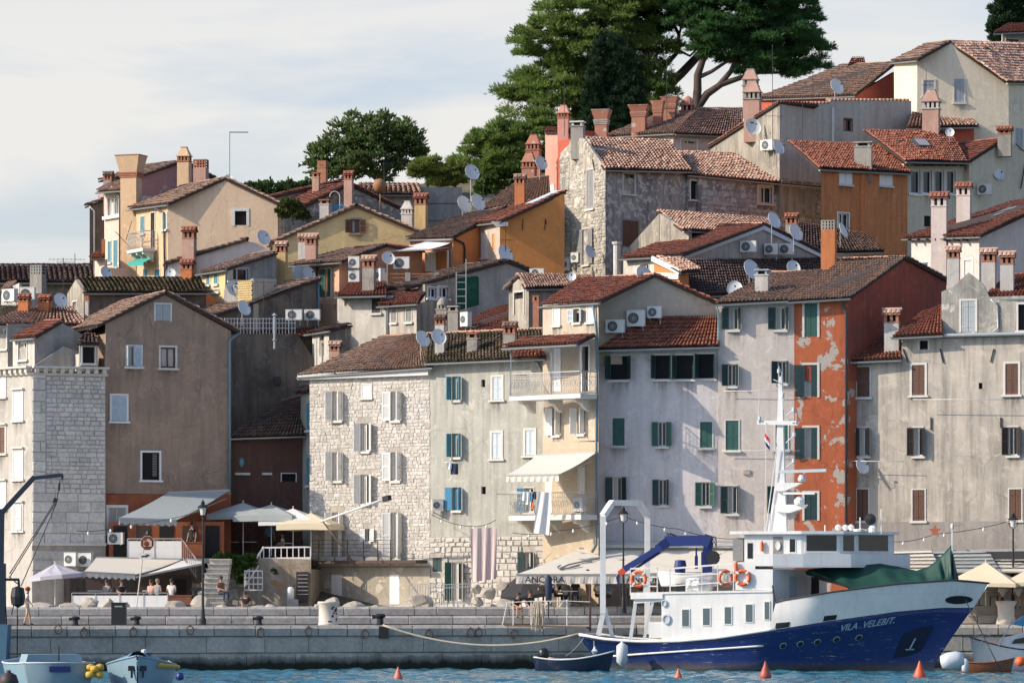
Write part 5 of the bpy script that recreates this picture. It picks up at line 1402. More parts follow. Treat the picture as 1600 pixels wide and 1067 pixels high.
h.wall(m_red5, (1420,267), (1456,268), [(1420,92),(1438,75),(1456,86)], 110, depth=1.5, name='dormer_wall'); h.roof((1418,93,267.2),(1419,92,266.6),(1439,73.5,266.6),(1436,74,268.2), M_tile_red, gutter=False, ridge=False)
h = House('white house with a red roof at the top right corner', 1590, 110, 280)
h.wall(m_white, (1566,281), (1680,282), [(1566,52),(1680,52)], 160, [W(1572,62,1592,72,fr=M_brown,sur=.05)], depth=4)
h.roof((1552,52,280),(1690,46,281),(1680,38,284),(1575,40,283), M_tile_red, w=.25)
# orange and yellow houses, right
h = House('burnt orange house with small white shuttered windows', 1350, 400, 247)
wl = [W(1311,270,1331,287,M_white,0,0,'plank',sur=.03), W(1374,272,1394,289,M_white,0,0,'plank',sur=.03), W(1309,334,1326,363,fr=M_white,sur=.07,surm=M_white)]
f = h.wall(m_or2, (1283,247), (1418,252), [(1283,266),(1418,272)], 460, wl, depth=4, ext=V((.085,1,0)))
h.roof((1279,264,246.5),(1424,271,251.8),(1372,228,256.5),(1232,222,254), M_tile_red, w=.22)
h.wall(m_grey2, (1215,262), (1290,260.5), [(1215,222),(1290,268)], 420, depth=2, ext=V((.07,1,0)))
chimney(h, 1349, 262, 222, 33, 250, 'slab', m_chg, m_chg, dr=.5)
mb = MB(); mb.tube([f.pt(1346,270,.03), f.pt(1346,400,.03)], .16, 8); obj('pilaster', mb, m_or2, h.root)
h = House('pale yellow house with a glazed veranda and a dark red roof', 1460, 400, 251)
f = h.wall(m_cr2, (1412,252.5), (1514,256), [(1412,256),(1514,256)], 480, [W(1420,267,1438,302,fr=M_white,sur=.03,surm=M_white,bars=0), W(1440,267,1456,302,fr=M_white,sur=.03,surm=M_white,bars=0), W(1458,267,1475,302,fr=M_white,sur=.03,surm=M_white,bars=0), W(1477,267,1493,302,fr=M_white,sur=.03,surm=M_white,bars=0), W(1444,338,1456,354,sur=0,pane='dark',sill=0)], depth=4)
h.roof((1414,252,251.4),(1512,254,254.6),(1484,207,260),(1350,205,256.5), M_tile_red, w=.22, rmat=M_tile_dark)
mb = MB()
for i in range(8): x = 1420+11.5*i; p = f.pt(x,258,.0); mb.bar(p, p+f.n*.5, .12, .16)
obj('rafter_ends', mb, M_dkbrown, h.root)
fe = h.wall(m_cr2, (1514,255.4), (1680,262), [(1514,253),(1568,220),(1680,262)], 400, depth=4)
strip_roof(h, fe, (1510,256), (1568,219), 4, M_tile_red)
h.pipe([f.pt(1510,257,.4), f.pt(1515,266,.15), f.pt(1517,330,.1)], .06, M_bluepipe)
chimney(h, 1570, 222, 200, 25, 257, 'tile', m_chg, tm=M_tile_red)
mb = MB(); mb.bar(fe.pt(1585,225,.1), fe.pt(1598,237,.1), .05); mb.tube([fe.pt(1600,255,.1), fe.pt(1592,295,.15)], .04, 5); obj('iron_rods', mb, M_iron, h.root)
def skylight(h, eL, eR, rR, rL, a0, a1, b0, b1):
    E, F_, G_, H_ = P(*eL), P(*eR), P(*rR), P(*rL); q = lambda a, b: E.lerp(F_, a).lerp(H_.lerp(G_, a), b)
    n_ = (F_-E).cross(H_-E).normalized(); n_ = n_ if n_.z > 0 else -n_
    pts = [q(a0,b0), q(a1,b0), q(a1,b1), q(a0,b1)]
    mb = MB(); mb.prism([p+n_*.05 for p in pts], n_*.16); o = obj('skylight', mb, M_pipe, h.root)
    c = sum(pts, V((0,0,0)))/4; mb = MB(); mb.add([c+(p-c)*.84+n_*.222 for p in pts], [(0,1,2,3)]); obj('pane', mb, glass_dark('skylight_glass',(.25,.32,.38),.08), o)
skylight(h, (1414,252,251.4),(1512,254,254.6),(1484,207,260),(1350,205,256.5), .42,.60,.42,.66)
h = House('pinkish house with skylights and two tall square chimneys', 1510, 440, 236)
fl = h.wall(m_r6, (1424,238), (1530,234), [(1424,374),(1530,371)], 500, [W(1437,410,1452,445,fr=M_white,sur=.07,surm=M_white), W(1507,406,1519,440,fr=M_white,sur=.07,surm=M_white)], depth=4)
fr = h.wall(m_r6, (1530,234), (1680,240), [(1530,370),(1680,300)], 500, depth=4)
h.roof((1410,373,238.4),(1532,369,233.5),(1682,298,239),(1580,318,247), M_tile_red, w=.21)
skylight(h, (1410,373,238.4),(1532,369,233.5),(1682,298,239),(1580,318,247), .52,.68,.40,.66)
chimney(h, 1468, 372, 303, 29, 236.2, 'tile', m_r6, m_r6, tm=M_tile_red, sink=2.5); chimney(h, 1506, 345, 288, 26, 240, 'tile', m_r6, m_r6, tm=M_tile_red)
mb = MB()
for i in range(7): p = fl.pt(1428+14*i,375,.0); mb.bar(p, p+fl.n*.5, .1, .12)
obj('rafter_ends', mb, M_dkbrown, h.root)
# houses in the bowl between
h = House('weathered half gable with a short old tile roof below the rubble house', 1090, 400, 240)
fl = h.wall(m_grey2, (968,243), (1076,236.5), [(968,402),(1030,334),(1076,360)], 450, depth=3)
h.roof((1066,360,236.2),(1216,366,242.5),(1200,343,246),(1028,331,241), M_tile_pale, w=.24)
mb = MB(); mb.tube([P(964,435,238),P(964,382,238)], .22, 10); mb.tube([P(964,382,238),P(964,378,238)],.3,10); obj('round_chimney', mb, m_chw, h.root)
h = House('white-fronted house with a blue-grey gable carrying three air conditioners', 1180, 440, 232)
fl = h.wall(m_white, (974,237.5), (1064,232), [(974,403),(1064,400)], 480, [W(1001,412,1014,432,fr=M_whitew,sur=.04)], depth=3)
fr = h.wall(m_grey, (1064,232), (1312,240.5), [(1064,400),(1190,352),(1312,412)], 480, depth=4, name='gable_wall')
h.roof((970,404,237),(1066,399,231.4),(1192,351,236),(1100,354,242.5), M_tile_red, w=.2, rmat=M_tile_pale)
h.gable(fr, (1064,401), (1190,351), (1316,414), 4, M_tile_dark, left=False, ridge=False)
mb = MB()
for a,b in (((1062,403),(1190,355)),((1190,355),(1314,415))): mb.bar(fr.pt(*a,.12), fr.pt(*b,.12), .08, .3)
obj('verge_boards', mb, M_paleblue, h.root)
h = House('long dark tiled roof with a white-edged orange dormer', 1180, 470, 226)
h.wall(m_lowor, (1064,227.8), (1300,236), [(1064,463),(1300,459)], 520, depth=3)
h.roof((1078,462,227),(1305,458,235.4),(1292,404,240),(1066,407,231), M_tile_dark, w=.22, ridge=False)
f = h.wall(m_orange, (1022,229), (1062,226.5), [(1022,412),(1062,430)], 470, depth=1.5, name='dormer_wall')
f2 = h.wall(m_orange, (1062,226.5), (1076,227.2), [(1062,428),(1076,428)], 470, depth=1.5, name='dormer_wall')
mb = MB(); mb.bar(f.pt(1022,404,.12), f.pt(1065,425,.12), .1, .28); mb.bar(f.pt(1020,430,.06), f.pt(1062,432,.06), .08,.3); obj('verge_boards', mb, M_white, h.root)
h.roof((1064,425,226),(1096,424,227.4),(1068,405,229),(1024,402,228.6), M_tile_pale, gutter=False, ridge=False, w=.22)
chimney(h, 1295, 418, 345, 27, 233.5, 'vents', m_cho, m_chg)
h = House('low dark tiled roof with an orange eave wall below the burnt orange house', 1320, 410, 241)
h.wall(m_peach, (1296,241), (1378,243.5), [(1296,396),(1378,394)], 440, depth=3)
h.roof((1240,397,240),(1382,393,243),(1352,366,247.5),(1246,348,245.5), M_tile_dark, w=.22, ridge=False)
chimney(h, 1237, 375, 336, 21, 241, 'tile', m_chg, tm=M_tile_red)

for hs_ in HOUSES: hs_.finish()
# ================================================================== TREES AND PLANTS
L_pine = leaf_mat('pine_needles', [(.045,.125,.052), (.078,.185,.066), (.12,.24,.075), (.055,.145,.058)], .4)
L_pine2 = leaf_mat('sunny_pine_needles', [(.13,.22,.06), (.28,.36,.095), (.20,.29,.075), (.085,.165,.055)], .45)  # sunlit yellow-green put into the leaf colour of the left pines
L_pale = leaf_mat('young_pine_needles', [(.16,.22,.05), (.22,.27,.07), (.12,.17,.045)], .35)
L_oak = leaf_mat('broad_leaves', [(.065,.125,.05), (.13,.19,.065), (.20,.25,.09), (.085,.145,.055)], .42)
L_cyp = leaf_mat('cypress_foliage', [(.018,.045,.024), (.030,.064,.030), (.042,.082,.034)], .15)
L_ivy = leaf_mat('ivy_leaves', [(.045,.095,.022), (.085,.145,.03), (.055,.11,.026)], .3)
M_bark = plain('pine_bark', (.085,.062,.052), .95, 0, .35, 5, .6)
M_barkg = plain('grey_bark', (.13,.115,.10), .95, 0, .3, 5, .5)
def foliage(name, blobs, mat, parent, Y, leaf=(.34,.07), per=150, clump=.8, fan=3, seed=1, flat=.75, depth=.8, dens=1.0, top=.35, kind=None):
    """blobs: (px, py, rx, ry) in photo pixels at depth Y(+dy); many small leaf faces in clumps over each blob"""
    rg = np.random.default_rng(seed); C = []
    sc = Y/F
    for b in blobs:
        px, py, rx, ry = b[:4]; dy = b[4] if len(b) > 4 else 0
        c = np.array(P(px, py, Y+dy)); RX, RZ = rx*sc, ry*sc; RY = max(RX, RZ)*depth
        area = (RX*RZ+RX*RY+RZ*RY)
        n = max(5, int(area/clump**2*2.4*dens))
        d = rg.normal(size=(n, 3)); d /= np.linalg.norm(d, axis=1)[:, None]
        rad = 1 - np.abs(rg.normal(0, .16, n)); rad[rg.random(n) < .15] *= .6; rad *= 1 + .16*np.sin(d[:,0]*5+d[:,2]*7+py) + rg.normal(0,.07,n)
        q = d*rad[:, None]*np.array([RX, RY, RZ])
        C.append((c+q, d))
    cc = np.concatenate([a for a, _ in C]); dd = np.concatenate([b for _, b in C]); n = len(cc)
    cr = clump*rg.uniform(.5, 1.1, n)
    k = per
    off = rg.normal(size=(n, k, 3)); off /= np.linalg.norm(off, axis=2)[:, :, None]
    off[..., 2] = np.where(off[..., 2] < -.1, -off[..., 2]*.45, off[..., 2])      # clumps are domed on top, thin below
    rr_ = rg.random((n, k))**.5
    pos = cc[:, None] + off*rr_[..., None]*cr[:, None, None]*np.array([1, 1, flat])
    dirs = off + dd[:, None]*.5 + np.array([0, 0, top]) + rg.normal(0, .35, (n, k, 3))
    pos = np.repeat(pos.reshape(-1, 3), fan, 0); dirs = np.repeat(dirs.reshape(-1, 3), fan, 0) + rg.normal(0, .45, (n*k*fan, 3))
    dirs /= np.linalg.norm(dirs, axis=1)[:, None]
    sd = np.cross(dirs, rg.normal(size=dirs.shape)); sd /= np.linalg.norm(sd, axis=1)[:, None]
    ln = leaf[0]*rg.uniform(.7, 1.3, len(pos))[:, None]; wd = leaf[1]*rg.uniform(.7, 1.3, len(pos))[:, None]/2
    v = np.stack([pos - sd*wd*.5, pos + sd*wd*.5, pos + dirs*ln*.6 + sd*wd, pos + dirs*ln - sd*wd*.3], 1).reshape(-1, 3)
    f = np.arange(len(v)).reshape(-1, 4)
    return np_mesh(name, v, f, mat, parent, kind)
def tree(name, label, base, blobs, mat, Y, trunks, bark=None, group=None, cat='tree', **k):
    root = tag(empty(name, P(base[0], base[1], Y)), label, cat, group)
    for pts in trunks:
        mb = MB(); mb.tube([P(p[0], p[1], Y+(p[3] if len(p) > 3 else 0)) for p in pts], [p[2]*Y/F for p in pts], 8)
        obj('trunk' if pts is trunks[0] else 'limb', mb, bark or M_bark, root, True)
    foliage('crown', blobs, mat, root, Y, **k)
    return root
tree('umbrella_pine', 'great umbrella pine with a forked trunk and a crown spreading right', (1088,200),
     [(1150,28,90,60),(1215,45,70,60),(1262,78,34,36),(1150,-45,120,50),(1232,-8,50,40),(1195,98,46,18),(1128,72,40,22),(1245,108,28,12),(1085,10,45,40)], L_pine, 306,
     [[(1086,210,8),(1088,165,7),(1090,140,6.5),(1090,118,6),(1098,95,5),(1110,72,4),(1122,45,3)],
      [(1087,172,7),(1105,147,6),(1127,132,5),(1154,123,4),(1190,112,3.4),(1212,101,3),(1240,86,2)], [(1122,135,4.5),(1142,112,4),(1150,92,3),(1165,60,2.4)], [(1090,122,3.6),(1112,112,3),(1135,97,2.4),(1160,85,2)],
      [(1185,114,2.6),(1225,114,2),(1262,108,1.5)], [(1098,95,3),(1085,60,2.4),(1074,40,2),(1068,15,1.6)]], seed=2, per=120, clump=.72, flat=.7, dens=1.0, group='pines on the hilltop')
tree('umbrella_pine', 'pine with a bare trunk slanting right, between cypress and forked pine', (1000,215),
     [(1048,8,44,48),(1010,30,36,44),(1035,-30,60,40),(1098,40,28,22)], L_pine, 311,
     [[(1002,215,9),(1020,165,8.5),(1036,141,8),(1065,115,7),(1099,79,6),(1113,62,5),(1125,30,3)], [(1022,125,4),(1040,102,4),(1056,85,3.6),(1061,55,3),(1046,25,2.2)], [(1058,78,2.2),(1078,88,2),(1094,72,1.6)], [(1061,55,2),(1068,30,1.6),(1060,5,1.4)]], seed=3, per=130, clump=.75, group='pines on the hilltop')
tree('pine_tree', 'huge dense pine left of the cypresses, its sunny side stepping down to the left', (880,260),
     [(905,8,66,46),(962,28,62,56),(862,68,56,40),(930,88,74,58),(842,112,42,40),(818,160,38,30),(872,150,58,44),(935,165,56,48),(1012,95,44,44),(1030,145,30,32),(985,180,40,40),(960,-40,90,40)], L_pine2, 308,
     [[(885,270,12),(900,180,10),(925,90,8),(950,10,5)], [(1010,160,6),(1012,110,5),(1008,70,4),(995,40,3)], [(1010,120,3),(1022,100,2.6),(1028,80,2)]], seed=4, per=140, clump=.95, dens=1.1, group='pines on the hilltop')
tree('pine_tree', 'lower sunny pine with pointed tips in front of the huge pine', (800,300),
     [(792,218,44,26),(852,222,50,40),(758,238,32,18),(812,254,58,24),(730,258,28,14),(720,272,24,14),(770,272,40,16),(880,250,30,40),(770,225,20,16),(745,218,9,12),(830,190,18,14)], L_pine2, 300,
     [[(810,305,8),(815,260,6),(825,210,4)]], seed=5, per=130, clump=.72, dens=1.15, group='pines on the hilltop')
for lab, bl, bx, sd in (('broad dark cypress in front of the pines', [(968,200,34,24),(970,175,36,26),(972,150,34,26),(970,125,29,26),(966,102,22,22),(962,84,14,20),(958,70,7,12)], 968, 6),
                        ('slim cypress left of the broad one', [(928,195,14,22),(928,165,14,24),(931,135,12,24),(934,108,9,20),(936,86,5,16),(937,72,3,9)], 928, 7)):
    tree('cypress', lab, (bx,235), bl, L_cyp, 296, [[(bx,240,4),(bx,160,3),(bx,110,2)]], leaf=(.26,.09), per=110, clump=.42, fan=3, flat=1.5, dens=1.3, top=1.3, seed=sd, group='cypresses among the pines', depth=.9)
tree('broadleaf_tree', 'round dark broadleaf tree standing alone against the sky on the left', (585,310),
     [(578,212,50,30),(540,228,36,28),(612,226,42,32),(520,246,34,26),(570,256,58,26),(632,246,28,28),(502,266,24,16),(600,192,22,12),(560,200,24,16),(640,222,18,18),(545,268,44,14),(632,202,10,12),(655,235,7,12),(500,240,10,10)], L_oak, 290,
     [[(588,315,6),(592,290,5),(600,265,4),(606,240,3)], [(592,290,3),(615,272,2.6),(625,255,2)], [(592,285,3),(572,265,2.4),(560,245,2)], [(598,275,2),(612,258,1.8),(618,240,1.5)]], M_barkg, leaf=(.30,.18), per=30, clump=.72, fan=2, dens=.95, seed=8, flat=.9)
for i, (lab, bl, bx) in enumerate((('small pale green young pine beside the round dark tree', [(668,262,16,13),(655,268,14,10),(680,272,14,11)], 668), ('pale yellow-green young pine above the left end of the concrete wall', [(690,272,12,15),(684,284,14,9)], 690), ('taller pale young pine next to the tall dish', [(711,272,12,16),(716,285,12,8),(703,284,10,8)], 711))):
    tree('young_pine', lab, (bx,305), bl, L_pale, 279, [[(bx,310,2.5),(bx,275,1.5)]], leaf=(.3,.06), per=90, clump=.4, fan=3, dens=1.3, top=.9, seed=20+i, group='young pines behind the concrete wall')
tree('dark_bush', 'dark bush above the brown-tiled roof left of the brick chimneys', (775,315), [(778,282,26,12),(760,296,20,10),(800,270,20,12)], L_ivy, 272, [[(775,318,2.5),(776,285,1.5)]], M_barkg, cat='bush', leaf=(.28,.18), per=40, clump=.5, fan=2, seed=30)
tree('hedge', 'long clipped hedge behind the wire fence right of the apricot gable', (440,318), [(400,297,18,10),(425,298,20,11),(452,298,20,11),(478,298,18,11),(500,296,14,10)], L_ivy, 272, [[(440,320,2),(440,300,1.5)]], M_barkg, cat='hedge', leaf=(.24,.16), per=40, clump=.4, fan=2, seed=31)
tree('climbing_shrub', 'leafy shrub growing beside the stone gable right of the apricot house', (458,352), [(455,322,13,9),(446,332,9,9),(466,334,8,6),(474,338,6,5)], leaf_mat('fig_leaves', [(.07,.10,.03),(.11,.14,.045),(.05,.08,.025)], .3), 252, [[(458,352,1.5),(456,325,1)]], M_barkg, cat='shrub', leaf=(.24,.2), per=36, clump=.28, fan=2, seed=32)
tree('cypress', 'dark cypress at the top right corner behind the white house', (1572,95), [(1572,8,26,24),(1568,32,26,24),(1566,52,24,18),(1590,-5,22,24),(1592,25,16,20)], L_cyp, 300, [[(1570,100,4),(1570,30,3)]], leaf=(.26,.09), per=110, clump=.45, fan=3, flat=1.3, top=1.2, seed=33, group='cypresses among the pines')
# wire fence by the hedge
r_ = tag(empty('wire_fence', P(440,318,270)), 'thin wire fence in front of the long hedge', 'fence')
mb = MB()
for y in (287,293): mb.tube([P(380,y,270), P(500,y,270)], .02, 4)
obj('wire', mb, M_iron, r_)
for x in (386,418,450,482,497): mb = MB(); mb.tube([P(x,318,270), P(x,284,270)], .035, 5); obj('post', mb, M_iron, r_)
# ================================================================== THE SHIP
M_navy = None
def hull_paint():
    m, n, b = _new('worn_blue_hull_paint')
    p = _pos(n)
    g = n.nodes.new('ShaderNodeMapping'); g.inputs['Scale'].default_value = (1.2,1.2,9); n.links.new(p, g.inputs[0])
    base = _mix(n, _noise(n, p, .8, 5), (.008,.021,.115), (.013,.034,.155))
    scr = _ramp(n, _noise(n, g.outputs[0], 1.6, 7, .7), [(.60, 0), (.65, .6)])
    gate = _ramp(n, _noise(n, p, .45, 3), [(.36, .1), (.56, 1)])
    mu = n.nodes.new('ShaderNodeMath'); mu.operation = 'MULTIPLY'; n.links.new(scr, mu.inputs[0]); n.links.new(gate, mu.inputs[1])
    c = _mix(n, mu.outputs[0], base, (.34,.38,.42))
    s = n.nodes.new('ShaderNodeSeparateXYZ'); n.links.new(p, s.inputs[0])
    ad = n.nodes.new('ShaderNodeMath'); ad.operation = 'MULTIPLY_ADD'; ad.inputs[1].default_value = .5
    n.links.new(_noise(n, p, 2.2, 6, .7), ad.inputs[0]); n.links.new(s.outputs[2], ad.inputs[2])
    c = _mix(n, _ramp(n, ad.outputs[0], [(.32, .95), (.48, .5), (.75, 0)]), c, (.10,.085,.055))
    n.links.new(c, b.inputs['Base Color']); b.inputs['Roughness'].default_value = .38
    return m
M_hull = hull_paint()
M_shipw = streaked('ship_white_paint', (.80,.80,.78), (.60,.58,.53))
M_craneb = plain('crane_blue_paint', (.012,.03,.16), .4, 0, .25, 5)
M_orange = plain('life_ring_orange', (.72,.13,.025), .5, 0, .1, 5)
M_tarp = plain('dark_green_tarpaulin', (.008,.052,.037), .55, 0, .3, 1.5)
M_rope = plain('old_rope', (.50,.44,.34), .95, 0, .3, 12)
M_fender = plain('pale_fender_rubber', (.52,.58,.62), .5, 0, .15, 5)
SA = R(14); ST = V((math.cos(SA), -math.sin(SA), 0)); SS = V((math.sin(SA), math.cos(SA), 0))
SHB = 2.7
_Q = V((xof(905,197.8), 197.8, 0)); SO = _Q + SS*1.9           # local origin: stern, on the centre line
def SU(px, v):
    k = (px-800)/F; o = SO + SS*v
    return (k*o.y - o.x)/(ST.x - k*ST.y)
def SW(u, v, z): return SO + ST*u + SS*v + V((0,0,z))
def SZ(px, py, v):
    y = (SO + SS*v + ST*SU(px, v)).y
    return zof(py, y)
def SP(px, py, v): return SW(SU(px, v), v, SZ(px, py, v))
U0 = 0.0; UB = SU(1521, 0.0); UW = SU(1468, 0.0)
SHEER = [(SU(a, v), SZ(a, y, v)) for a, y, v in ((905,992,-1.9),(945,999,-2.3),(1000,1003,-2.6),(1060,1002,-2.7),(1120,997,-2.7),(1200,985,-2.7),(1300,969,-2.5),(1400,955,-1.9),(1470,949,-1.0),(1521,949,0))]
def sheer(u): return float(np.interp(u, [a for a, _ in SHEER], [b for _, b in SHEER]))
def b_deck(s): return float(np.interp(s, [0,.04,.12,.3,.48,.58,.68,.78,.87,.95,1], [1.75,2.0,2.35,2.68,2.7,2.5,2.15,1.65,1.08,.45,.06]))
def b_wl(s): return float(np.interp(s, [0,.08,.2,.35,.48,.58,.68,.78,.87,.95,1], [.25,1.3,2.2,2.5,2.3,1.7,1.1,.6,.26,.08,.03]))
def hp(s, l, side=-1, off=0.0):
    """hull surface: s along (0 stern, 1 stem), l 0 keel .. 1 sheer"""
    us = U0 + 1.3*(1-min(1, l/.9))**1.2
    ub = UW - .25 + (UB-UW+.25)*(max(0, l-.25)/.75)**1.15
    u = us + (ub-us)*s
    zt = sheer(U0+(UB-U0)*s); z = -.75 + (zt+.75)*l
    w = max(0, min(1, (l-.3)/.7)); bl = b_wl(s)*min(1, .25+l*2.5) if l < .3 else b_wl(s)
    b = bl + (b_deck(s)-b_wl(s))*w**1.6
    return SW(u, side*(b+off), z)
def l_at(s, z): return (z+.75)/(sheer(U0+(UB-U0)*s)+.75)
ship = tag(empty('ship', SW(UB*.5, 0, 0)), 'large white and blue ship with a tall mast moored at the quay', 'ship')
def hull():
    NS, NL = 56, 12; mb = MB(); idx = {}
    for sd in (-1, 1):
        for i in range(NS+1):
            for j in range(NL+1):
                idx[sd, i, j] = len(mb.v); mb.v.append(tuple(hp(i/NS, j/NL, sd)))
    for sd in (-1, 1):
        for i in range(NS):
            for j in range(NL):
                q = [idx[sd,i,j], idx[sd,i+1,j], idx[sd,i+1,j+1], idx[sd,i,j+1]]
                mb.f.append(q if sd < 0 else q[::-1]); mb.m.append(0)
    for j in range(NL): mb.f.append([idx[-1,0,j], idx[-1,0,j+1], idx[1,0,j+1], idx[1,0,j]]); mb.m.append(0)
    for i in range(NS): mb.f.append([idx[-1,i,NL], idx[-1,i+1,NL], idx[1,i+1,NL], idx[1,i,NL]]); mb.m.append(0)
    return obj('hull', mb, M_hull, ship, True)
hl = hull()
mb = MB()
for sd in (-1, 1):
    mb.tube([hp(s, 1.0, sd, .03)+V((0,0,.03)) for s in np.linspace(0, .52, 24)], .075, 6)
mb.tube([hp(0,1,-1,.02)+V((0,0,.03)), hp(0,1,1,.02)+V((0,0,.03))], .07, 6)
obj('deck_rail', mb, M_shipw, ship, True)
mb = MB(); mb.tube([hp(s, l_at(s, float(np.interp(s, [.05,.55],[.62,1.22]))), -1, .02) for s in np.linspace(.06, .50, 20)], .05, 6); obj('rubbing_strake', mb, M_shipw, ship, True)
# bulwark forward
UBK = SU(1545, 0)
BW = [(SU(a, v), SZ(a, y, v)) for a, y, v in ((1200,945,-2.75),(1222,938,-2.75),(1300,925,-2.65),(1400,912.5,-2.1),(1490,906.5,-1.0),(1545,911,0))]
def bwz(u): return float(np.interp(u, [a for a, _ in BW], [b for _, b in BW]))
def bwp(s, k, sd):
    """bulwark: s from .5 to 1, k 0 bottom .. 1 top"""
    p0 = hp(s, 1.0, sd, .015); ut = U0 + (UBK-U0)*s; bt = b_deck(s) + .5*min(1,max(0,(s-.5)/.1))*min(1,(1-s)/.06) + .03
    p1 = SW(ut, sd*bt, bwz(ut)); q = p0.lerp(p1, k)
    return q
mb = MB(); N = 30
for sd in (-1, 1):
    vs = [bwp(.50+.5*i/N, k/3, sd) for i in range(N+1) for k in range(4)]
    fs = [(i*4+k, i*4+4+k, i*4+5+k, i*4+1+k) for i in range(N) for k in range(3)]
    mb.add(vs, fs if sd < 0 else [q[::-1] for q in fs])
obj('bulwark', mb, M_shipw, ship, True)
mb = MB(); mb.tube([bwp(s, 1, -1)+V((0,0,.01)) for s in np.linspace(.5, 1, 26)] , .045, 6); mb.tube([bwp(s, 1, 1)+V((0,0,.01)) for s in np.linspace(.5, 1, 26)], .045, 6); obj('bulwark_cap', mb, M_dkbrown, ship, True)
mb = MB(); mb.bar(bwp(.5,1,-1), SP(1207,914,-2.62), .06, .05); obj('bulwark_edge', mb, M_dkbrown, ship)
# hull fittings
def hull_disc(px, py, r, name, mat, s0=None, ring=None, rx=1):
    best = min(np.linspace(.3, .98, 400), key=lambda s: abs(px - (800 + F*hp(s, .7, -1).x/hp(s, .7, -1).y)))
    y = hp(best, .7, -1).y; l = l_at(best, zof(py, y)); p = hp(best, l, -1)
    tx = (hp(best+.01, l, -1)-p).normalized(); tz = (hp(best, l+.03, -1)-p).normalized(); nn = tx.cross(tz).normalized()
    T = MX((tx, tz, nn)).transposed()
    mb = MB(); mb.lathe([(r*1.25, -.05), (r*1.25, .03), (r*.95, .035), (r*.95, .015), (.001, .015)], p, 16, T.to_3x3(), cap=False, sx=rx)
    return obj(name, mb, mat, ship), p, tx, tz, nn
for (x, y) in ((1224,1008),(1250,1005),(1277,1002),(1307,998),(1342,995)):
    hull_disc(x, y, .13, 'porthole', M_gutter)
    o, p, tx, tz, nn = hull_disc(x, y, .10, 'porthole_glass', M_pane); o.location += V((nn.x, nn.y, nn.z))*.03
o, p, tx, tz, nn = hull_disc(1436, 1003, .3, 'anchor_eye', M_iron)
mb = MB(); mb.prism([p+tx*-.75+tz*.75+nn*.02, p+tx*-.55+tz*-.8+nn*.02, p+tx*.6+tz*-.75+nn*.02, p+tx*.55+tz*.85+nn*.02], nn*.025); obj('anchor_plate', mb, plain('dull_steel',(.012,.022,.055),.5,.4,.2,5), ship)
mb = MB(); mb.bar(p+nn*.08+tz*.25, p+nn*.1-tz*.35, .07); mb.bar(p+nn*.1-tz*.35-tx*.2, p+nn*.1-tz*.35+tx*.2, .07); obj('anchor', mb, M_bluepipe, ship)
# name on the bow
def text_mesh(s, size=1.0, bold=.0):
    cu = bpy.data.curves.new('lettering', 'FONT'); cu.body = s; cu.size = size; cu.offset = bold; cu.resolution_u = 3
    o = bpy.data.objects.new('lettering', cu); COL.objects.link(o)
    dg = bpy.context.evaluated_depsgraph_get(); me = bpy.data.meshes.new_from_object(o.evaluated_get(dg))
    COL.objects.unlink(o); bpy.data.objects.remove(o)
    v = [tuple(q.co) for q in me.vertices]; f = [list(q.vertices) for q in me.polygons]
    return v, f
def s_of(px, l): return min(np.linspace(.3, .99, 500), key=lambda s: abs(px - (800 + F*hp(s, l, -1).x/hp(s, l, -1).y)))
v, f = text_mesh('VILA  VELEBIT.', 1, .012)
xm = max(q[0] for q in v); sa, sb = s_of(1313, .86), s_of(1398, .86)
mb = MB()
vs = []
for x, y, _ in v:
    s = sa+(sb-sa)*x/xm; z = zof(986 - (986-973)*x/xm, hp(s,.8,-1).y) + y*.44
    vs.append(hp(s, l_at(s, z), -1, .012))
mb.add(vs, f); obj('ship_name', mb, plain('pale_lettering',(.42,.50,.60),.6), ship)
# deckhouses
def swall(pts, z0, z1, mat, name, th=.05):
    """walls through (px, v) points from z0 to z1 (z may be a list per point)"""
    mb = MB(); P3 = [SW(SU(a, v), v, 0) for a, v in pts]
    z0 = z0 if isinstance(z0, list) else [z0]*len(pts); z1 = z1 if isinstance(z1, list) else [z1]*len(pts)
    for i in range(len(pts)-1):
        a, b = P3[i], P3[i+1]; n = V(((b-a).y, -(b-a).x, 0)).normalized()*-th
        A = [a+V((0,0,z0[i])), b+V((0,0,z0[i+1])), b+V((0,0,z1[i+1])), a+V((0,0,z1[i]))]
        mb.prism(A, n)
    return obj(name, mb, mat, ship)
V1 = -2.55
zd = SZ(1120, 996, V1); zu = SZ(1120, 924, V1); zu2 = SZ(1030, 928, V1); zw = SZ(1200, 868, V1); zr = SZ(1200, 834, V1); zb = SZ(1180, 877, V1)
swall([(1040,2.3),(1036,V1),(1207.5,V1),(1290,2.3)], [zd-.3, zd-.3, sheer(SU(1207.5,V1))-.05, zd], [zu2, zu2, zu, zu], M_shipw, 'deckhouse')
mb = MB()
ua, ub, uc = SU(985, V1-.05), SU(1207, V1), SU(1036, V1)
mb.add([SW(ua,V1-.05,zu2-.02),SW(ub,V1-.05,zu-.02),SW(ub,2.35,zu-.02),SW(ua,2.35,zu2-.02),SW(ua,V1-.05,zu2+.08),SW(ub,V1-.05,zu+.08),SW(ub,2.35,zu+.08),SW(ua,2.35,zu2+.08)],
       [(0,3,2,1),(4,5,6,7),(0,1,5,4),(1,2,6,5),(2,3,7,6),(3,0,4,7)]); obj('upper_deck', mb, M_shipw, ship)
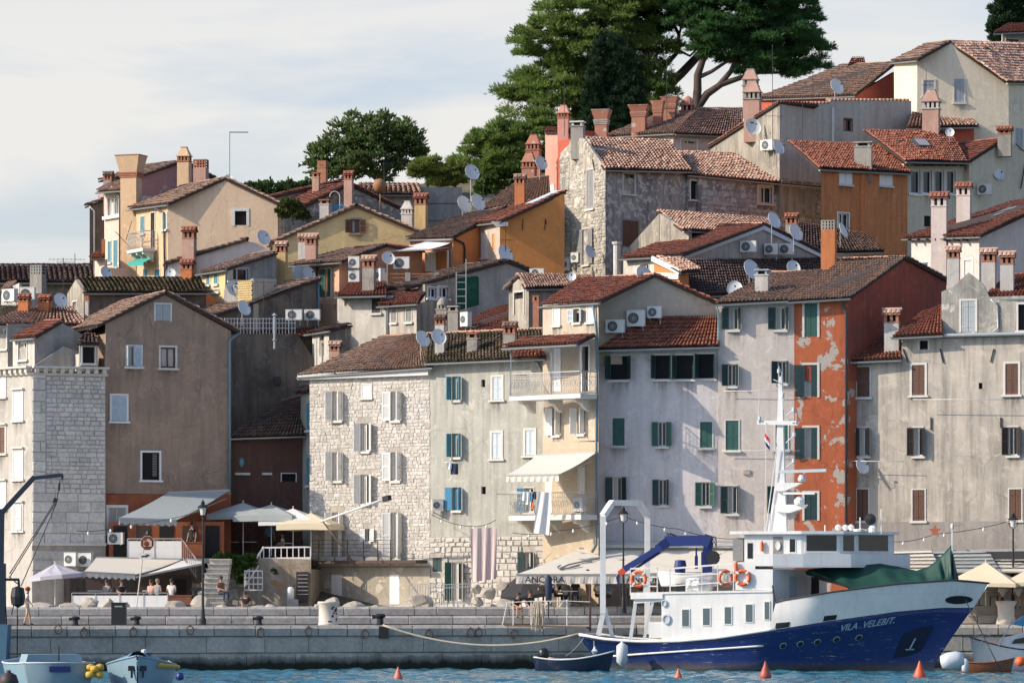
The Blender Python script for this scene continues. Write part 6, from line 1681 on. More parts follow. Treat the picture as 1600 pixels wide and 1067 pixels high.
# side screen beside the bridge, with a dark opening
swall([(1149,V1),(1180,V1)], zu+.08, [SZ(1149,878,V1), zb], M_shipw, 'bridge_screen')
swall([(1180,V1),(1207.5,V1),(1292,2.3)], zu+.08, SZ(1200,889,V1), M_shipw, 'forward_screen')
swall([(1180,V1),(1207.5,V1)], SZ(1200,889,V1), SZ(1200,875,V1), M_dark, 'screen_opening')
swall([(1180,V1-.01),(1207.5,V1-.01),(1255,V1+.4),(1330,-1.3),(1422,2.2)], SZ(1200,884,V1), SZ(1200,865,V1), M_shipw, 'bridge_dodger')
swall([(1207.5,V1+.02),(1292,2.32)], SZ(1207,940,V1), zu+.1, M_shipw, 'forward_wall')
mb = MB(); mb.prism([SW(SU(a,v),v,SZ(1200,886,V1)) for a,v in ((1180,V1),(1207.5,V1),(1255,V1+.4),(1330,-1.3),(1422,2.2),(1330,2.4),(1240,2.4))], (0,0,.08)); obj('bridge_deck', mb, M_shipw, ship)
# wheelhouse
foot = [(1143,-2.0),(1252,-2.0),(1312,-1.45),(1397,1.75)]
zwb = SZ(1200,884,V1)
wh = swall([(1163,-2.0)] + foot[1:] + [(1330,2.0),(1240,2.0)], zwb, zr, M_shipw, 'wheelhouse')
mb = MB(); mb.prism([SW(SU(a,v),v,zr) for a,v in ((1140,-2.2),(1252,-2.25),(1318,-1.65),(1405,1.8),(1340,2.2),(1225,2.2))], (0,0,.14)); obj('wheelhouse_roof', mb, M_shipw, wh)
def panel(a, va, b, vb, y0, y1, mat, name, parent=None, off=.03, yref=None, th=.03):
    pa, pb = SW(SU(a,va),va,0), SW(SU(b,vb),vb,0); n = V(((pb-pa).y, -(pb-pa).x, 0)).normalized()
    Y = (pa.y+pb.y)/2; z0, z1 = zof(y1, Y), zof(y0, Y)
    mb = MB(); mb.prism([pa+n*off+V((0,0,z0)), pb+n*off+V((0,0,z0)), pb+n*off+V((0,0,z1)), pa+n*off+V((0,0,z1))], n*-th)
    return obj(name, mb, mat, parent or ship)
def vint(a, b, px):  # v on the wall between two foot points at column px
    pa, pb = SW(SU(*a),a[1],0), SW(SU(*b),b[1],0); lo, hi = 0., 1.
    for _ in range(40):
        m = (lo+hi)/2; q = pa.lerp(pb, m); c = 800+F*q.x/q.y
        if c < px: lo = m
        else: hi = m
    return a[1]+(b[1]-a[1])*lo
def wpanel(i, x0, x1, y0, y1, mat, name, parent=None, off=.03): return panel(x0, vint(foot[i], foot[i+1], x0), x1, vint(foot[i], foot[i+1], x1), y0, y1, mat, name, parent or wh, off)
for i, x0, x1 in ((1,1260,1307),(2,1317,1334),(2,1341,1387)):
    g = wpanel(i, x0-2.5, x1+2.5, 833.5, 863, M_shipw, 'window', off=.02); wpanel(i, x0, x1, 836, 860.5, M_pane, 'pane', g, off=.028)
g = wpanel(0, 1232, 1244, 840, 864, M_shipw, 'window', off=.02); wpanel(0, 1234, 1242.5, 842, 862, M_pane, 'pane', g, off=.028)
g = wpanel(0, 1208, 1223, 838, 866, M_greywood, 'door', off=.025)
mb = MB(); c = SP(1215.5, 852, -2.05); T = MX((ST, V((0,0,1)), -SS)).transposed().to_3x3(); mb.lathe([(.16,0),(.16,.03),(.12,.03),(.12,.02),(.001,.02)], c, 14, T, sx=.75, sy=1.3); obj('door_window', mb, M_shipw, g)
wpanel(0, 1168, 1176, 848, 872, M_pane, 'pane', off=.02)
panel(1145,-2.0,1161,-2.0, 840, 876, M_greywood, 'locker_door', wh, 0.0, th=.4)
mb = MB(); mb.lathe([(.07,0),(.07,.4),(.03,.46),(.03,.5)], SP(1190.5,861,-2.1), 8); obj('fire_extinguisher', mb, M_orange, wh)
# cabin windows and fittings on the side
for x0, x1, y0, y1 in ((1066,1076.5,952,978),(1098.5,1109,950,976),(1132.5,1142.5,948,974),(1165.5,1176,944,971),(1195,1202,940,967)):
    g = panel(x0-1.5, V1, x1+1.5, V1, y0-1.5, y1+1.5, M_shipw, 'window', off=.03); panel(x0, V1, x1, V1, y0, y1, glass_dark('cabin_glass',(.10,.14,.15),.12), 'pane', g, off=.036)
for (x, y, r) in ((1037.5,942,.17),(1041,967,.24)):
    mb = MB(); mb.lathe([(r,-.02),(r,.05),(r*.7,.05),(r*.7,.01),(.001,.01)], SP(x,y,V1-.02), 14, T, sx=.8); obj('round_hatch', mb, M_fender, ship)
for s0, (x0,x1,y0,y1) in enumerate(((1209,1232,971,985),(1285,1305,960,976))):
    sA, sB = s_of(x0,.98), s_of(x1,.98); mb = MB(); Yh = hp(sA,1,-1).y
    def bq(s, y): 
        p0, p1 = bwp(s,0,-1), bwp(s,1,-1); k = (zof(y,p0.y)-p0.z)/(p1.z-p0.z); n_ = -SS*.02; return bwp(s,max(.02,k),-1)+n_
    mb.add([bq(sA,y1),bq(sB,y1-2),bq(sB,y0),bq(sA,y0+2)], [(0,1,2,3)]); obj('freeing_port', mb, M_iron, ship)
sA, sB = s_of(1466,.95), s_of(1520,.95)
mb = MB(); pts = []
for k in range(16):
    t = 2*math.pi*k/16; s = (sA+sB)/2+(sB-sA)/2*math.cos(t)*.95; p0, p1 = bwp(s,0,-1), bwp(s,1,-1); kk = .30+.16*math.sin(t); pts.append(bwp(s,kk,-1)-SS*.03)
mb.add(pts, [list(range(16))]); obj('hawse_opening', mb, M_iron, ship)
# forward deckhouse doors
panel(1268, vint((1207.5,V1),(1292,2.3),1268), 1279, vint((1207.5,V1),(1292,2.3),1279), 901, 931, M_dark, 'doorway', off=.03)
panel(1232, vint((1207.5,V1),(1292,2.3),1232), 1244, vint((1207.5,V1),(1292,2.3),1244), 900, 932, M_paleblue, 'door', off=.03)
# black slanted trim
# stern frame, gantry
def sbar(mb, a, b, w, h=None): mb.bar(SP(*a), SP(*b), w, h)
mb = MB()
sbar(mb,(985,1000,-2.4),(993,940,-2.4),.16); sbar(mb,(1006,1000,-2.4),(1020,940,-2.4),.13); sbar(mb,(991,939,-2.4),(1036,936,-2.4),.2); sbar(mb,(1036,1000,-2.4),(1036,936,-2.4),.14)
sbar(mb,(986,932,-2.5),(1036,931,-2.5),.22); obj('stern_frame', mb, M_shipw, ship)
panel(1014,-2.45,1035,-2.45, 971, 996, M_shipw, 'stern_gate', off=.02)
g0 = MB()
for v, x0 in ((-1.9, 941), (1.9, 1011.5)):
    if v < 0:
        sbar(g0,(935,992,v),(943,955,v),.22); sbar(g0,(957,994,v+.3),(945,950,v),.18); sbar(g0,(942,958,v),(942,806,v),.26)
    else: sbar(g0,(1011.5,990,v),(1011.5,806,v),.26)
a_, b_ = SP(942,806,-1.9), SP(1011.5,806,1.9); up = V((0,0,.62)); m1 = a_.lerp(b_,.2)+up; m2 = a_.lerp(b_,.8)+up
g0.bar(a_,m1,.26); g0.bar(m1-(m2-m1)*.02,m2+(m2-m1)*.02,.26); g0.bar(m2,b_,.26)
obj('stern_gantry', g0, M_shipw, ship)
# upper deck rails
mb = MB(); rl = []
for (x0,yt0,x1,yt1,v) in ((985,888,1027,887,-2.45),(1047,888,1146,880,-2.45)):
    zt = 0
    for yy in (0,13.5,27):
        sbar(mb,(x0,yt0+yy,v),(x1,yt1+yy*1.05,v),.075 if yy == 0 else .055)
    n = 2 if x1 < 1040 else 4
    for i in range(n+1):
        x = x0+(x1-x0)*i/n; yt = yt0+(yt1-yt0)*i/n; sbar(mb,(x,yt,v),(x,929-6*(x-985)/160,v),.05)
obj('deck_railing', mb, M_shipw, ship)
def ring_buoy(px, py, v, r, axis, label=None):
    mb = MB(); c = SP(px, py, v); ax = axis.normalized(); x = ax.cross(V((0,0,1))).normalized(); y = V((0,0,1)); n = 22; vs = []; fs = []; m = 6
    for i in range(n):
        a = 2*math.pi*i/n; d = x*math.cos(a)+y*math.sin(a)
        for j in range(m):
            b = 2*math.pi*j/m; vs.append(c + d*(r+.075*math.cos(b)) + ax*.075*math.sin(b))
    for i in range(n):
        for j in range(m): fs.append((i*m+j, i*m+(j+1)%m, ((i+1)%n)*m+(j+1)%m, ((i+1)%n)*m+j))
    mb.add(vs, fs); o = obj('life_ring', mb, M_orange, None, True)
    tag(o, label, 'life ring', 'orange life rings on the ship')
    bb = MB()
    for a in (.78, 2.36, 3.93, 5.5):
        d = x*math.cos(a)+y*math.sin(a); t_ = -x*math.sin(a)+y*math.cos(a); bb.obox(c+d*r, d*.08, t_*.035, ax*.08)
    ob = obj('white_band', bb, M_shipw, o); ob['kind'] = 'stuff'
    return o
ring_buoy(998, 904, -2.5, .33, -SS, 'orange life ring on the stern end of the upper rail, below the blue crane tip')
ring_buoy(1134, 903, -2.5, .33, -SS+ST*.9, 'orange life ring hung on the rail just left of the bridge screen')
ring_buoy(1160, 902, V1-.1, .32, -SS, 'orange life ring fixed to the white bridge screen')
mb = MB(); mb.lathe([(.001,0),(.08,.02),(.08,.35),(.03,.45)], SP(1150,892,V1-.12), 8); obj('smoke_float', mb, M_orange, ship)
# blue knuckle crane
cr = MB(); sbar(cr,(1104,925,0),(1104,862,0),.5,.5); sbar(cr,(1104,866,0),(1108,846,0),.42,.42); obj('crane_column', cr, M_craneb, ship)
cb = MB(); sbar(cb,(1110,848,0),(1098,843,0),.5); sbar(cb,(1100,844,0),(1040,845,0),.36,.48); sbar(cb,(1044,846,0),(1028,858,0),.34,.42); sbar(cb,(1030,856,0),(976,889,0),.22,.28); sbar(cb,(1032,862,.1),(985,893,.1),.1,.12); obj('crane_boom', cb, M_craneb, ship)
cb = MB(); sbar(cb,(1088,888,0),(1088,855,0),.08); sbar(cb,(1088,888,0),(1088,868,0),.15); obj('crane_ram', cb, M_craneb, ship)
mb = MB(); mb.lathe([(.3,-.2),(.34,0),(.3,.25)], SP(1114,871,-.3), 12, T); obj('hose_drum', mb, M_iron, ship)
mb = MB(); sbar(mb,(978,888,0),(968,896,0),.2,.26); obj('crane_tip', mb, plain('orange_red_paint',(.5,.06,.02),.5), ship)
mb = MB(); mb.tube([SP(968,893,0),SP(964,900,0),SP(966,910,0),SP(968,914,0)], .06, 6); obj('crane_hook', mb, M_craneb, ship)
mb = MB(); rr = random.Random(4)
for (x,y) in ((1102,846),(1108,848),(1050,842)):
    for k in range(4):
        a = rr.uniform(0,3); mb.tube([SP(x+rr.uniform(-3,3),y,0), SP(x-6+rr.uniform(-4,8),y-8-rr.uniform(0,5),-.1), SP(x+8+rr.uniform(-4,4),y-7+rr.uniform(-3,3),-.1), SP(x+11,y+6+rr.uniform(-3,6),0)], .02, 5)
ob = obj('hydraulic_hoses', mb, M_iron, ship); ob['kind'] = 'stuff'
mb = MB()
mb.lathe([(.001,-.32),(.24,-.3),(.3,0),(.24,.3),(.001,.32)], SP(1063,885,-.5), 12); ob = obj('deck_winch', mb, M_craneb, ship)
# liferaft canister and tender on deck
mb = MB(); c = SP(1093,914,-2.0); mb.lathe([(.001,-.62),(.28,-.6),(.36,-.5),(.36,-.06),(.38,-.05),(.38,.05),(.36,.06),(.36,.5),(.28,.6),(.001,.62)], c, 14, MX((-SS, V((0,0,1)), ST)).transposed().to_3x3()); raft = obj('life_raft_canister', mb, M_shipw, ship, True)
mb = MB(); mb.prism([SP(1056,926,-2.1),SP(1078,926,-2.1),SP(1078,912,-2.1),SP(1056,912,-2.1)], SS*1.2); obj('deck_locker', mb, M_iron, ship)
def small_hull(mb, O, T_, S_, L, B, H, rake=.5, sheer_=.18, transom=.75, NS=16, NL=6, z0=-.15, full=.55):
    def q(s, l, sd):
        b = B/2*(transom+(1-transom)*min(1,s/.35))*max(.02, 1-max(0,(s-.45)/.55)**2.3)
        b *= (1-full)+full*l**.55
        u = L*s*(1-rake*.15*(1-l)*s); z = z0 + (H-z0+sheer_*H*(s-.35)**2*3)*l
        return O + T_*u + S_*(sd*b) + V((0,0,z))
    i0 = len(mb.v); st = {}
    for sd in (-1,1):
        for i in range(NS+1):
            for j in range(NL+1): st[sd,i,j] = len(mb.v); mb.v.append(tuple(q(i/NS,j/NL,sd)))
    def F_(f): mb.f.append(f); mb.m.append(mb.mi)
    for i in range(NS):
        for j in range(NL):
            F_([st[-1,i,j],st[-1,i+1,j],st[-1,i+1,j+1],st[-1,i,j+1]]); F_([st[1,i,j],st[1,i,j+1],st[1,i+1,j+1],st[1,i+1,j]])
        F_([st[-1,i,0],st[1,i,0],st[1,i+1,0],st[-1,i+1,0]])
    for j in range(NL): F_([st[-1,0,j],st[-1,0,j+1],st[1,0,j+1],st[1,0,j]])
    return q
def boat_parts(root, O, T_, S_, L, B, H, m_hull, m_in, m_rim, **k):
    mb = MB(); q = small_hull(mb, O, T_, S_, L, B, H, **k); hu = obj('hull', mb, m_hull, root, True)
    mb = MB(); NS = 16
    for sd in (-1,1): mb.tube([q(i/NS,1,sd)+V((0,0,.01)) for i in range(NS+1)], .035, 5)
    mb.tube([q(0,1,-1), q(0,1,1)], .035, 5); obj('gunwale', mb, m_rim, root, True)
    mb = MB()
    for i in range(NS): 
        a,b,c,d = q(i/NS,.62,-1),q((i+1)/NS,.62,-1),q((i+1)/NS,.62,1),q(i/NS,.62,1); mb.quad(a,b,c,d)
    obj('deck', mb, m_in, root); 
    return q
tn = tag(empty('tender_boat', SW(SU(1047,-.9),-.9,zu+.3)), 'small white clinker tender carried on the upper deck of the ship under the blue crane', 'boat')
boat_parts(tn, SW(SU(1121,-.9),-.9,zu+.2), -ST, SS, 2.9, 1.2, .62, M_shipw, M_greywood, M_shipw, z0=.05)
# mast
mz = zr+.14
def mpt(px, py, v=0.0): return SP(px, py, v)
mb = MB()
def plate(mb, pts, v, th): mb.prism([SP(a,b,v-th/2) for a,b in pts], SS*th)
plate(mb, [(1199,833),(1229,833),(1226,755),(1224,690),(1221.5,588),(1216.5,588),(1213,690),(1211,755)], .0, .35); mast = obj('mast', mb, M_shipw, ship)
mb = MB(); sbar(mb,(1183,660,-.2),(1247,661,-.2),.16,.2); obj('mast_crossbar', mb, M_shipw, mast)
mb = MB(); plate(mb,[(1211,754),(1252,754),(1244,759),(1224,767),(1212,767)],-.1,.5); plate(mb,[(1211,788),(1260,788),(1256,793),(1232,801),(1212,799)],-.1,.5); obj('mast_platforms', mb, M_shipw, mast)
mb = MB(); sbar(mb,(1217,737,-.45),(1291,734.5,-.45),.13,.14); obj('radar_scanner', mb, M_fender, mast)
mb = MB(); sbar(mb,(1224,770.5,-.5),(1273,770.5,-.5),.09,.1); obj('radar_scanner', mb, M_shipw, mast)
mb = MB(); mb.lathe([(.16,0),(.2,.1),(.12,.3)], SP(1253,752,-.4), 10); obj('radar_base', mb, M_fender, mast)
mb = MB(); mb.lathe([(.2,0),(.25,.08),(.25,.2),(.12,.36),(.001,.4)], SP(1249,788,-.3), 12); obj('radar_dome', mb, M_shipw, mast)
mb = MB()
for (x0,y0,x1,y1) in ((1217,590,1217,572),(1221,592,1222,580),(1216,596,1208,593),(1228,650,1240,640),(1228,692,1241,680),(1228,730,1239,722),(1238,660,1245,660),(1186,660,1187,605),(1244,662,1244,645),(1214,700,1196,833),(1224,640,1224,610)): mb.tube([SP(x0,y0,-.3),SP(x1,y1,-.3)], .025, 5)
for (x,y) in ((1240,640),(1241,679),(1240,720),(1187,654),(1217,580),(1223,618)): mb.lathe([(.001,-.1),(.08,-.08),(.08,.1),(.001,.12)], SP(x,y,-.3), 8)
ob = obj('mast_lamps', mb, M_fender, mast); ob['kind'] = 'stuff'
fl = tag(empty('flag', SP(1198,672,-.3)), 'small red, white and blue flag flying from the mast crossbar', 'flag')
for k, col in enumerate(((.5,.02,.03),(.75,.75,.75),(.02,.05,.35))):
    mb = MB(); a = [(1197,676+k*6),(1201,681+k*6),(1205,686+k*6)]
    for (xa,ya),(xb,yb) in zip(a,a[1:]): mb.quad(SP(xa-2,ya,-.3),SP(xb-2,yb,-.35+.1*k%2),SP(xb-2,yb+6,-.35),SP(xa-2,ya+6,-.3))
    obj('stripe', mb, plain('flag_colour_%s' % ('red','white','blue')[k], col, .8), fl)
mb = MB(); mb.tube([SP(1197,660,-.3),SP(1195,833,-.3)], .012, 4); obj('halyard', mb, M_whitew, fl)
# things on the wheelhouse roof
mb = MB()
for (x,y,r) in ((1310,824,.16),(1321,824,.15),(1330,824,.16)): mb.lathe([(.001,-r),(r*.8,-r*.7),(r,0),(r*.8,r*.7),(.001,r)], SP(x,y,-.5), 10, MX((ST,V((0,0,1)),-SS)).transposed().to_3x3())
for (x,y0,y1) in ((1310,834,826),(1321,834,826),(1330,834,826),(1344,834,808),(1377,834,795),(1289,834,820),(1362,834,822)): mb.tube([SP(x,y0,-.5),SP(x,y1,-.5)], .03, 5)
ob = obj('roof_lamps', mb, M_shipw, wh); ob['kind'] = 'stuff'
mb = MB(); mb.lathe([(.001,-.18),(.2,-.14),(.27,0),(.26,.06),(.001,.1)], SP(1360,811,-.6), 14, MX((ST,V((0,0,1)),-SS+ST*.2)).transposed().to_3x3()); ob = obj('searchlight', mb, M_iron, wh)
mb = MB(); mb.lathe([(.2,0),(.2,.2),(.12,.3),(.12,.4)], SP(1364,831,-.5), 10); obj('searchlight_base', mb, M_shipw, wh)
mb = MB(); mb.lathe([(.34,0),(.36,.1),(.001,.14)], SP(1344,830,-.4), 12); obj('antenna_puck', mb, M_shipw, wh)
# jackstaff, tarpaulin
mb = MB(); mb.tube([SP(1488,910,-.1),SP(1488,826,-.1)], .035, 6); mb.lathe([(.06,0),(.08,.05),(.08,.22),(.001,.26)], SP(1488,826,-.1), 8); obj('jackstaff', mb, M_whitew, ship)
def tarp():
    rid = [(1262,889,-.9),(1290,886,-.6),(1330,884,-.5),(1375,880,-.3),(1405,885,-.2),(1432,891,-.1),(1452,884,0),(1468,871,0),(1480,858,0),(1487,850,-.05),(1490,868,0),(1494,888,0),(1498,904,0)]
    N = 60; U = np.linspace(0,1,N+1); M_ = 12
    xs = np.linspace(0,1,len(rid)); rp = [np.array(SP(*r_)) for r_ in rid]
    near = [(1266,890,-1.2),(1300,905,-2.2),(1330,919.5,-2.45),(1370,916,-2.3),(1405,912,-2.1),(1430,910.5,-1.8),(1452,908.5,-1.5),(1467,907.5,-1.25),(1478,907,-1.1),(1486,906.7,-1.0),(1491,906.6,-.9),(1496,906.6,-.8),(1500,906.6,-.7)]
    npn = [np.array(SP(*r_)) for r_ in near]
    def ip(A,t): return np.array([np.interp(t,xs,[q[k] for q in A]) for k in range(3)])
    vs = []; 
    for i,t in enumerate(U):
        a,b = ip(rp,t), ip(npn,t); far = a*2-b; far[2] = b[2]
        for j in range(2*M_+1):
            w = j/M_
            p = b*(1-w)+a*w if w <= 1 else a*(2-w)+far*(w-1)
            sagk = math.sin(math.pi*min(1,abs(w if w<=1 else 2-w)))
            fold = .10*math.sin(t*44+3.2*w)*sagk + .06*math.sin(t*83+5*w)*sagk
            p = p + np.array([0,-1,.25])*fold; p[2] -= .22*sagk*(1 if t<.55 else .5)
            vs.append(p)
    vs = np.array(vs); W_ = 2*M_+1
    f = np.array([[i*W_+j,(i+1)*W_+j,(i+1)*W_+j+1,i*W_+j+1] for i in range(N) for j in range(W_-1)])
    t = np_mesh('tarpaulin', vs, f, M_tarp, None, None, True); tag(t, 'dark green tarpaulin draped over the foredeck and pulled up to the bow staff', 'tarpaulin')
tarp()
# foredeck floor is the hull top; fenders
def fender(px, y0, y1, v, r, label, Yoff=0, mat=None):
    a, b = SP(px,y0,v), SP(px+1,y1,v); L = (a-b).length; mb = MB()
    mb.lathe([(.04,L),(.05,L-.08),(r,L-.25),(r*1.03,L*.5),(r,.22),(.06,.03),(.001,0)], b, 12); o = obj('fender', mb, mat or M_fender, None, True); tag(o, label, 'fender', 'fenders hung from the ship')
    m2 = MB(); m2.tube([a, a+V((0,.15,.25))], .015, 5); obj('rope', m2, M_rope, o)
fender(971,1000,1041,-3.0,.26,'long pale blue fender hanging on the stern quarter of the ship')
fender(928,1009,1024,-2.5,.16,'short pale fender close to the stern above the dark dinghy')
o = MB(); c = P(1488,1031,189.0); o.lathe([(.001,-.55),(.28,-.5),(.38,-.2),(.38,.2),(.28,.5),(.001,.55)], c, 14, MX.Rotation(R(80),3,'Y')); tag(obj('fender', o, M_fender, None, True), 'fat pale blue fender floating under the bow of the ship', 'fender', 'fenders hung from the ship')
# mooring lines, gangway
def line(name, label, pts, r, mat, cat='rope'):
    mb = MB(); mb.tube(pts, r, 6); tag(obj(name, mb, mat, None, True), label, cat)
def sagpts(a, b, sag, n=14): return [a.lerp(b, i/n) - V((0,0,sag*4*(i/n)*(1-i/n))) for i in range(n+1)]
line('mooring_rope', 'thick sagging mooring rope from the black bollard to the stern of the ship', sagpts(P(598,976,199.2), SP(906,989,-1.5), .75, 20), .055, M_rope)
line('mooring_rope', 'thin bow rope running down from the hawse opening into the water', [SP(1508,936,-.6), P(1535,990,184.5), P(1566,1052,183.5)], .025, M_iron)
line('mooring_rope', 'thin rope hanging from the stern down to the dark dinghy', sagpts(SP(912,996,-1.9), P(884,1024,196.3), .1, 6), .015, M_rope)
gw = tag(empty('gangway', P(850,975,200)), 'narrow gangway with rope rails leading from the quay to the stern', 'gangway')
mb = MB(); mb.bar(P(790,976,199.6), P(918,980,198.6), .5, .09); obj('plank', mb, M_wood, gw)
for i,(x,y0,y1) in enumerate(((785,976,940),(802,977,938),(830,977,938),(886,978,936),(922,985,912))): mb = MB(); mb.tube([P(x,y0,199.4-i*.15),P(x+(8 if i==0 else 0),y1,199.4-i*.15)], .03 if i<4 else .06, 5); obj('post', mb, M_whitew if i<4 else M_rust, gw)
mb = MB(); mb.tube([P(792,941,199.4),P(830,939,199.2),P(886,938.5,198.8),P(922,940,198.7)], .022, 5); obj('hand_rope', mb, M_whitew, gw)
mb = MB(); rr = random.Random(9)
for i in range(60):
    x = rr.gauss(841,4); mb.tube([P(x,939+rr.uniform(0,6),199.1), P(x+rr.uniform(-3,3),958,199.0+rr.uniform(-.1,.1)), P(x+rr.uniform(-5,5),970+rr.uniform(0,16),199.0)], .018, 4, False)
o = obj('frayed_rope_bundle', mb, M_rope); tag(o, 'frayed rope bundle hanging over the gangway rail', 'rope')
# ------------------------------------------------------------------ small boats
M_boatw = plain('boat_shade_blue_gelcoat', (.22,.33,.40), .35, 0, .12, 2.5); M_boatn = plain('boat_navy', (.012,.02,.05), .35, 0, .25, 3); M_black = plain('black_plastic', (.012,.013,.016), .4); M_ylw = plain('yellow_float', (.55,.36,.05), .6, 0, .15, 6); M_varn = plain('varnished_wood', (.22,.085,.04), .4, 0, .3, 4)  # left boats' pale gelcoat has blue-grey shade put into its colour
def outboard(root, p, mat):
    mb = MB(); mb.lathe([(.001,.0),(.16,.03),(.2,.2),(.19,.42),(.1,.52),(.001,.54)], p, 10, None, sx=1.25); mb.bar(p+V((0,0,.02)), p-V((.08,0,.6)), .13, .2); obj('outboard_motor', mb, mat, root, True)
d = tag(empty('dinghy', P(900,1040,195)), 'small dark navy dinghy with a black outboard motor tied under the stern of the ship', 'boat')
dO = V((xof(840,195.6),195.6,0)); dT = V((math.cos(R(18)),-math.sin(R(18)),0)); dS = V((math.sin(R(18)),math.cos(R(18)),0))
q = boat_parts(d, dO, dT, dS, 3.7, 1.5, .52, M_boatn, M_greywood, M_whitew, sheer_=.6)
outboard(d, dO + V((.28,.1,.52)), M_black)
mb = MB(); mb.obox(q(.4,.8,0)+V((0,0,.02)), dT*.25, dS*.3, V((0,0,.12))); obj('yellow_box', mb, M_ylw, d)
for i, (px, Yb, L, B, H, lab) in enumerate(((93, 150.5, 5.6, 2.95, 1.04, 'pale boat in a shade-blue tone with a blue cloth and yellow floats, bottom left corner'), (226, 151, 5.2, 2.5, .96, 'pale rounded boat in a shade-blue tone with coiled ropes, second from the left edge'))):
    b = tag(empty('motor_boat', V((xof(px,Yb),Yb,0))), lab, 'boat', 'small boats moored at the left')
    T_ = V((math.sin(R(18-16*i)), -math.cos(R(18-16*i)), 0)); S_ = V((math.cos(R(18-16*i)), math.sin(R(18-16*i)), 0)); O = V((xof(px,Yb+4.6),Yb+4.6,0))
    if i == 0: T_ = -T_; O = V((xof(px,Yb),Yb,0))
    q = boat_parts(b, O, T_, S_, L, B, H, M_boatw, M_boatw, M_boatw if i else M_fender, transom=.86 if i == 0 else .7, sheer_=.3 if i else .12, NS=18, full=.3)
    if i == 0:
        mb = MB(); p = O - T_*.06 + V((0,0,.86)); mb.obox(p, S_*.38, T_*.03, V((0,0,.1))); obj('blue_cloth', mb, M_craneb, b)
        mb = MB(); mb.prism([O+S_*-1.05+T_*.9+V((0,0,1.05)), O+S_*1.05+T_*.9+V((0,0,1.05)), O+S_*.95+T_*.9+V((0,0,1.38)), O+S_*-.95+T_*.9+V((0,0,1.38))], T_*1.2); obj('engine_cover', mb, M_boatw, b)
        mb = MB(); mb.tube([O+S_*.1+T_*.6+V((0,0,1.0)), O+S_*.1+T_*.6+V((0,0,1.65))], .025, 5); mb.tube([O+S_*-.7+T_*.1+V((0,0,1.12)),O+S_*.75+T_*.1+V((0,0,1.1))], .03, 5); obj('fittings', mb, M_iron, b)
        for k in range(6):
            mb = MB(); c = O+S_*(1.12+.17*(k%3))+V((0,-.2+.2*(k%2),.66+.2*(k//3)+.06*(k%2))); mb.lathe([(.001,-.16),(.11,-.13),(.14,0),(.11,.13),(.001,.16)], c, 9, MX.Rotation(R(90),3,'Y')); obj('float', mb, M_ylw, b, True)
        mb = MB(); mb.lathe([(.001,-.36),(.28,-.25),(.36,0),(.28,.25),(.08,.35),(.08,.42)], O+S_*-1.8+V((0,-.3,.42)), 12); tag(obj('ball_fender', mb, M_dkbrown, None, True), 'big dark brown ball fender beside the left boat', 'fender')
    else:
        c0 = q(.82,1,0)
        mb = MB()
        for k in range(5): 
            r_ = .2+.05*k; mb.tube([c0+V((r_*math.cos(a)*1.2, r_*math.sin(a), .05+.05*k)) for a in np.linspace(0,6.2,12)], .022, 5)
        ob = obj('coiled_rope', mb, M_iron, b)
        mb = MB(); cs = [q(t,1.03,k/4) for t in (.45,.55,.65,.75,.85,.93) for k in (-4,-2,0,2,4)]
        for j_,v_ in enumerate(cs): v_.z += .22*(1-(abs(j_%5-2)/2)**2)
        mb.add(cs, [(r_*5+k, r_*5+k+1, r_*5+k+6, r_*5+k+5) for r_ in range(5) for k in range(4)]); obj('boat_cover', mb, plain('blue_boat_cover', (.10,.22,.32), .8, 0, .2, 3), b, True)
        mb = MB(); mb.lathe([(.001,-.1),(.1,-.05),(.1,.08),(.001,.12)], c0+V((.2,0,.3)), 8); obj('deck_lamp', mb, M_whitew, b)
        p = q(.86,.78,-1); f_ = q(.9,.7,0)
        mb = MB(); mb.tube([q(.5,.9,1)+V((.12,0,.02)), q(.7,.9,1)+V((.12,0,0)), q(.85,.86,1)+V((.1,0,0))], .09, 6); obj('side_fender', mb, M_ylw, b)
        mb = MB(); c = q(.97,.72,0)-T_*-.04; mb.obox(c, S_*.33, T_*.04, V((0,0,.09))); mb.obox(c+S_*.2-V((0,0,.2)), S_*.04, T_*.03, V((0,0,.14))); mb.obox(c-S_*.2-V((0,0,.2)), S_*.04, T_*.03, V((0,0,.14))); obj('bow_bracket', mb, M_iron, b)
        mb = MB(); mb.lathe([(.001,-.15),(.13,-.1),(.15,0),(.1,.13),(.001,.15)], P(281,1056,150.5), 10); tag(obj('ball_fender', mb, M_craneb, None, True), 'small dark blue ball fender on the right side of the second boat', 'fender')
c_ = tag(empty('cabin_cruiser', P(1580,1040,197)), 'white cabin cruiser with a dark blue waterline, cut off by the right edge', 'boat')
cO = V((xof(1655,197.5),197.5,0)); cT = V((-math.cos(R(8)),-math.sin(R(8)),0)); cS = V((-math.sin(R(8)),math.cos(R(8)),0))
q = boat_parts(c_, cO, cT, cS, 4.3, 2.2, .95, M_shipw, M_shipw, M_boatn, sheer_=.5)
mb = MB(); A = [(.9,.75),(3.1,.7),(2.6,1.25),(1.0,1.6)]
vs = []
for sd in (-1,1): vs += [cO+cT*u+cS*(sd*(.85 if z<1 else .65))+V((0,0,z+.25)) for u,z in A]
mb.add(vs, [(0,1,2,3),(7,6,5,4),(0,4,5,1),(1,5,6,2),(2,6,7,3),(3,7,4,0)]); cab = obj('cabin', mb, M_shipw, c_)
mb = MB(); vs = [cO+cT*u-cS*(-.0+.80)*(1)+V((0,0,z+.25))+V((0,-.02,0)) for u,z in ((1.3,1.05),(2.5,1.0),(2.35,1.2),(1.3,1.4))]; mb.add(vs,[(0,1,2,3)]); obj('cabin_window', mb, M_pane, cab)
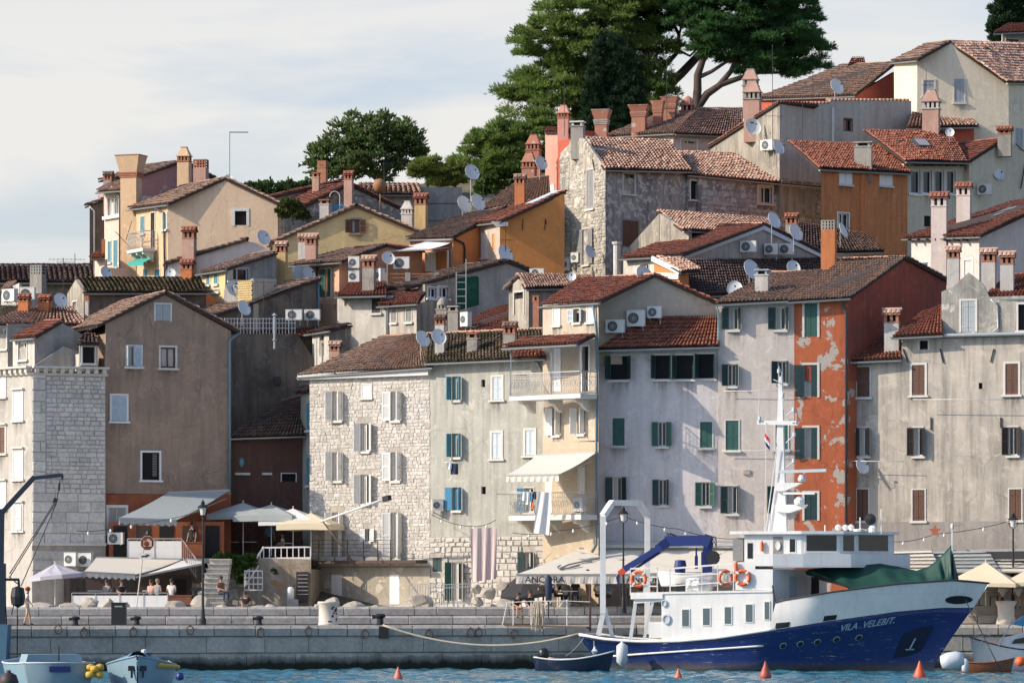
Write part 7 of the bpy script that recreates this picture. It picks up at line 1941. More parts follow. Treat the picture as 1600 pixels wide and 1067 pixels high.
mb = MB(); mb.tube([P(1560,1010,196),P(1582,968,196)], .03, 5); mb.tube([P(1533,1012,196),P(1535,990,196),P(1548,992,196)], .02, 5); mb.tube([P(1520,1004,196),P(1523,992,196),P(1560,1000,196)], .02, 5); obj('rails', mb, M_rail, c_)
mb = MB(); mb.prism([P(1582,975,196),P(1600,962,196),P(1620,966,196),P(1600,978,196)], (0,.8,0)); obj('blue_canopy', mb, M_blue, c_)
mb = MB(); mb.lathe([(.001,-.24),(.2,-.16),(.25,0),(.18,.18),(.001,.25)], P(1594,1033,194.5), 12); tag(obj('ball_fender', mb, M_orange, None, True), 'orange-red ball fender on the side of the cabin cruiser', 'fender')
wb = tag(empty('rowing_boat', P(1540,1046,193)), 'low varnished brown wooden boat in front of the white cruiser', 'boat')
wO = V((xof(1502,192.5),192.5,0)); wT = V((math.cos(R(6)),-math.sin(R(6)),0)); wS = V((math.sin(R(6)),math.cos(R(6)),0))
boat_parts(wb, wO, wT, wS, 2.4, 1.1, .42, M_varn, M_wood, M_varn, sheer_=.4)
mb = MB(); mb.lathe([(.001,-.3),(.16,-.2),(.16,.25),(.05,.34)], P(1508,1040,191.6), 9); tag(obj('fender', mb, M_fender, None, True), 'blue and white fender at the end of the brown wooden boat', 'fender')
for k,(px,yb,h,lab) in enumerate(((622,1060,21,'small pink-red cone buoy alone in the water left of centre'),(1060,1060,19,'small red cone buoy below the life raft of the ship'),(1196,1057,27,'large dark red cone buoy under the middle of the ship'),(1437,1058,29,'large bright orange-red cone buoy in front of the bow'))):
    Y = 3.48*F/(yb-YH)-.6; hh = h*Y/F
    b = tag(empty('buoy', V((xof(px,Y),Y,0))), lab, 'buoy', 'cone buoys in the water')
    col = plain('buoy_red_%s' % ('pink','faded','dark','bright')[k], ((.55,.14,.09),(.52,.12,.06),(.36,.075,.05),(.62,.09,.03))[k], .5)
    mb = MB(); r = hh*.34; mb.lathe([(r*.6,-.25),(r,0.0),(r*1.02,hh*.12),(r*.8,hh*.3),(r*.4,hh*.62),(r*.16,hh*.86),(.03,hh*.92)], V((xof(px,Y),Y,0)), 14); obj('float', mb, col, b, True)
    mb = MB(); mb.tube([V((xof(px,Y),Y,hh*.9))+V((.05*math.cos(a),0,.06+.06*math.sin(a))) for a in np.linspace(0,6.283,9)], .014, 5); obj('ring', mb, M_iron, b)
# ================================================================== DISHES, AIR CONDITIONERS, ANTENNAS
for px, py, w, h, Y, k, lab in (
  (95,469,20,24,225.5,{}, 'round blue-grey dish beside the two small orange chimneys at far left'),
  (166,426,16,21,240,{}, 'dish in front of the pale pink house with teal shutters, upper left'),
  (266,427,18,17,240,{}, 'dish left of the small orange chimney under the apricot house'),
  (363,451,17,22,230.5,{'pole':1.6}, 'dish on a tall mast in front of the honeycomb block screen'),
  (382,481,17,25,227,{}, 'dish on a mast above the white terrace railing'),
  (412,371,20,24,245,{}, 'dish at the foot of the apricot gable beside the yellow gable'),
  (470,428,23,30,237,{}, 'left one of two overlapping dishes by the green shuttered peach house'),
  (483,428,18,25,236.5,{}, 'right one of two overlapping dishes by the green shuttered peach house'),
  (424,449,9,17,231,{'mat':M_dishw}, 'thin white dish seen nearly edge-on above the beige cube house'),
  (607,403,20,22,236.5,{'mat':M_dishw}, 'whitish dish on the pink-orange wall between the air conditioners'),
  (661,529,20,27,216.5,{}, 'left one of the two dishes on the chimney of the sage house'),
  (686,526,23,26,216,{}, 'right one of the two dishes on the chimney of the sage house'),
  (726,319,20,28,247,{'mat':M_dishw}, 'left one of two whitish dishes on the ridge of the brown-roofed orange house'),
  (747,316,20,28,247,{'mat':M_dishw}, 'right one of two whitish dishes on the ridge of the brown-roofed orange house'),
  (738,269,22,26,258,{'pole':2.0}, 'high dish on a pole in front of the pines'),
  (790,397,21,30,236,{'pole':.9}, 'dish on an antenna mast in front of the ochre wall'),
  (846,255,18,23,255,{'mat':M_dishw}, 'whitish dish in front of the salmon pink house'),
  (864,413,20,30,243,{}, 'dish half hidden by the left edge of the rubble stone house'),
  (922,393,14,21,247.3,{'pole':.1}, 'small dish on the lit rubble stone wall below the open shutters'),
  (893,432,15,15,224,{}, 'small dish just above the old tile roof of the weathered dormer'),
  (1007,430,24,32,212.5,{'pole':.8}, 'big dish on the gable top of the cream balcony house'),
  (1177,198,26,28,257,{'pole':.2,'logo':True}, 'big dish with a dark mark on the weathered half gable'),
  (1217,230,16,25,251,{'pole':1.0}, 'dish on a mast at the corner of the barrel-tile roof'),
  (1210,344,18,27,233,{'pole':1.0}, 'dish on a mast at the peak of the blue-grey gable'),
  (1244,363,20,28,234,{'pole':.8}, 'dish right of the peak of the blue-grey gable'),
  (1175,421,24,33,224,{'pole':.6}, 'tilted big dish on the dark roof left of the pale slab chimney'),
  (1240,418,22,24,225,{}, 'dish above the ridge of the beige house, near the orange chimney'),
  (1148,451,26,26,222,{}, 'low dish on the dark roof at the left end of the beige house roof'),
  (1308,135,20,26,262,{'mat':M_dishw}, 'whitish dish in front of the coral red wall near the top'),
  (1561,272,18,20,257,{}, 'dish on the pale yellow wall at upper right'),
  (1348,728,20,25,209.6,{'pole':.1}, 'dish on the stained white wall under a brown window'),
  (1318,360,10,25,242,{'mat':M_dishw,'az':62}, 'dish seen edge-on beside the window of the burnt orange house'),
  (1484,207,17,15,257,{}, 'dark dish on the roof right of the striped-cap pink chimney'),
  (357,279,13,13,258,{}, 'small dish on the ridge of the apricot gable')):
    dish(lab, px, py, w, h, Y, **k)
for x0,y0,x1,y1,Y,rot,lab in (
  (947,500,976,520,211.1,-14,'leftmost and lowest unit on the cream gable of the balcony house'), (980,485,1008,510,211.4,-14,'big middle unit on the cream gable of the balcony house'), (1012,479,1034,497,211.6,-14,'right unit on the cream gable of the balcony house'),
  (1157,377,1182,394,235,-18,'left one of three units on the blue-grey gable'), (1195,381,1215,398,236.2,-18,'middle one of three units on the blue-grey gable'), (1218,381,1240,398,236.9,-18,'right one of three units on the blue-grey gable'),
  (545,401,562,419,235.8,-10,'upper of two stacked units on the pink-orange wall'), (545,423,562,441,235.8,-10,'lower of two stacked units on the pink-orange wall'), (615,402,640,420,237.8,-10,'unit on the pink-orange wall right of the whitish dish'), (587,420,602,440,236,-60,'unit seen from its side behind the grey plaster chimney'),
  (447,484,472,500,228.5,-8,'left one of two units standing on legs above the red roof'), (476,484,500,500,228.8,-8,'right one of two units standing on legs above the red roof'),
  (32,449,55,468,234.5,-10,'upper unit with a dark fan behind the small orange chimneys'), (2,452,29,471,234,-40,'pale unit seen from its side at the left edge'), (8,475,27,491,229,-10,'lower pale unit at the left edge above the lichen roof'),
  (675,780,692,798,216.4,8,'unit on the wall left of the bright blue shutter'), (101,863,121,884,217.2,-20,'left unit low on the stone corner house'), (123,864,145,885,217.6,-20,'darker right unit low on the stone corner house'), (169,832,194,850,218.4,-18,'unit on the orange wall below the white-framed opening'),
  (878,404,893,423,252,-30,'unit at the foot of the rubble stone wall'), (893,395,906,410,250.6,-30,'small unit on the rubble stone wall left of the small dish'), (1188,219,1212,235,256.5,-40,'unit under the big dish with a dark mark'), (1528,288,1549,304,255.6,-22,'unit on the pale yellow wall below the dish'),
  (719,488,737,510,224,-50,'unit seen from its side behind the plain chimney stacks'), (828,420,850,432,236,-10,'unit half hidden behind the weathered dormer roof'), (897,778,913,799,209.6,-30,'unit standing on the lower ornate balcony')):
    aircon('white air conditioner, '+lab, x0,y0,x1,y1,Y,rot)
antenna('tall thin pole with a short arm behind the apricot gable', 359, 290, 206, 256, (), mat=M_iron)
_r = antenna('wide many-armed antenna against the sky at far left', 99, 452, 403, 239, ((.95,9,2.0),(.86,5,.9)))
mb = MB(); mb.tube([P(359,207,256), P(388,207,256)], .03, 5); o = obj('cross_arm', mb, M_iron); tag(o, 'short cross arm at the top of the tall thin pole', 'antenna')
for px,yb,yt,Y,rods,lab in ((117,440,396,236,(),'plain rod beside the wide antenna at far left'), (1042,225,92,262,((.42,5,.8),(.55,4,.6)),'tall mast before the cypress and hip roof'), (1207,225,70,256,((.28,6,1.0),),'tall mast in front of the umbrella pine crown'),
   (1254,290,150,246,((.45,8,1.2),),'slim mast above the red roof of the burnt orange house'), (1222,350,233,244,((.6,3,.5),),'slanting dark mast at the corner of the rubble house'), (882,205,128,266,((.9,4,.5),),'short mast on the salmon pink chimney'),
   (790,412,345,236.2,((.55,5,.6),),'mast carrying the dish before the ochre wall'), (600,300,253,262,((.95,6,1.0),),'antenna in front of the round dark tree'), (755,320,268,255,((.95,2,.9),),'pale pole right of the high dish'), (1270,180,115,262,((.3,5,1.1),),'mast on the grey house with one red window'),
   (1447,150,108,262,((.4,4,.7),),'thin mast on the small red house roof'), (412,500,440,227.5,((.98,2,1.0),),'thin pole above the white terrace railing'), (457,520,460,227.8,((.98,2,.9),),'thin pole left of the two units on legs'), (1030,410,325,238,(),'thin bent mast left of the weathered half gable'), (712,470,420,231,(),'slim mast beside the green patch'), (701,500,430,226,((.5,3,.3),),'mast with insulators above the chimney stacks'), (380,425,398,244,((.7,3,.4),),'small aerial on the low pinkish gable'),(441,372,352,251,((.8,4,.6),),'small aerial above the yellow gable eave')):
    antenna(lab, px, yb, yt, Y, rods)
o = MB(); o.tube([P(594,330,252.5),P(594,303,252.5)], .04, 6); o.lathe([(.001,-.42),(.28,-.34),(.42,0),(.28,.34),(.001,.42)], P(593,290,252.5), 14); tag(obj('rusty_ball_cowl', o, plain('rust_brown',(.30,.15,.07),.8,.1,.35,8), None, True), 'rusty brown ball cowl on a pipe above the stone gable', 'chimney cowl')
# ladder and poles at the green patch
ld = tag(empty('ladder', P(722,490,230)), 'light metal ladder standing before the green patch', 'ladder')
for x in (713,728): mb = MB(); mb.bar(P(x,490,230.2), P(x,405 if x > 720 else 425,230.2), .06); obj('rail', mb, M_rail, ld)
for i in range(6): mb = MB(); mb.bar(P(713,485-i*11,230.2), P(728,485-i*11,230.2), .04); obj('rung', mb, M_rail, ld)
tb = tag(empty('balustrade', P(652,440,234)), 'low brick-red terrace balustrade with pale rails above the small white house', 'balustrade')
for y in (428,434,441): mb = MB(); mb.bar(P(602,y,234), P(632,y,234), .05); mb.bar(P(642,y,234.4), P(682,y,234.4), .05); obj('rail', mb, m_cho, tb)
for x in (602,637,682): mb = MB(); mb.box(xof(x-4,234),xof(x+4,234),233.9,234.4,zof(460,234),zof(426,234)); obj('pier', mb, m_chg, tb)
# ================================================================== AWNINGS AND PARASOLS
M_canv = plain('cream_canvas', (.62,.585,.515), .85, 0, .08, 3); M_canvg = plain('grey_green_canvas', (.33,.37,.37), .85, 0, .1, 3); M_canvw = plain('white_canvas', (.66,.665,.66), .8, 0, .06, 3); M_canvm = plain('mauve_grey_canvas', (.43,.42,.47), .85, 0, .08, 3); M_canvb = plain('black_canvas', (.022,.022,.026), .85); M_canvy = plain('yellow_cream_canvas', (.64,.56,.40), .85, 0, .06, 3); M_navyc = plain('navy_canvas', (.015,.03,.07), .8)
def awning(label, bL, bR, fR, fL, mat, val=.28, name='awning', scallop=True, arms=True, vm=None):
    """fabric from back edge to front edge (px, py, Y) with a hanging valance"""
    root = tag(empty(name, P(*fL)), label, 'awning', None)
    A, B, C, D = (P(*q) for q in (bL, bR, fR, fL)); mb = MB(); N, K = 14, 5; vs = []
    for j in range(K+1):
        for i in range(N+1):
            a, b = i/N, j/K; p = A.lerp(B,a).lerp(D.lerp(C,a), b); vs.append(p - V((0,0,.06*math.sin(math.pi*b)*(1+.3*math.sin(a*40)))))
    o0 = len(vs); vs += [p-V((0,0,.012)) for p in vs]
    fs = [(j*(N+1)+i, j*(N+1)+i+1, (j+1)*(N+1)+i+1, (j+1)*(N+1)+i) for j in range(K) for i in range(N)]
    mb.add(vs, fs + [tuple(o0+q for q in f[::-1]) for f in fs]); obj('canopy', mb, mat, root, True)
    mb = MB(); pts = []
    for i in range(41):
        p = D.lerp(C, i/40); dr = val*(1+(.18*math.cos(i*math.pi/2.5) if scallop else 0)); pts.append((p, p-V((0,.03*math.sin(i*1.3),dr))))
    for (a,b),(c,d) in zip(pts, pts[1:]): mb.quad(b,d,c,a)
    obj('valance', mb, vm or mat, root)
    mb = MB(); mb.bar(D,C,.07); mb.bar(A,B,.12)
    if arms: mb.bar(A.lerp(B,.04)-V((0,0,.4)), D.lerp(C,.03)-V((0,0,.03)), .04); mb.bar(A.lerp(B,.96)-V((0,0,.4)), D.lerp(C,.97)-V((0,0,.03)), .04)
    obj('awning_frame', mb, M_rail, root); return root, (A,B,C,D)
def parasol(label, px, ytop, Y, r, drop, ybase, mat, n=6, tilt=(0,0), rot=.3, val=.18, pole=None, name='parasol', sq=False):
    c = P(px,ytop,Y); root = tag(empty(name, P(px,ybase,Y)), label, 'parasol', None)
    Rm = MX.Rotation(R(tilt[0]),3,'Y') @ MX.Rotation(R(tilt[1]),3,'X')
    mb = MB(); rim = []; n_ = 4 if sq else n
    for k in range(n_):
        a = rot+2*math.pi*k/n_; rim.append(c + Rm @ V((r*math.cos(a), r*math.sin(a), -drop)))
    for k in range(n_):
        a, b = rim[k], rim[(k+1)%n_]; m = (a+b)/2 - (Rm @ V((0,0,-.05 if sq else -.02))); mm = c.lerp(m,.55)-V((0,0,.05))
        m1, m2 = c.lerp(a,.5), c.lerp(b,.5)
        mb.add([c,m1,a,m,b,m2,mm],[(0,1,6),(1,2,3,6),(6,3,4,5),(0,6,5)])
        dn = Rm @ V((0,0,-val)); mb.quad(a,a+dn,m+dn*1.05,m); mb.quad(m,m+dn*1.05,b+dn,b)
    obj('canopy', mb, mat, root)
    mb = MB()
    for a in rim: mb.tube([c-V((0,0,.05)), a-V((0,0,.03))], .014, 4)
    obj('ribs', mb, M_iron, root)
    mb = MB(); mb.tube([P(px+(pole or 0),ybase,Y), c+V((0,0,.12))], .028, 6); obj('pole', mb, M_whitew if mat is not M_canvb else M_iron, root); return root
awning('big grey-green awning over the terrace in front of the brown gable', (262,770,219.2),(358,766,220.8),(276,812,215.5),(185,809,214.6), M_canvg, .3)
awning('cream lower awning panel beside the octagonal sign', (150,871,216.8),(283,874,217.2),(211,897,213),(130,893,212.4), M_canv, .26)
awning('white lower awning panel sloping up to the lamp post', (290,873,217.5),(318,877,217.5),(318,880,214.5),(212,901,213), M_canvw, .06, scallop=False)
awning('cream sun awning over the lower ornate balcony', (838,712,212.8),(931,707,209.8),(873,741,208.2),(791,742,209.6), M_canv, .34, scallop=False)
awning('small cream awning over the white shuttered window of the pink and orange house', (672,376,241),(716,374,239.5),(668,390,237.8),(592,393,238.4), M_canvw, .05, scallop=False)
ar,(A,B,C,D) = awning('large cream awning lettered ANCORA with an anchor on its slope', (905,857,210.8),(1010,856,210.6),(966,897,207.6),(806,897,207.6), M_canv, .46, scallop=False)
v, f = text_mesh("ANCORA", .44, .006); mb = MB(); p0 = D.lerp(C,.09)-V((0,.05,.40)); mb.add([p0+V((x*1.04,0,y)) for x,y,_ in v], f); obj('lettering', mb, M_label_dark, ar)
mb = MB()
def aw(a,b):
    a = .26+(a-.22)*.56; b = .34+(b-.2)*.72
    return A.lerp(B,a).lerp(D.lerp(C,a),b)+V((0,-.02,.03))
for q in ([(.36,.62),(.58,.42),(.74,.28)], [(.52,.42),(.72,.46)], [(.74,.28),(.80,.22),(.78,.18),(.73,.22),(.74,.28)], [(.22,.66),(.25,.78),(.36,.86),(.50,.80),(.60,.66)], [(.36,.62),(.34,.86)]): mb.tube([aw(*t) for t in q], .04, 4)
obj('anchor_emblem', mb, plain('faded_grey_print',(.16,.17,.19),.8), ar)
aw2,(A,B,C,D) = awning('second cream awning behind the ship crane, continuing the lettered one', (1012,853,210.9),(1150,850,210.4),(1152,893,207.6),(968,897,207.7), M_canv, .46, scallop=False)
v, f = text_mesh("ANCORA", .44, .006); mb = MB(); p0 = D.lerp(C,.06)-V((0,.05,.40)); mb.add([p0+V((x*1.04,0,y)) for x,y,_ in v], f); obj('lettering', mb, M_label_dark, aw2)
awning('long pale fascia awning along the lilac and beige houses', (936,846,211.5),(1330,848,209.8),(1330,853,209.1),(930,852,210.5), M_fascia, .1, scallop=False, arms=False)
for i,(x0,x1,lab) in enumerate(((1392,1455,'first pale striped shade sail right of the ship bridge'),(1458,1545,'second striped shade sail behind the bow staff'),(1548,1650,'third striped shade sail at the right edge'))):
    rt,(A,B,C,D) = awning(lab, (x0,861,208.4),(x1,859,207.9),(x1+20,893,205.4),(x0-8,893,205.6), M_canv if i != 1 else M_canvg, .05, scallop=False)
    for k in range(5): mb = MB(); b = .15+.17*k; mb.bar(A.lerp(D,b)+V((0,0,.02)), B.lerp(C,b)+V((0,0,.02)), .05); obj('batten', mb, M_dkbrown, rt)
awning('dark under-awning along the stained white house', (1385,862,209.4),(1650,858,206.7),(1650,874,206.2),(1385,876,208.6), M_canvb, .04, scallop=False, arms=False)
parasol('pointed cream parasol behind the bow, left of the lamp post', 1540, 878, 205.8, 2.5, 1.05, 945, M_canvy, sq=True, rot=.5); parasol('cream parasol cut by the right edge behind the lamp post', 1622, 880, 205.6, 2.3, .95, 945, M_canvy, sq=True, rot=.6)
parasol('mauve-grey parasol beside the lower cream awning', 86, 880, 212, 1.45, .62, 945, M_canvm, 8, (-6,0)); 
parasol('black parasol tilted over the seated pair', 826, 884, 209.8, 1.75, 1.1, 950, M_canvb, 8, (-12,14), pole=2)
for px,yt,Y,r,mat,lab in ((380,781,221.0,2.0,M_canvg,'leftmost greyish parasol on the upper terrace'),(424,784,220.4,2.1,M_canvg,'second greyish parasol on the upper terrace'),(458,790,220.0,1.9,M_canvw,'pale parasol on the upper terrace next to the stone house'),(486,797,219.2,1.9,M_canvy,'sunlit cream parasol on the upper terrace beside the stone house')): parasol(lab, px, yt+4, Y, r*1.08, .62, 868, mat, sq=True, rot=.55, val=.3)
o = MB(); o.lathe([(.03,0),(.15,.15),(.19,.8),(.13,1.25),(.03,1.4)], P(857,942,206.2), 9); o.tube([P(857,965,206.2),P(857,940,206.2)], .03, 6); tag(obj('closed_parasol', o, M_navyc, None, True), 'closed navy parasol covering the end of the awning lettering', 'parasol')
# ================================================================== LEFT TERRACE AND CAFE
tr = tag(empty('terrace', P(410,945,214)), 'stone-walled upper restaurant terrace between the brown gable and the stone house', 'terrace')
zt = zof(868,214); ft = Fac((350,218.5),(486,217.9))
mb = MB(); wall_mesh(mb, ft, [ft.uz(350,870),ft.uz(486,874)], 2.7, [], 0, 4); obj('retaining_wall', mb, PL('warm_rock_wall',(.40,.345,.275),(.24,.18,.12),.6,(.38,.23,.12),.62,.5,70,1.3), tr)
stones(tr, ft, 352, 876, 392, 945, .3, .45, M_rubst, .06, .05, seed=41)
mb = MB(); mb.prism([P(165,872,217.3), P(320,872,217.8), P(352,872,218.55), P(486,872,217.95), P(486,872,226), P(165,872,226)], (0,0,-.25)); obj('terrace_floor', mb, M_pave, tr)
mb = MB(); mb.prism([P(166,945,217.7), P(320,945,218), P(320,872,218), P(166,872,217.7)], (0,.2,0)); obj('back_wall', mb, m_dark, tr)
st = tag(empty('stone_steps', P(330,945,213)), 'worn stone steps climbing from the promenade to the terrace', 'steps')
for i in range(10): mb = MB(); z0 = 2.92+i*.245; x0,x1 = xof(306+i*1.5,212),xof(352,212); mb.box(x0,x1,211.08+i*.5,212.6+i*.5,z0-.02,z0+.165); mb.box(x0-.02,x1+.02,210.98+i*.5,212.6+i*.5,z0+.168,z0+.225); obj('step', mb, M_step, st)
def railing(label, pts, h, mat, step=.13, rails=(1.0,.1), name='railing', w=.025):
    root = tag(empty(name, P(*pts[0])), label, 'railing'); mb = MB(); m2 = MB()
    for a,b in zip(pts,pts[1:]):
        A,B = P(*a),P(*b); n = max(1,int((B-A).length/step))
        for i in range(n+1): p = A.lerp(B,i/n); mb.bar(p,p+V((0,0,h)),w)
        for r_ in rails: m2.bar(A+V((0,0,h*r_)),B+V((0,0,h*r_)),w*1.6)
    o = obj('bars', mb, mat, root); o['kind'] = 'stuff'; obj('rails', m2, mat, root); return root
railing('white railing along the terrace edge above the rusty-streaked rock', [(412,874,218.6),(485,873,218.5)], .62, M_white, .3, w=.05)
railing('white stair railing sloping down beside the rock face', [(384,915,217.8),(412,873,218.5)], .62, M_white, .3, w=.05)
railing('white lattice gate panel at the foot of the terrace stairs', [(382,922,217.6),(410,922,217.6)], 1.0, M_white, .22, (1,.66,.33,.02), 'lattice_panel', .04)
railing('thin grey iron railing of the small forecourt with the green door', [(640,944,211.6),(690,946,211.2),(735,944,211)], 1.05, M_rail, .13, (1,.08,.85))
railing('dark metal railing on the upper cafe terrace behind the white screen', [(200,872,217.5),(284,872,217.6),(306,903,215)], 1.0, M_rail, .4)
def screen(label, x0,x1,y0,y1,Y,n,mat):
    root = tag(empty('screen_panel', P((x0+x1)/2,y1,Y)), label, 'screen')
    for i in range(n):
        a,b = x0+(x1-x0)*i/n+.4, x0+(x1-x0)*(i+1)/n-.4; mb = MB(); mb.box(xof(a,Y),xof(b,Y),Y,Y+.05,zof(y1,Y),zof(y0,Y)); obj('panel', mb, mat, root)
    mb = MB(); mb.bar(P(x0,y0-4,Y),P(x1,y0-4,Y),.04)
    for i in range(n+1): x = x0+(x1-x0)*i/n; mb.bar(P(x,y1,Y),P(x,y0-4,Y),.04)
    obj('screen_frame', mb, M_rail, root)
screen('white wind screen around the lower cafe tables', 112,262,930,956,209.6,4,M_shipw); screen('white screen in front of the upper cafe terrace', 199,284,845,872,217.4,2,M_shipw)
for x0,x1,y0,y1,Y,m,lab in ((262,298,931,945,210.2,M_varn,'dark red-brown planter box at the right end of the wind screen'),(283,316,848,872,218.0,m_lowor,'orange-brown counter on the upper terrace')):
    mb = MB(); mb.box(xof(x0,Y),xof(x1,Y),Y,Y+.5,zof(y1,Y),zof(y0,Y)); mb.box(xof(x0-.5,Y),xof(x1+.5,Y),Y-.03,Y+.53,zof(y0,Y),zof(y0,Y)+.06); tag(obj('planter_box', mb, m), lab, 'planter')
# cafe fronts: shade of the open rooms painted as dark panels
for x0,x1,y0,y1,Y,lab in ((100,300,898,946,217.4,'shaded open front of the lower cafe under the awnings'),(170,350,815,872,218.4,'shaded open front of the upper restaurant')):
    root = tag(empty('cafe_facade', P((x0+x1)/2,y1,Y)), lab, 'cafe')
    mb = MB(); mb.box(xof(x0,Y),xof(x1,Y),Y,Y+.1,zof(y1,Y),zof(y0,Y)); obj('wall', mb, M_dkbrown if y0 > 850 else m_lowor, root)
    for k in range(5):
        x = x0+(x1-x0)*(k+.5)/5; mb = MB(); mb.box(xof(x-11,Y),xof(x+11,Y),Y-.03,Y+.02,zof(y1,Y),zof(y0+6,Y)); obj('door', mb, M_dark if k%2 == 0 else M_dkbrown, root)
def table_set(label, px, py, Y, mat=M_whitew, ch=2):
    root = tag(empty('cafe_table', P(px,py,Y)), label, 'table', 'cafe tables'); c = P(px,py,Y)
    mb = MB(); mb.box(c.x-.38,c.x+.38,Y-.38,Y+.38,c.z+.70,c.z+.74); obj('table_top', mb, mat, root); mb = MB(); mb.tube([c,c+V((0,0,.7))],.03,6); mb.lathe([(.22,0),(.22,.03),(.03,.05)], c, 10); obj('pedestal', mb, M_iron, root)
    for k in range(ch):
        sx = -1 if k == 0 else 1; r2 = tag(empty('cafe_chair', c+V((sx*.72,0,0))), label.replace('table','chair '+('left' if sx < 0 else 'right')+' of the table'), 'chair', 'cafe chairs'); o = c+V((sx*.72,0,0))
        mb = MB(); mb.box(o.x-.2,o.x+.2,Y-.2,Y+.2,o.z+.43,o.z+.46); obj('seat', mb, M_iron, r2)
        mb = MB(); xx = o.x+sx*.2; mb.box(xx-.02,xx+.02,Y-.2,Y+.2,o.z+.46,o.z+.88); obj('backrest', mb, M_iron, r2)
        for ax in (-.18,.18):
            for ay in (-.18,.18): mb = MB(); mb.bar((o.x+ax,Y+ay,o.z),(o.x+ax,Y+ay,o.z+.43),.03); obj('leg', mb, M_iron, r2)
for px,py,Y,lab in ((362,868,222.5,'small cafe table at the left end of the upper terrace'),(390,868,222.4,'cafe table in the middle of the upper terrace'),(446,870,221.6,'cafe table by the white terrace railing'),(150,945,212.5,'cafe table behind the left part of the white wind screen'),(235,945,212.3,'cafe table behind the right part of the white wind screen'),(890,946,208.5,'table under the lettered awning'),(1010,946,208.8,'table under the second cream awning'),(1060,946,208.6,'table beside the ship upper rail under the second cream awning'),(1530,946,207.6,'table under the pointed cream parasol')): table_set(lab, px, py, Y)
# plants on the terrace wall
foliage_root = tag(empty('ivy', P(370,890,220.5)), 'bright green ivy hanging over the terrace wall', 'plant'); foliage('leaves', [(352,872,12,6),(366,878,14,9),(384,880,14,9),(392,872,8,6),(350,898,6,12),(372,902,8,8)], L_ivy, foliage_root, 218.1, leaf=(.16,.12), per=40, clump=.2, fan=2, seed=50)
p_ = tag(empty('wall_plant', P(430,893,212)), 'small green tuft growing from the rusty-streaked rock', 'plant'); foliage('leaves', [(430,892,4,4)], L_ivy, p_, 218.2, leaf=(.12,.06), per=30, clump=.12, fan=2, seed=51)
# rusty door in the rock and white stele
mb = MB(); mb.box(xof(464,218.2),xof(482,218.2),217.5,218.3,zof(940,218),zof(893,218)); dr = tag(obj('iron_door', mb, M_dkbrown), 'dark barred iron door in the rock beside the stone house', 'door')
for i in range(6): mb = MB(); mb.bar(P(465,898+i*6,217.45),P(481,898+i*6,217.45),.04); obj('bar', mb, M_rail, dr)
mb = MB(); mb.lathe([(.18,0),(.18,.55),(.13,.66),(.001,.68)], P(454,937,217), 8, None, sy=.6); tag(obj('white_marker_post', mb, M_white, None, True), 'white rounded post with a dark inset beside the iron door', 'post')
mb = MB(); mb.box(xof(448,217),xof(466,217),216.8,217.6,zof(950,219),zof(936,219)); tag(obj('stone_pier', mb, m_chg), 'low stone pier below the white rounded post', 'pier')
# ================================================================== QUAY FURNITURE
def on_quay(px): 
    y = 200.
    for _ in range(12): y = QY(xof(px,y))
    return y
def lamp(label, px, Y, yb, yt):
    root = tag(empty('street_lamp', P(px,yb,Y)), label, 'street lamp', 'iron street lamps'); b, t = P(px,yb,Y), P(px,yt,Y); H = t.z-b.z
    mb = MB(); mb.lathe([(.16,0),(.16,.25),(.11,.32),(.085,.7),(.065,.8),(.05,H*.5),(.075,H*.5+.03),(.045,H*.5+.08),(.04,H-.75)], b, 10); obj('post', mb, M_iron, root)
    mb = MB(); mb.lathe([(.10,0),(.16,.32),(.17,.34)], t-V((0,0,.68)), 8); obj('lamp_glass', mb, plain('frosted_lamp_glass',(.62,.62,.58),.3), root)
    mb = MB(); mb.lathe([(.24,0),(.27,.03),(.15,.14),(.09,.16),(.10,.26),(.05,.32),(.02,.4)], t-V((0,0,.34)), 10); obj('lamp_cap', mb, M_iron, root)
    mb = MB()
    for s in (-1,1): mb.tube([t-V((s*.05,0,.78)), t-V((s*.2,0,.6)), t-V((s*.2,0,.32))], .015, 4)
    obj('lamp_bracket', mb, M_iron, root)
lamp('black street lamp on the quay in front of the restaurant steps', 317, on_quay(317)+3.3, 975, 782); lamp('black street lamp seen through the stern gantry of the ship', 974, 206.6, 958, 792); lamp('black street lamp at the right edge in front of the cream parasols', 1583, 206.3, 950, 801)
lights = (((120,829,214),(190,821,214.5),(317,797,on_quay(317)+3.3)),((974,806,206.6),(1060,826,209),(1150,842,210.2)),((974,806,206.6),(870,829,209.5),(800,832,212)),((1395,846,208.9),(1460,834,207.9),(1583,812,206.3)),((675,804,216),(735,822,213),(775,812,212)))
for i, pl in enumerate(lights):
    root = tag(empty('string_lights', P(*pl[0])), ('bulb string between the stone corner house and the left lamp','bulb string from the gantry lamp to the beige house','bulb string from the gantry lamp to the balcony house','bulb string from the ship bridge to the right lamp','line with bulbs from the air conditioner to the pink sheet')[i], 'string lights')
    mb = MB(); q = [P(*p) for p in pl]; pts = []
    for a,b in zip(q,q[1:]): pts += sagpts(a,b,.12,8)
    mb.tube(pts, .016, 4); obj('wire', mb, M_iron, root)
    for k in range(2,len(pts)-1,4): mb = MB(); mb.lathe([(.02,0),(.06,-.09),(.05,-.16),(.001,-.19)], pts[k], 8); obj('bulb', mb, M_white, root)
Yq = on_quay(186)+2.6; mb = MB(); c = P(186,973,Yq); mb.box(c.x-.34,c.x+.34,Yq-.3,Yq+.3,ZQ,ZQ+1.02); b_ = tag(obj('litter_bin', mb, M_black), 'black square litter bin on the quay at left', 'bin')
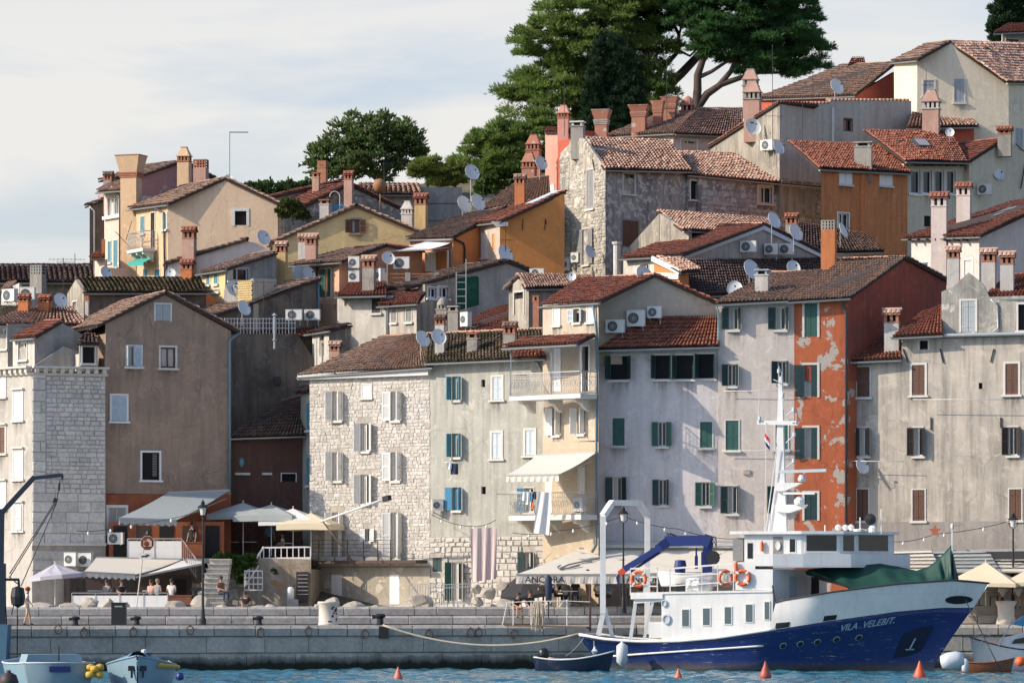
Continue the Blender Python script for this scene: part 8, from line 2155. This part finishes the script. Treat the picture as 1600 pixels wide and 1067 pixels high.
mb = MB(); mb.box(c.x-.36,c.x+.36,Yq-.32,Yq+.32,ZQ+1.02,ZQ+1.08); obj('lid', mb, M_black, b_); mb = MB(); v,f = text_mesh('LITTER',.12); mb.box(c.x-.18,c.x+.18,Yq-.308,Yq-.301,ZQ+.86,ZQ+.92); obj('marking', mb, M_gutter, b_)
Yq = on_quay(513)+1.6; c = V((xof(513,Yq),Yq,ZQ)); mb = MB(); mb.lathe([(.50,0),(.46,.08),(.44,1.0),(.50,1.03),(.51,1.1),(.47,1.12),(.001,1.1)], c, 18); b_ = tag(obj('white_tub', mb, M_stone, None, True), 'white round stone-like tub with dark spots on the quay', 'tub')
rr = random.Random(2)
for k in range(12): mb = MB(); a = R(-90+rr.uniform(5,62)); z = rr.uniform(.15,.85); d = V((math.cos(a),math.sin(a),0)); mb.obox(c+d*.455+V((0,0,z)), d*.012, d.cross(V((0,0,1)))*rr.uniform(.03,.06), V((0,0,rr.uniform(.03,.06)))); obj('spot', mb, M_label_dark, b_)
Yq = 205.6; c = V((xof(1572,Yq),Yq,ZQ+.3)); mb = MB(); mb.lathe([(.50,-.3),(.40,.1),(.42,.55),(.52,.75),(.52,.85),(.001,.85)], c, 16); tag(obj('stone_well_head', mb, M_stone, None, True), 'pale round stone well head beside the white cruiser', 'well head')
def bollard(px, lab, big=False):
    Y = on_quay(px)+(.55 if not big else .45); c = V((xof(px,Y),Y,ZQ)); mb = MB(); k = 1.0 if not big else 1.25
    mb.lathe([(.24*k,0),(.24*k,.05),(.13*k,.08),(.12*k,.26*k),(.2*k,.30*k),(.22*k,.37*k),(.12*k,.43*k),(.001,.44*k)], c, 12); mb.bar(c+V((-.3*k,0,.3*k)), c+V((.18*k,0,.36*k)), .16*k, .14*k); tag(obj('bollard', mb, M_iron, None, False), lab, 'bollard', 'iron mooring bollards on the quay')
bollard(214,'small black bollard left of the round sign pole foot'); bollard(405,'small black bollard below the white stair railing'); bollard(594,'large black bollard holding the thick mooring rope',True); bollard(118,'small black bollard near the man in the red cap')
mb = MB(); Yq = on_quay(598)-.1; mb.box(xof(592,Yq),xof(607,Yq),Yq-.03,Yq+.05,zof(997,Yq),zof(978,Yq)); tag(obj('rubber_pad', mb, M_black), 'black rubber pad on the quay edge under the large bollard', 'pad')
for px,py,lab in ((91,983,'below the man in the red cap'),(131,988,'second from the left end'),(208,987,'below the black litter bin'),(297,984,'left of the lamp post'),(407,988,'below the small bollard by the stairs'),(482,986,'left of the white tub'),(570,990,'left of the large bollard'),(670,990,'under the start of the sagging rope'),(735,988,'left one of two close together'),(748,988,'right one of two close together'),(803,990,'below the gangway foot')):
    Y = on_quay(px)-.12; c = P(px,py,Y); mb = MB(); mb.tube([c+V((.16*math.sin(a),-.03,.20*math.cos(a))) for a in np.linspace(0,6.283,15)], .028, 5); mb.obox(c+V((0,.02,.22)), (.04,0,0),(0,.06,0),(0,0,.05)); tag(obj('mooring_ring', mb, M_rust, None, True), 'rusty mooring ring '+lab, 'mooring ring', 'mooring rings on the quay wall')
sg = tag(empty('camera_sign', P(213,957,206)), 'brown octagonal sign with a white camera on a leaning pole', 'sign')
mb = MB(); mb.tube([P(212,958,205),P(223,868,205),P(226,845,205)], .035, 6); obj('pole', mb, M_rail, sg)
c = P(230,848,204.9); mb = MB(); mb.prism([c+V((.33*math.cos(a),0,.36*math.sin(a))) for a in [R(22.5+45*k) for k in range(8)]], (0,.03,0)); obj('sign_board', mb, plain('brown_red_sign',(.16,.035,.02),.5), sg)
mb = MB(); mb.prism([c+V((.345*math.cos(a),.012,.375*math.sin(a))) for a in [R(22.5+45*k) for k in range(8)]], (0,.03,0)); obj('sign_rim', mb, M_white, sg)
mb = MB(); mb.box(c.x-.18,c.x+.22,c.y-.02,c.y-.004,c.z-.17,c.z+.11); mb.box(c.x-.02,c.x+.14,c.y-.022,c.y-.006,c.z+.11,c.z+.19); obj('camera_shape', mb, plain('pale_orange_print',(.62,.42,.30),.5), sg)
mb = MB(); mb.lathe([(.13,0),(.13,.012),(.08,.013),(.07,.02),(.001,.02)], c+V((-.04,-.022,-.03)), 14, MX.Rotation(R(90),3,'X')); obj('lens_shape', mb, plain('brown_red_sign',(.16,.035,.02),.5), sg)
c = P(227,868,204.9); mb = MB(); mb.box(c.x-.32,c.x+.30,c.y,c.y+.02,c.z-.16,c.z+.14); obj('sign_plate', mb, M_whitew, sg); mb = MB(); mb.prism([c+V((-.2,-.01,-.08)),c+V((.02,-.01,-.04)),c+V((.0,-.01,-.1)),c+V((.24,-.01,.03)),c+V((.06,-.01,.09)),c+V((.05,-.01,.03)),c+V((-.18,-.01,.0))], (0,.008,0)); obj('arrow', mb, M_label_dark, sg); 
mb = MB(); mb.lathe([(.1,0),(.13,.06),(.08,.2),(.001,.24)], P(231,836,205), 8); obj('cap_lamp', mb, M_iron, sg)
mb = MB(); mb.box(xof(299,209),xof(316,209),208.8,209.2,zof(923,209),zof(917,209)); mb.bar(P(306,950,209),P(306,922,209),.16); tag(obj('menu_stand', mb, M_iron), 'dark menu stand with a pale slanted top beside the lamp post', 'menu stand')
# davit crane at the left edge
dv = tag(empty('davit_crane', P(2,1060,193)), 'dark blue davit crane with hanging cables at the left edge', 'crane')
m_dv = plain('davit_blue', (.009,.022,.042), .45, 0, .3, 5)
mb = MB(); mb.bar(P(2,1060,193),P(2,880,193),.4); mb.bar(P(2,885,193),P(3,795,193),.22); obj('mast', mb, m_dv, dv)
mb = MB(); mb.bar(P(2,802,193),P(54,745,193),.17,.22); mb.bar(P(50,747,193),P(98,742,193),.13,.17); mb.bar(P(98,742,193),P(97,749,193),.1); obj('boom', mb, m_dv, dv)
mb = MB(); mb.bar(P(93,754,193),P(92,766,193),.1); mb.bar(P(88,778,193),P(85,786,193),.18); mb.lathe([(.001,-.5),(.3,-.35),(.34,0),(.28,.4),(.001,.5)], P(28,932,192.8), 10); obj('blocks', mb, M_iron, dv)
mb = MB()
for a,b in (((94,749),(89,780)),((87,785),(16,900)),((84,786),(15,896)),((88,786),(33,915)),((28,915),(18,960)),((14,900),(28,912)),((27,945),(27,1060)),((8,930),(14,1040))): mb.tube([P(*a,192.9),P(*b,192.9)], .025, 4)
obj('cables', mb, M_iron, dv)
mb = MB(); mb.bar(P(8,905,192.9),P(30,905,192.9),.12); mb.bar(P(29,905,192.9),P(30,918,192.9),.1); obj('winch_arm', mb, M_iron, dv)
mb = MB(); mb.prism([P(-20,975,192),P(12,975,192),P(8,1052,192),P(-20,1060,192)], (0,1.5,0)); tag(obj('blue_barge_end', mb, plain('faded_blue_hull',(.07,.16,.24),.6,0,.3,3)), 'faded blue hull end under the davit crane at the left edge', 'boat')
# rocks between promenade and houses
RK = {}; rr = random.Random(17); M_rock = plain('shore_rock', (.40,.365,.315), .95, 0, .3, 2.2, .8)
for i,(px,py,rx,ry) in enumerate(((62,947,26,8),(112,948,22,9),(140,942,16,11),(168,944,14,12),(190,948,18,10),(275,944,17,14),(312,942,16,16),(345,950,14,8),(372,952,22,8),(402,951,18,9),(425,950,14,9),(505,948,16,11),(520,940,14,9),(552,948,20,11),(582,950,12,8),(640,948,24,12),(655,936,18,14),(668,944,14,14),(700,956,22,4),(765,948,14,9),(788,944,16,12),(745,938,14,9),(765,925,16,9),(785,912,12,9),(745,917,12,8),(800,950,10,8),(880,948,17,13),(1505,962,16,6),(855,950,12,10))):
    Y = (208.2 if px < 700 else 207.6)+rr.uniform(0,1.6) + (1.8 if py < 930 else 0) - max(0,(620-px))*.006; s = Y/F; mb = MB(); mb.rock(P(px,py+2,Y), rx*s*1.05, rx*s*.8, ry*s*1.15, 100+i)
    where = ('in front of the stone corner house','in front of the wind screen','by the restaurant steps','below the terrace rock','before the stone house','before the sage house','near the seated pair','near the lettered awning','by the white cruiser')[0 if px < 130 else 1 if px < 270 else 2 if px < 350 else 3 if px < 480 else 4 if px < 620 else 5 if px < 740 else 6 if px < 830 else 7 if px < 1000 else 8]
    if where not in RK: RK[where] = 0
    RK[where] += 1; k = RK[where]; n = ('leftmost','second','third','fourth','fifth','sixth','seventh')[min(k-1,6)]
    tag(obj('rock', mb, M_rock), '%s boulder, %s from the left of those %s' % (('low flat','rounded','jagged','broad','small upright')[i%5], n, where), 'rock', 'boulders along the promenade')
# ================================================================== LAUNDRY
def cloth(label, pts, mat, Y, name='laundry', folds=9, cat='laundry', amp=.05):
    (xa,ya),(xb,yb),(xc,yc),(xd,yd) = pts; mb = MB(); N,K = 26,10; vs = []
    for j in range(K+1):
        for i in range(N+1):
            a,b = i/N,j/K; x = (xa*(1-a)+xb*a)*(1-b)+(xd*(1-a)+xc*a)*b; y = (ya*(1-a)+yb*a)*(1-b)+(yd*(1-a)+yc*a)*b
            p = P(x,y,Y); p.y += amp*math.sin(a*folds*2+b*1.2)*(.4+b); vs.append(p)
    mb.add(vs, [(j*(N+1)+i, j*(N+1)+i+1, (j+1)*(N+1)+i+1, (j+1)*(N+1)+i) for j in range(K) for i in range(N)]); return tag(obj(name, mb, mat, None, True), label, cat)
def lace():
    m,n,b = _new('pink_patterned_cloth'); p = _pos(n); w = n.nodes.new('ShaderNodeTexWave'); w.inputs['Scale'].default_value = 2.2; w.inputs['Distortion'].default_value = 3; n.links.new(p, w.inputs[0])
    c = _mix(n, w.outputs[1], (.60,.44,.43), (.68,.60,.56)); n.links.new(c, b.inputs['Base Color']); b.inputs['Roughness'].default_value = .9; return m
cloth('large pink patterned sheet hanging in front of the sage house', ((735,825),(777,824),(775,904),(737,909)), lace(), 211.6, 'hanging_sheet')
cloth('long white sheet hanging from the lower balcony', ((842,768),(862,769),(858,836),(833,832)), M_white, 208.9, 'hanging_sheet', 5)
for x0,x1,y0,y1,m,lab in ((699,706,722,733,M_paleblue,'light blue shirt on the line below the teal window'),(704,716,724,741,M_navyc,'dark navy trousers on the line below the teal window'),(815,821,768,782,M_white,'white vest at the left end of the balcony clothes line'),(821,827,769,788,M_white,'second white vest on the balcony clothes line'),(828,832,769,783,M_blue,'blue cloth on the balcony clothes line'),(833,838,768,780,M_navyc,'dark cloth on the balcony clothes line'),(830,834,784,795,M_orange,'small red cloth below the balcony clothes line')): cloth(lab, ((x0,y0),(x1,y0),(x1,y1),(x0,y1)), m, 213.6 if x0 < 800 else 209.2, 'laundry', 3, amp=.03)
for a,b,lab in (((694,722,214.3),(722,723,213.8),'short clothes line below the teal window'),((800,768,209.6),(845,769,209.2),'clothes line on the lower balcony'),((1128,704,210.4),(1250,704,209.8),'clothes line under the lower windows of the beige house'),((1130,611,210.4),(1245,610,209.8),'clothes line under the upper windows of the beige house'),((1426,624,208.7),(1575,624,207.1),'pale clothes line under the brown shutters'),((1328,720,209.8),(1412,721,208.9),'clothes line above the dish on the stained wall'),((500,815,217.4),(605,778,214),'white pole of the lamp boom on the stone house'),((940,697,211.3),(985,697,211.1),'pale line under the closed green window')):
    line('clothes_line', lab, [P(*a),P(*b)], .018 if 'pole' not in lab else .06, M_whitew, 'line')
mb = MB(); mb.bar(P(600,780,213.9),P(609,777,213.6),.25); tag(obj('floodlight', mb, M_iron), 'small black floodlight at the end of the white boom', 'lamp')
line('brace', 'rusty diagonal strut from the balcony up to the white boom', [P(505,815,217),P(555,882,216)], .04, M_rust, 'strut')
mb = MB(); c = P(1461,829,207.8); mb.prism([c+V(((.34 if k%2==0 else .14)*math.sin(R(36*k)),0,(.34 if k%2==0 else .14)*math.cos(R(36*k)))) for k in range(10)], (0,.06,0)); tag(obj('star_ornament', mb, plain('coral_star',(.55,.17,.10),.6)), 'coral star ornament hanging on the bulb string right of the bridge', 'ornament')
mb = MB(); mb.box(xof(1164,210.5)-.1,xof(1172,210.5),210.4,210.7,zof(741,210.5),zof(734,210.5)); tag(obj('junction_box', mb, m_cream), 'small beige box on the beige house wall left of the mast', 'box')
# ================================================================== PEOPLE
def pose_joints(kind):
    J = dict(pel=(0,0,.96,.135), wst=(0,0,1.10,.12), chs=(0,-.005,1.30,.15), nkb=(0,0,1.46,.07), nck=(0,-.01,1.53,.052), hd1=(0,-.025,1.60,.082), hd2=(0,-.02,1.69,.088), hd3=(0,-.01,1.755,.05))
    arms = {'hang': ((.24,.03,1.15),(.25,-.06,.90)), 'front': ((.22,.03,1.17),(.12,-.24,1.12)), 'lap': ((.23,.0,1.17),(.09,-.27,1.0)), 'walk': ((.24,.09,1.16),(.26,.06,.92)), 'raise': ((.26,-.1,1.22),(.16,-.25,1.42))}
    seated = kind.startswith('sit'); akind = {'stand':'hang','serve':'front','walk':'walk','sit':'lap','sitlean':'lap','sittable':'front','photo':'raise'}[kind]
    for s, n in ((-1,'l'),(1,'r')):
        (ex,ey,ez),(wx,wy,wz) = arms[akind] if not (kind == 'walk' and s > 0) else ((.23,-.05,1.16),(.22,-.2,.97))
        J['sh'+n] = (.175*s,0,1.42,.06); J['el'+n] = (ex*s,ey,ez,.043); J['wr'+n] = (wx*s,wy,wz,.028)
        if seated: J['hp'+n] = (.095*s,-.04,.93,.085); J['kn'+n] = (.13*s,-.46,.97,.06); J['an'+n] = (.13*s,-.44,.54,.04); J['to'+n] = (.14*s,-.60,.50,.035)
        else:
            k = (.16*s if kind == 'walk' else .02); J['hp'+n] = (.09*s,0,.92,.085); J['kn'+n] = (.10*s,-.03-k*.3,.50,.058); J['an'+n] = (.10*s,.02-k,.09,.04); J['to'+n] = (.115*s,-.13-k,.045,.034)
    if kind == 'sitlean':
        for q in J:
            if q in ('wst','chs','nkb','nck','hd1','hd2','hd3','shl','shr','ell','elr'): x,y,z,r = J[q]; J[q] = (x, y-(z-.96)*.42, z-(z-.96)*.10, r)
        for n,s in (('l',-1),('r',1)): J['wr'+n] = (.07*s,-.5,1.0,.028)
    if seated:
        for q in J: x,y,z,r = J[q]; J[q] = (x,y,z-.50,r)
    return J
BONES = [('pel','wst'),('wst','chs'),('chs','nkb'),('nkb','nck'),('nck','hd1'),('hd1','hd2'),('hd2','hd3')] + [b for n in 'lr' for b in (('chs','sh'+n),('sh'+n,'el'+n),('el'+n,'wr'+n),('pel','hp'+n),('hp'+n,'kn'+n),('kn'+n,'an'+n),('an'+n,'to'+n))]
_body = {}
def body_mesh(kind, long_trousers):
    key = (kind, long_trousers)
    if key in _body: return _body[key]
    J = pose_joints(kind); names = list(J); me = bpy.data.meshes.new('person')
    me.from_pydata([J[n][:3] for n in names], [(names.index(a), names.index(b)) for a,b in BONES], [])
    o = bpy.data.objects.new('person', me); COL.objects.link(o)
    o.modifiers.new('skin','SKIN'); sub = o.modifiers.new('sub','SUBSURF'); sub.levels = 1; sub.render_levels = 1
    for i,n in enumerate(names):
        r = J[n][3]; sv = me.skin_vertices[0].data[i]; wide = 1.25 if n in ('pel','wst','chs') else 1
        sv.radius = (r*wide, r*(.85 if wide > 1 else 1)); sv.use_root = (n == 'pel')
    ev = bpy.data.meshes.new_from_object(o.evaluated_get(bpy.context.evaluated_depsgraph_get()))
    COL.objects.unlink(o); bpy.data.objects.remove(o)
    segs = [(V(J[a][:3]), V(J[b][:3]), a, b) for a,b in BONES]
    mb = MB(); mb.v = [tuple(v.co) for v in ev.vertices]
    for f in ev.polygons:
        c = V(f.center); best = None
        for a,b,na,nb in segs:
            t = max(0,min(1,(c-a).dot(b-a)/(b-a).length_squared)); d = (c-a.lerp(b,t)).length
            if best is None or d < best[0]: best = (d,t,na,nb)
        _,t,na,nb = best; m = 0
        if nb in ('wst','chs') : m = 1 if not (na == 'pel' and t < .35) else 2
        elif nb == 'nkb': m = 1 if t < .8 else 0
        elif nb[:2] == 'sh': m = 1
        elif nb[:2] == 'el': m = 1 if t < .6 else 0
        elif nb[:2] == 'hp': m = 2
        elif nb[:2] == 'kn': m = 2 if (long_trousers or t < .8) else 0
        elif nb[:2] == 'an': m = (2 if long_trousers and t < .9 else 0) if t < .95 else 3
        elif nb[:2] == 'to': m = 3
        mb.f.append(list(f.vertices)); mb.m.append(m)
    for n,s in (('l',-1),('r',1)):      # hands: palm, four bent fingers, thumb
        w = V(J['wr'+n][:3]); d = (w-V(J['el'+n][:3])).normalized(); sd = d.cross(V((0,1,0))); sd = sd.normalized() if sd.length > .1 else V((1,0,0)); pn = d.cross(sd); mb.mi = 0
        mb.tube([w-d*.02, w+d*.03, w+d*.085], [.026,.034,.030], 6)
        for i,ln in enumerate((.062,.075,.07,.052)):
            b = w+d*.08+sd*(-.027+.018*i); mb.tube([b, b+d*ln*.55+pn*.006, b+d*ln*.9+pn*.03], [.0095,.009,.007], 5)
        b = w+d*.03+sd*-.03; mb.tube([b, b+d*.03-sd*.025+pn*.01, b+d*.06-sd*.03+pn*.022], [.012,.011,.009], 5)
    h = V(J['hd2'][:3]); mb.mi = 0
    mb.tube([h+V((0,-.085,.0)), h+V((0,-.108,-.035)), h+V((0,-.088,-.045))], [.010,.016,.010], 5)
    for s in (-1,1): mb.obox(h+V((s*.088,.0,-.025)), (.010,0,0),(0,.02,0),(0,0,.03))
    mb.mi = 4
    for s in (-1,1): mb.obox(h+V((s*.033,-.083,.0)), (.016,0,0),(0,.007,0),(0,0,.008))
    mb.mi = 5; mb.obox(h+V((0,-.082,-.068)), (.024,0,0),(0,.006,0),(0,0,.006))
    _body[key] = (mb, h); bpy.data.meshes.remove(ev); return _body[key]
M_skin = plain('skin', (.42,.235,.16), .6, 0, .08, 8); M_lip = plain('lip', (.30,.11,.09), .6); M_hair = plain('dark_hair', (.028,.02,.015), .7, 0, .3, 20); M_hairg = plain('greying_hair', (.22,.19,.16), .7, 0, .3, 20)
def cl(n, c): return plain('cloth_'+n, c, .9, 0, .12, 7)
CT = {'white': cl('white',(.68,.68,.67)), 'black': cl('black',(.018,.018,.022)), 'navy': cl('navy',(.02,.035,.08)), 'blue': cl('blue',(.10,.25,.42)), 'grey': cl('grey',(.25,.26,.27)), 'beige': cl('beige',(.48,.40,.30)), 'jean': cl('jean',(.22,.32,.42)), 'pink': cl('pink',(.55,.32,.28)), 'brown': cl('brown',(.16,.085,.05)), 'red': cl('red',(.45,.07,.03))}
def person(label, px, py, Y, kind, yaw, top, bot, long_=True, hair=None, cap=None, sc=1.0):
    mb, h = body_mesh(kind, long_); me = mesh_of('person', mb, [M_skin, CT[top], CT[bot], M_black, M_dark, M_lip], True)
    c = P(px, py, Y); wm = MX.Translation(c) @ MX.Rotation(R(yaw),4,'Z') @ MX.Scale(sc,4)
    o = obj_l('person', me, None, wm); tag(o, label, 'person', 'people on the waterfront')
    hb = MB(); hb.lathe([(.09,-.075),(.104,-.02),(.105,.03),(.082,.075),(.04,.098),(.001,.102)], h+V((0,.018,.012)), 12, None, False, 1, 1.08)
    hb.v = [v for v in hb.v]; hm = mesh_of('hair', hb, hair or M_hair, True); obj_l('hair', hm, o, wm)
    if cap:
        cb = MB(); cb.lathe([(.112,.0),(.11,.05),(.08,.1),(.001,.115)], h+V((0,.01,.02)), 12); cb.obox(h+V((0,-.13,.025)), (.07,0,0),(0,.06,0),(0,0,.008)); obj_l('cap', mesh_of('cap', cb, CT[cap], True), o, wm)
    return o
_y = on_quay(43)+1.2; person('man in a red cap and white shirt standing at the left end of the quay', 43, 930-(ZQ-HC)*F/_y, _y, 'walk', 95, 'white', 'beige', False, cap='red')
yq = on_quay(812)+4.1
person('person in black leaning forward, seated on the quay step under the black parasol', 806, 964, yq, 'sitlean', 25, 'black', 'brown', False); person('person in black with pale blue shorts seated on the quay step under the black parasol', 828, 963, yq, 'sit', 15, 'black', 'jean', False)
person('waiter in black standing under the lettered awning', 918, 946, 208.2, 'serve', 70, 'black', 'brown'); 
for px,py,Y,yw,t,lab in ((848,943,208.6,160,'black','dark-haired person in black seated left of the closed navy parasol'),(868,944,208.8,120,'grey','person in grey seated right of the closed navy parasol'),(884,944,208.6,190,'grey','person with dark hair seated with back turned under the lettered awning'),(899,942,208.3,180,'black','broad person in black seated with back turned under the lettered awning'),(934,944,208.6,30,'white','person in a white shirt seated just left of the gantry'),(952,945,208.8,-60,'blue','person in blue seated behind the stern gantry'),(1000,945,208.6,60,'brown','person in brown seated under the second awning'),(1022,945,208.9,-40,'pink','person in pink seated under the second awning')):
    person(lab, px, py, Y, 'sittable', yw, t, 'navy', True)
person('person in a white shirt with cap and sunglasses resting beside the right street lamp', 1590, 949, 206.0, 'sit', 20, 'white', 'beige', False, cap='beige'); person('person in a pale shirt with short hair seated left of the right street lamp', 1567, 949, 206.1, 'sit', -10, 'white', 'blue', False)
for px,py,Y,yw,t,hr,lab in ((268,944,211.4,170,'white',None,'person in a white shirt seated at the right end of the wind screen'),(246,944,211.6,150,'grey',M_hairg,'grey-haired person seated behind the wind screen'),(236,945,211.8,-30,'pink',None,'person in pink seated behind the wind screen'),(190,945,212.0,20,'black',None,'person in black seated behind the middle of the wind screen'),(167,945,212.0,-20,'grey',None,'person in dark grey seated behind the left of the wind screen'),(345,940,209.6,40,'brown',None,'tanned person in brown sitting on the rocks by the steps'),(442,869,221.3,-100,'white',None,'person in white seated by the white terrace railing')):
    person(lab, px, py, Y, 'sittable', yw, t, 'navy', True, hr)
person('man in a black shirt bending among the boulders below the terrace', 386, 962, 208.4, 'sitlean', -15, 'black', 'grey', False)
person('waiter in a blue shirt walking under the parasols of the upper terrace', 421, 868, 222.2, 'walk', 180, 'blue', 'navy'); person('person in dark clothes standing at the upper restaurant front', 300, 870, 218.2, 'stand', -30, 'black', 'black')
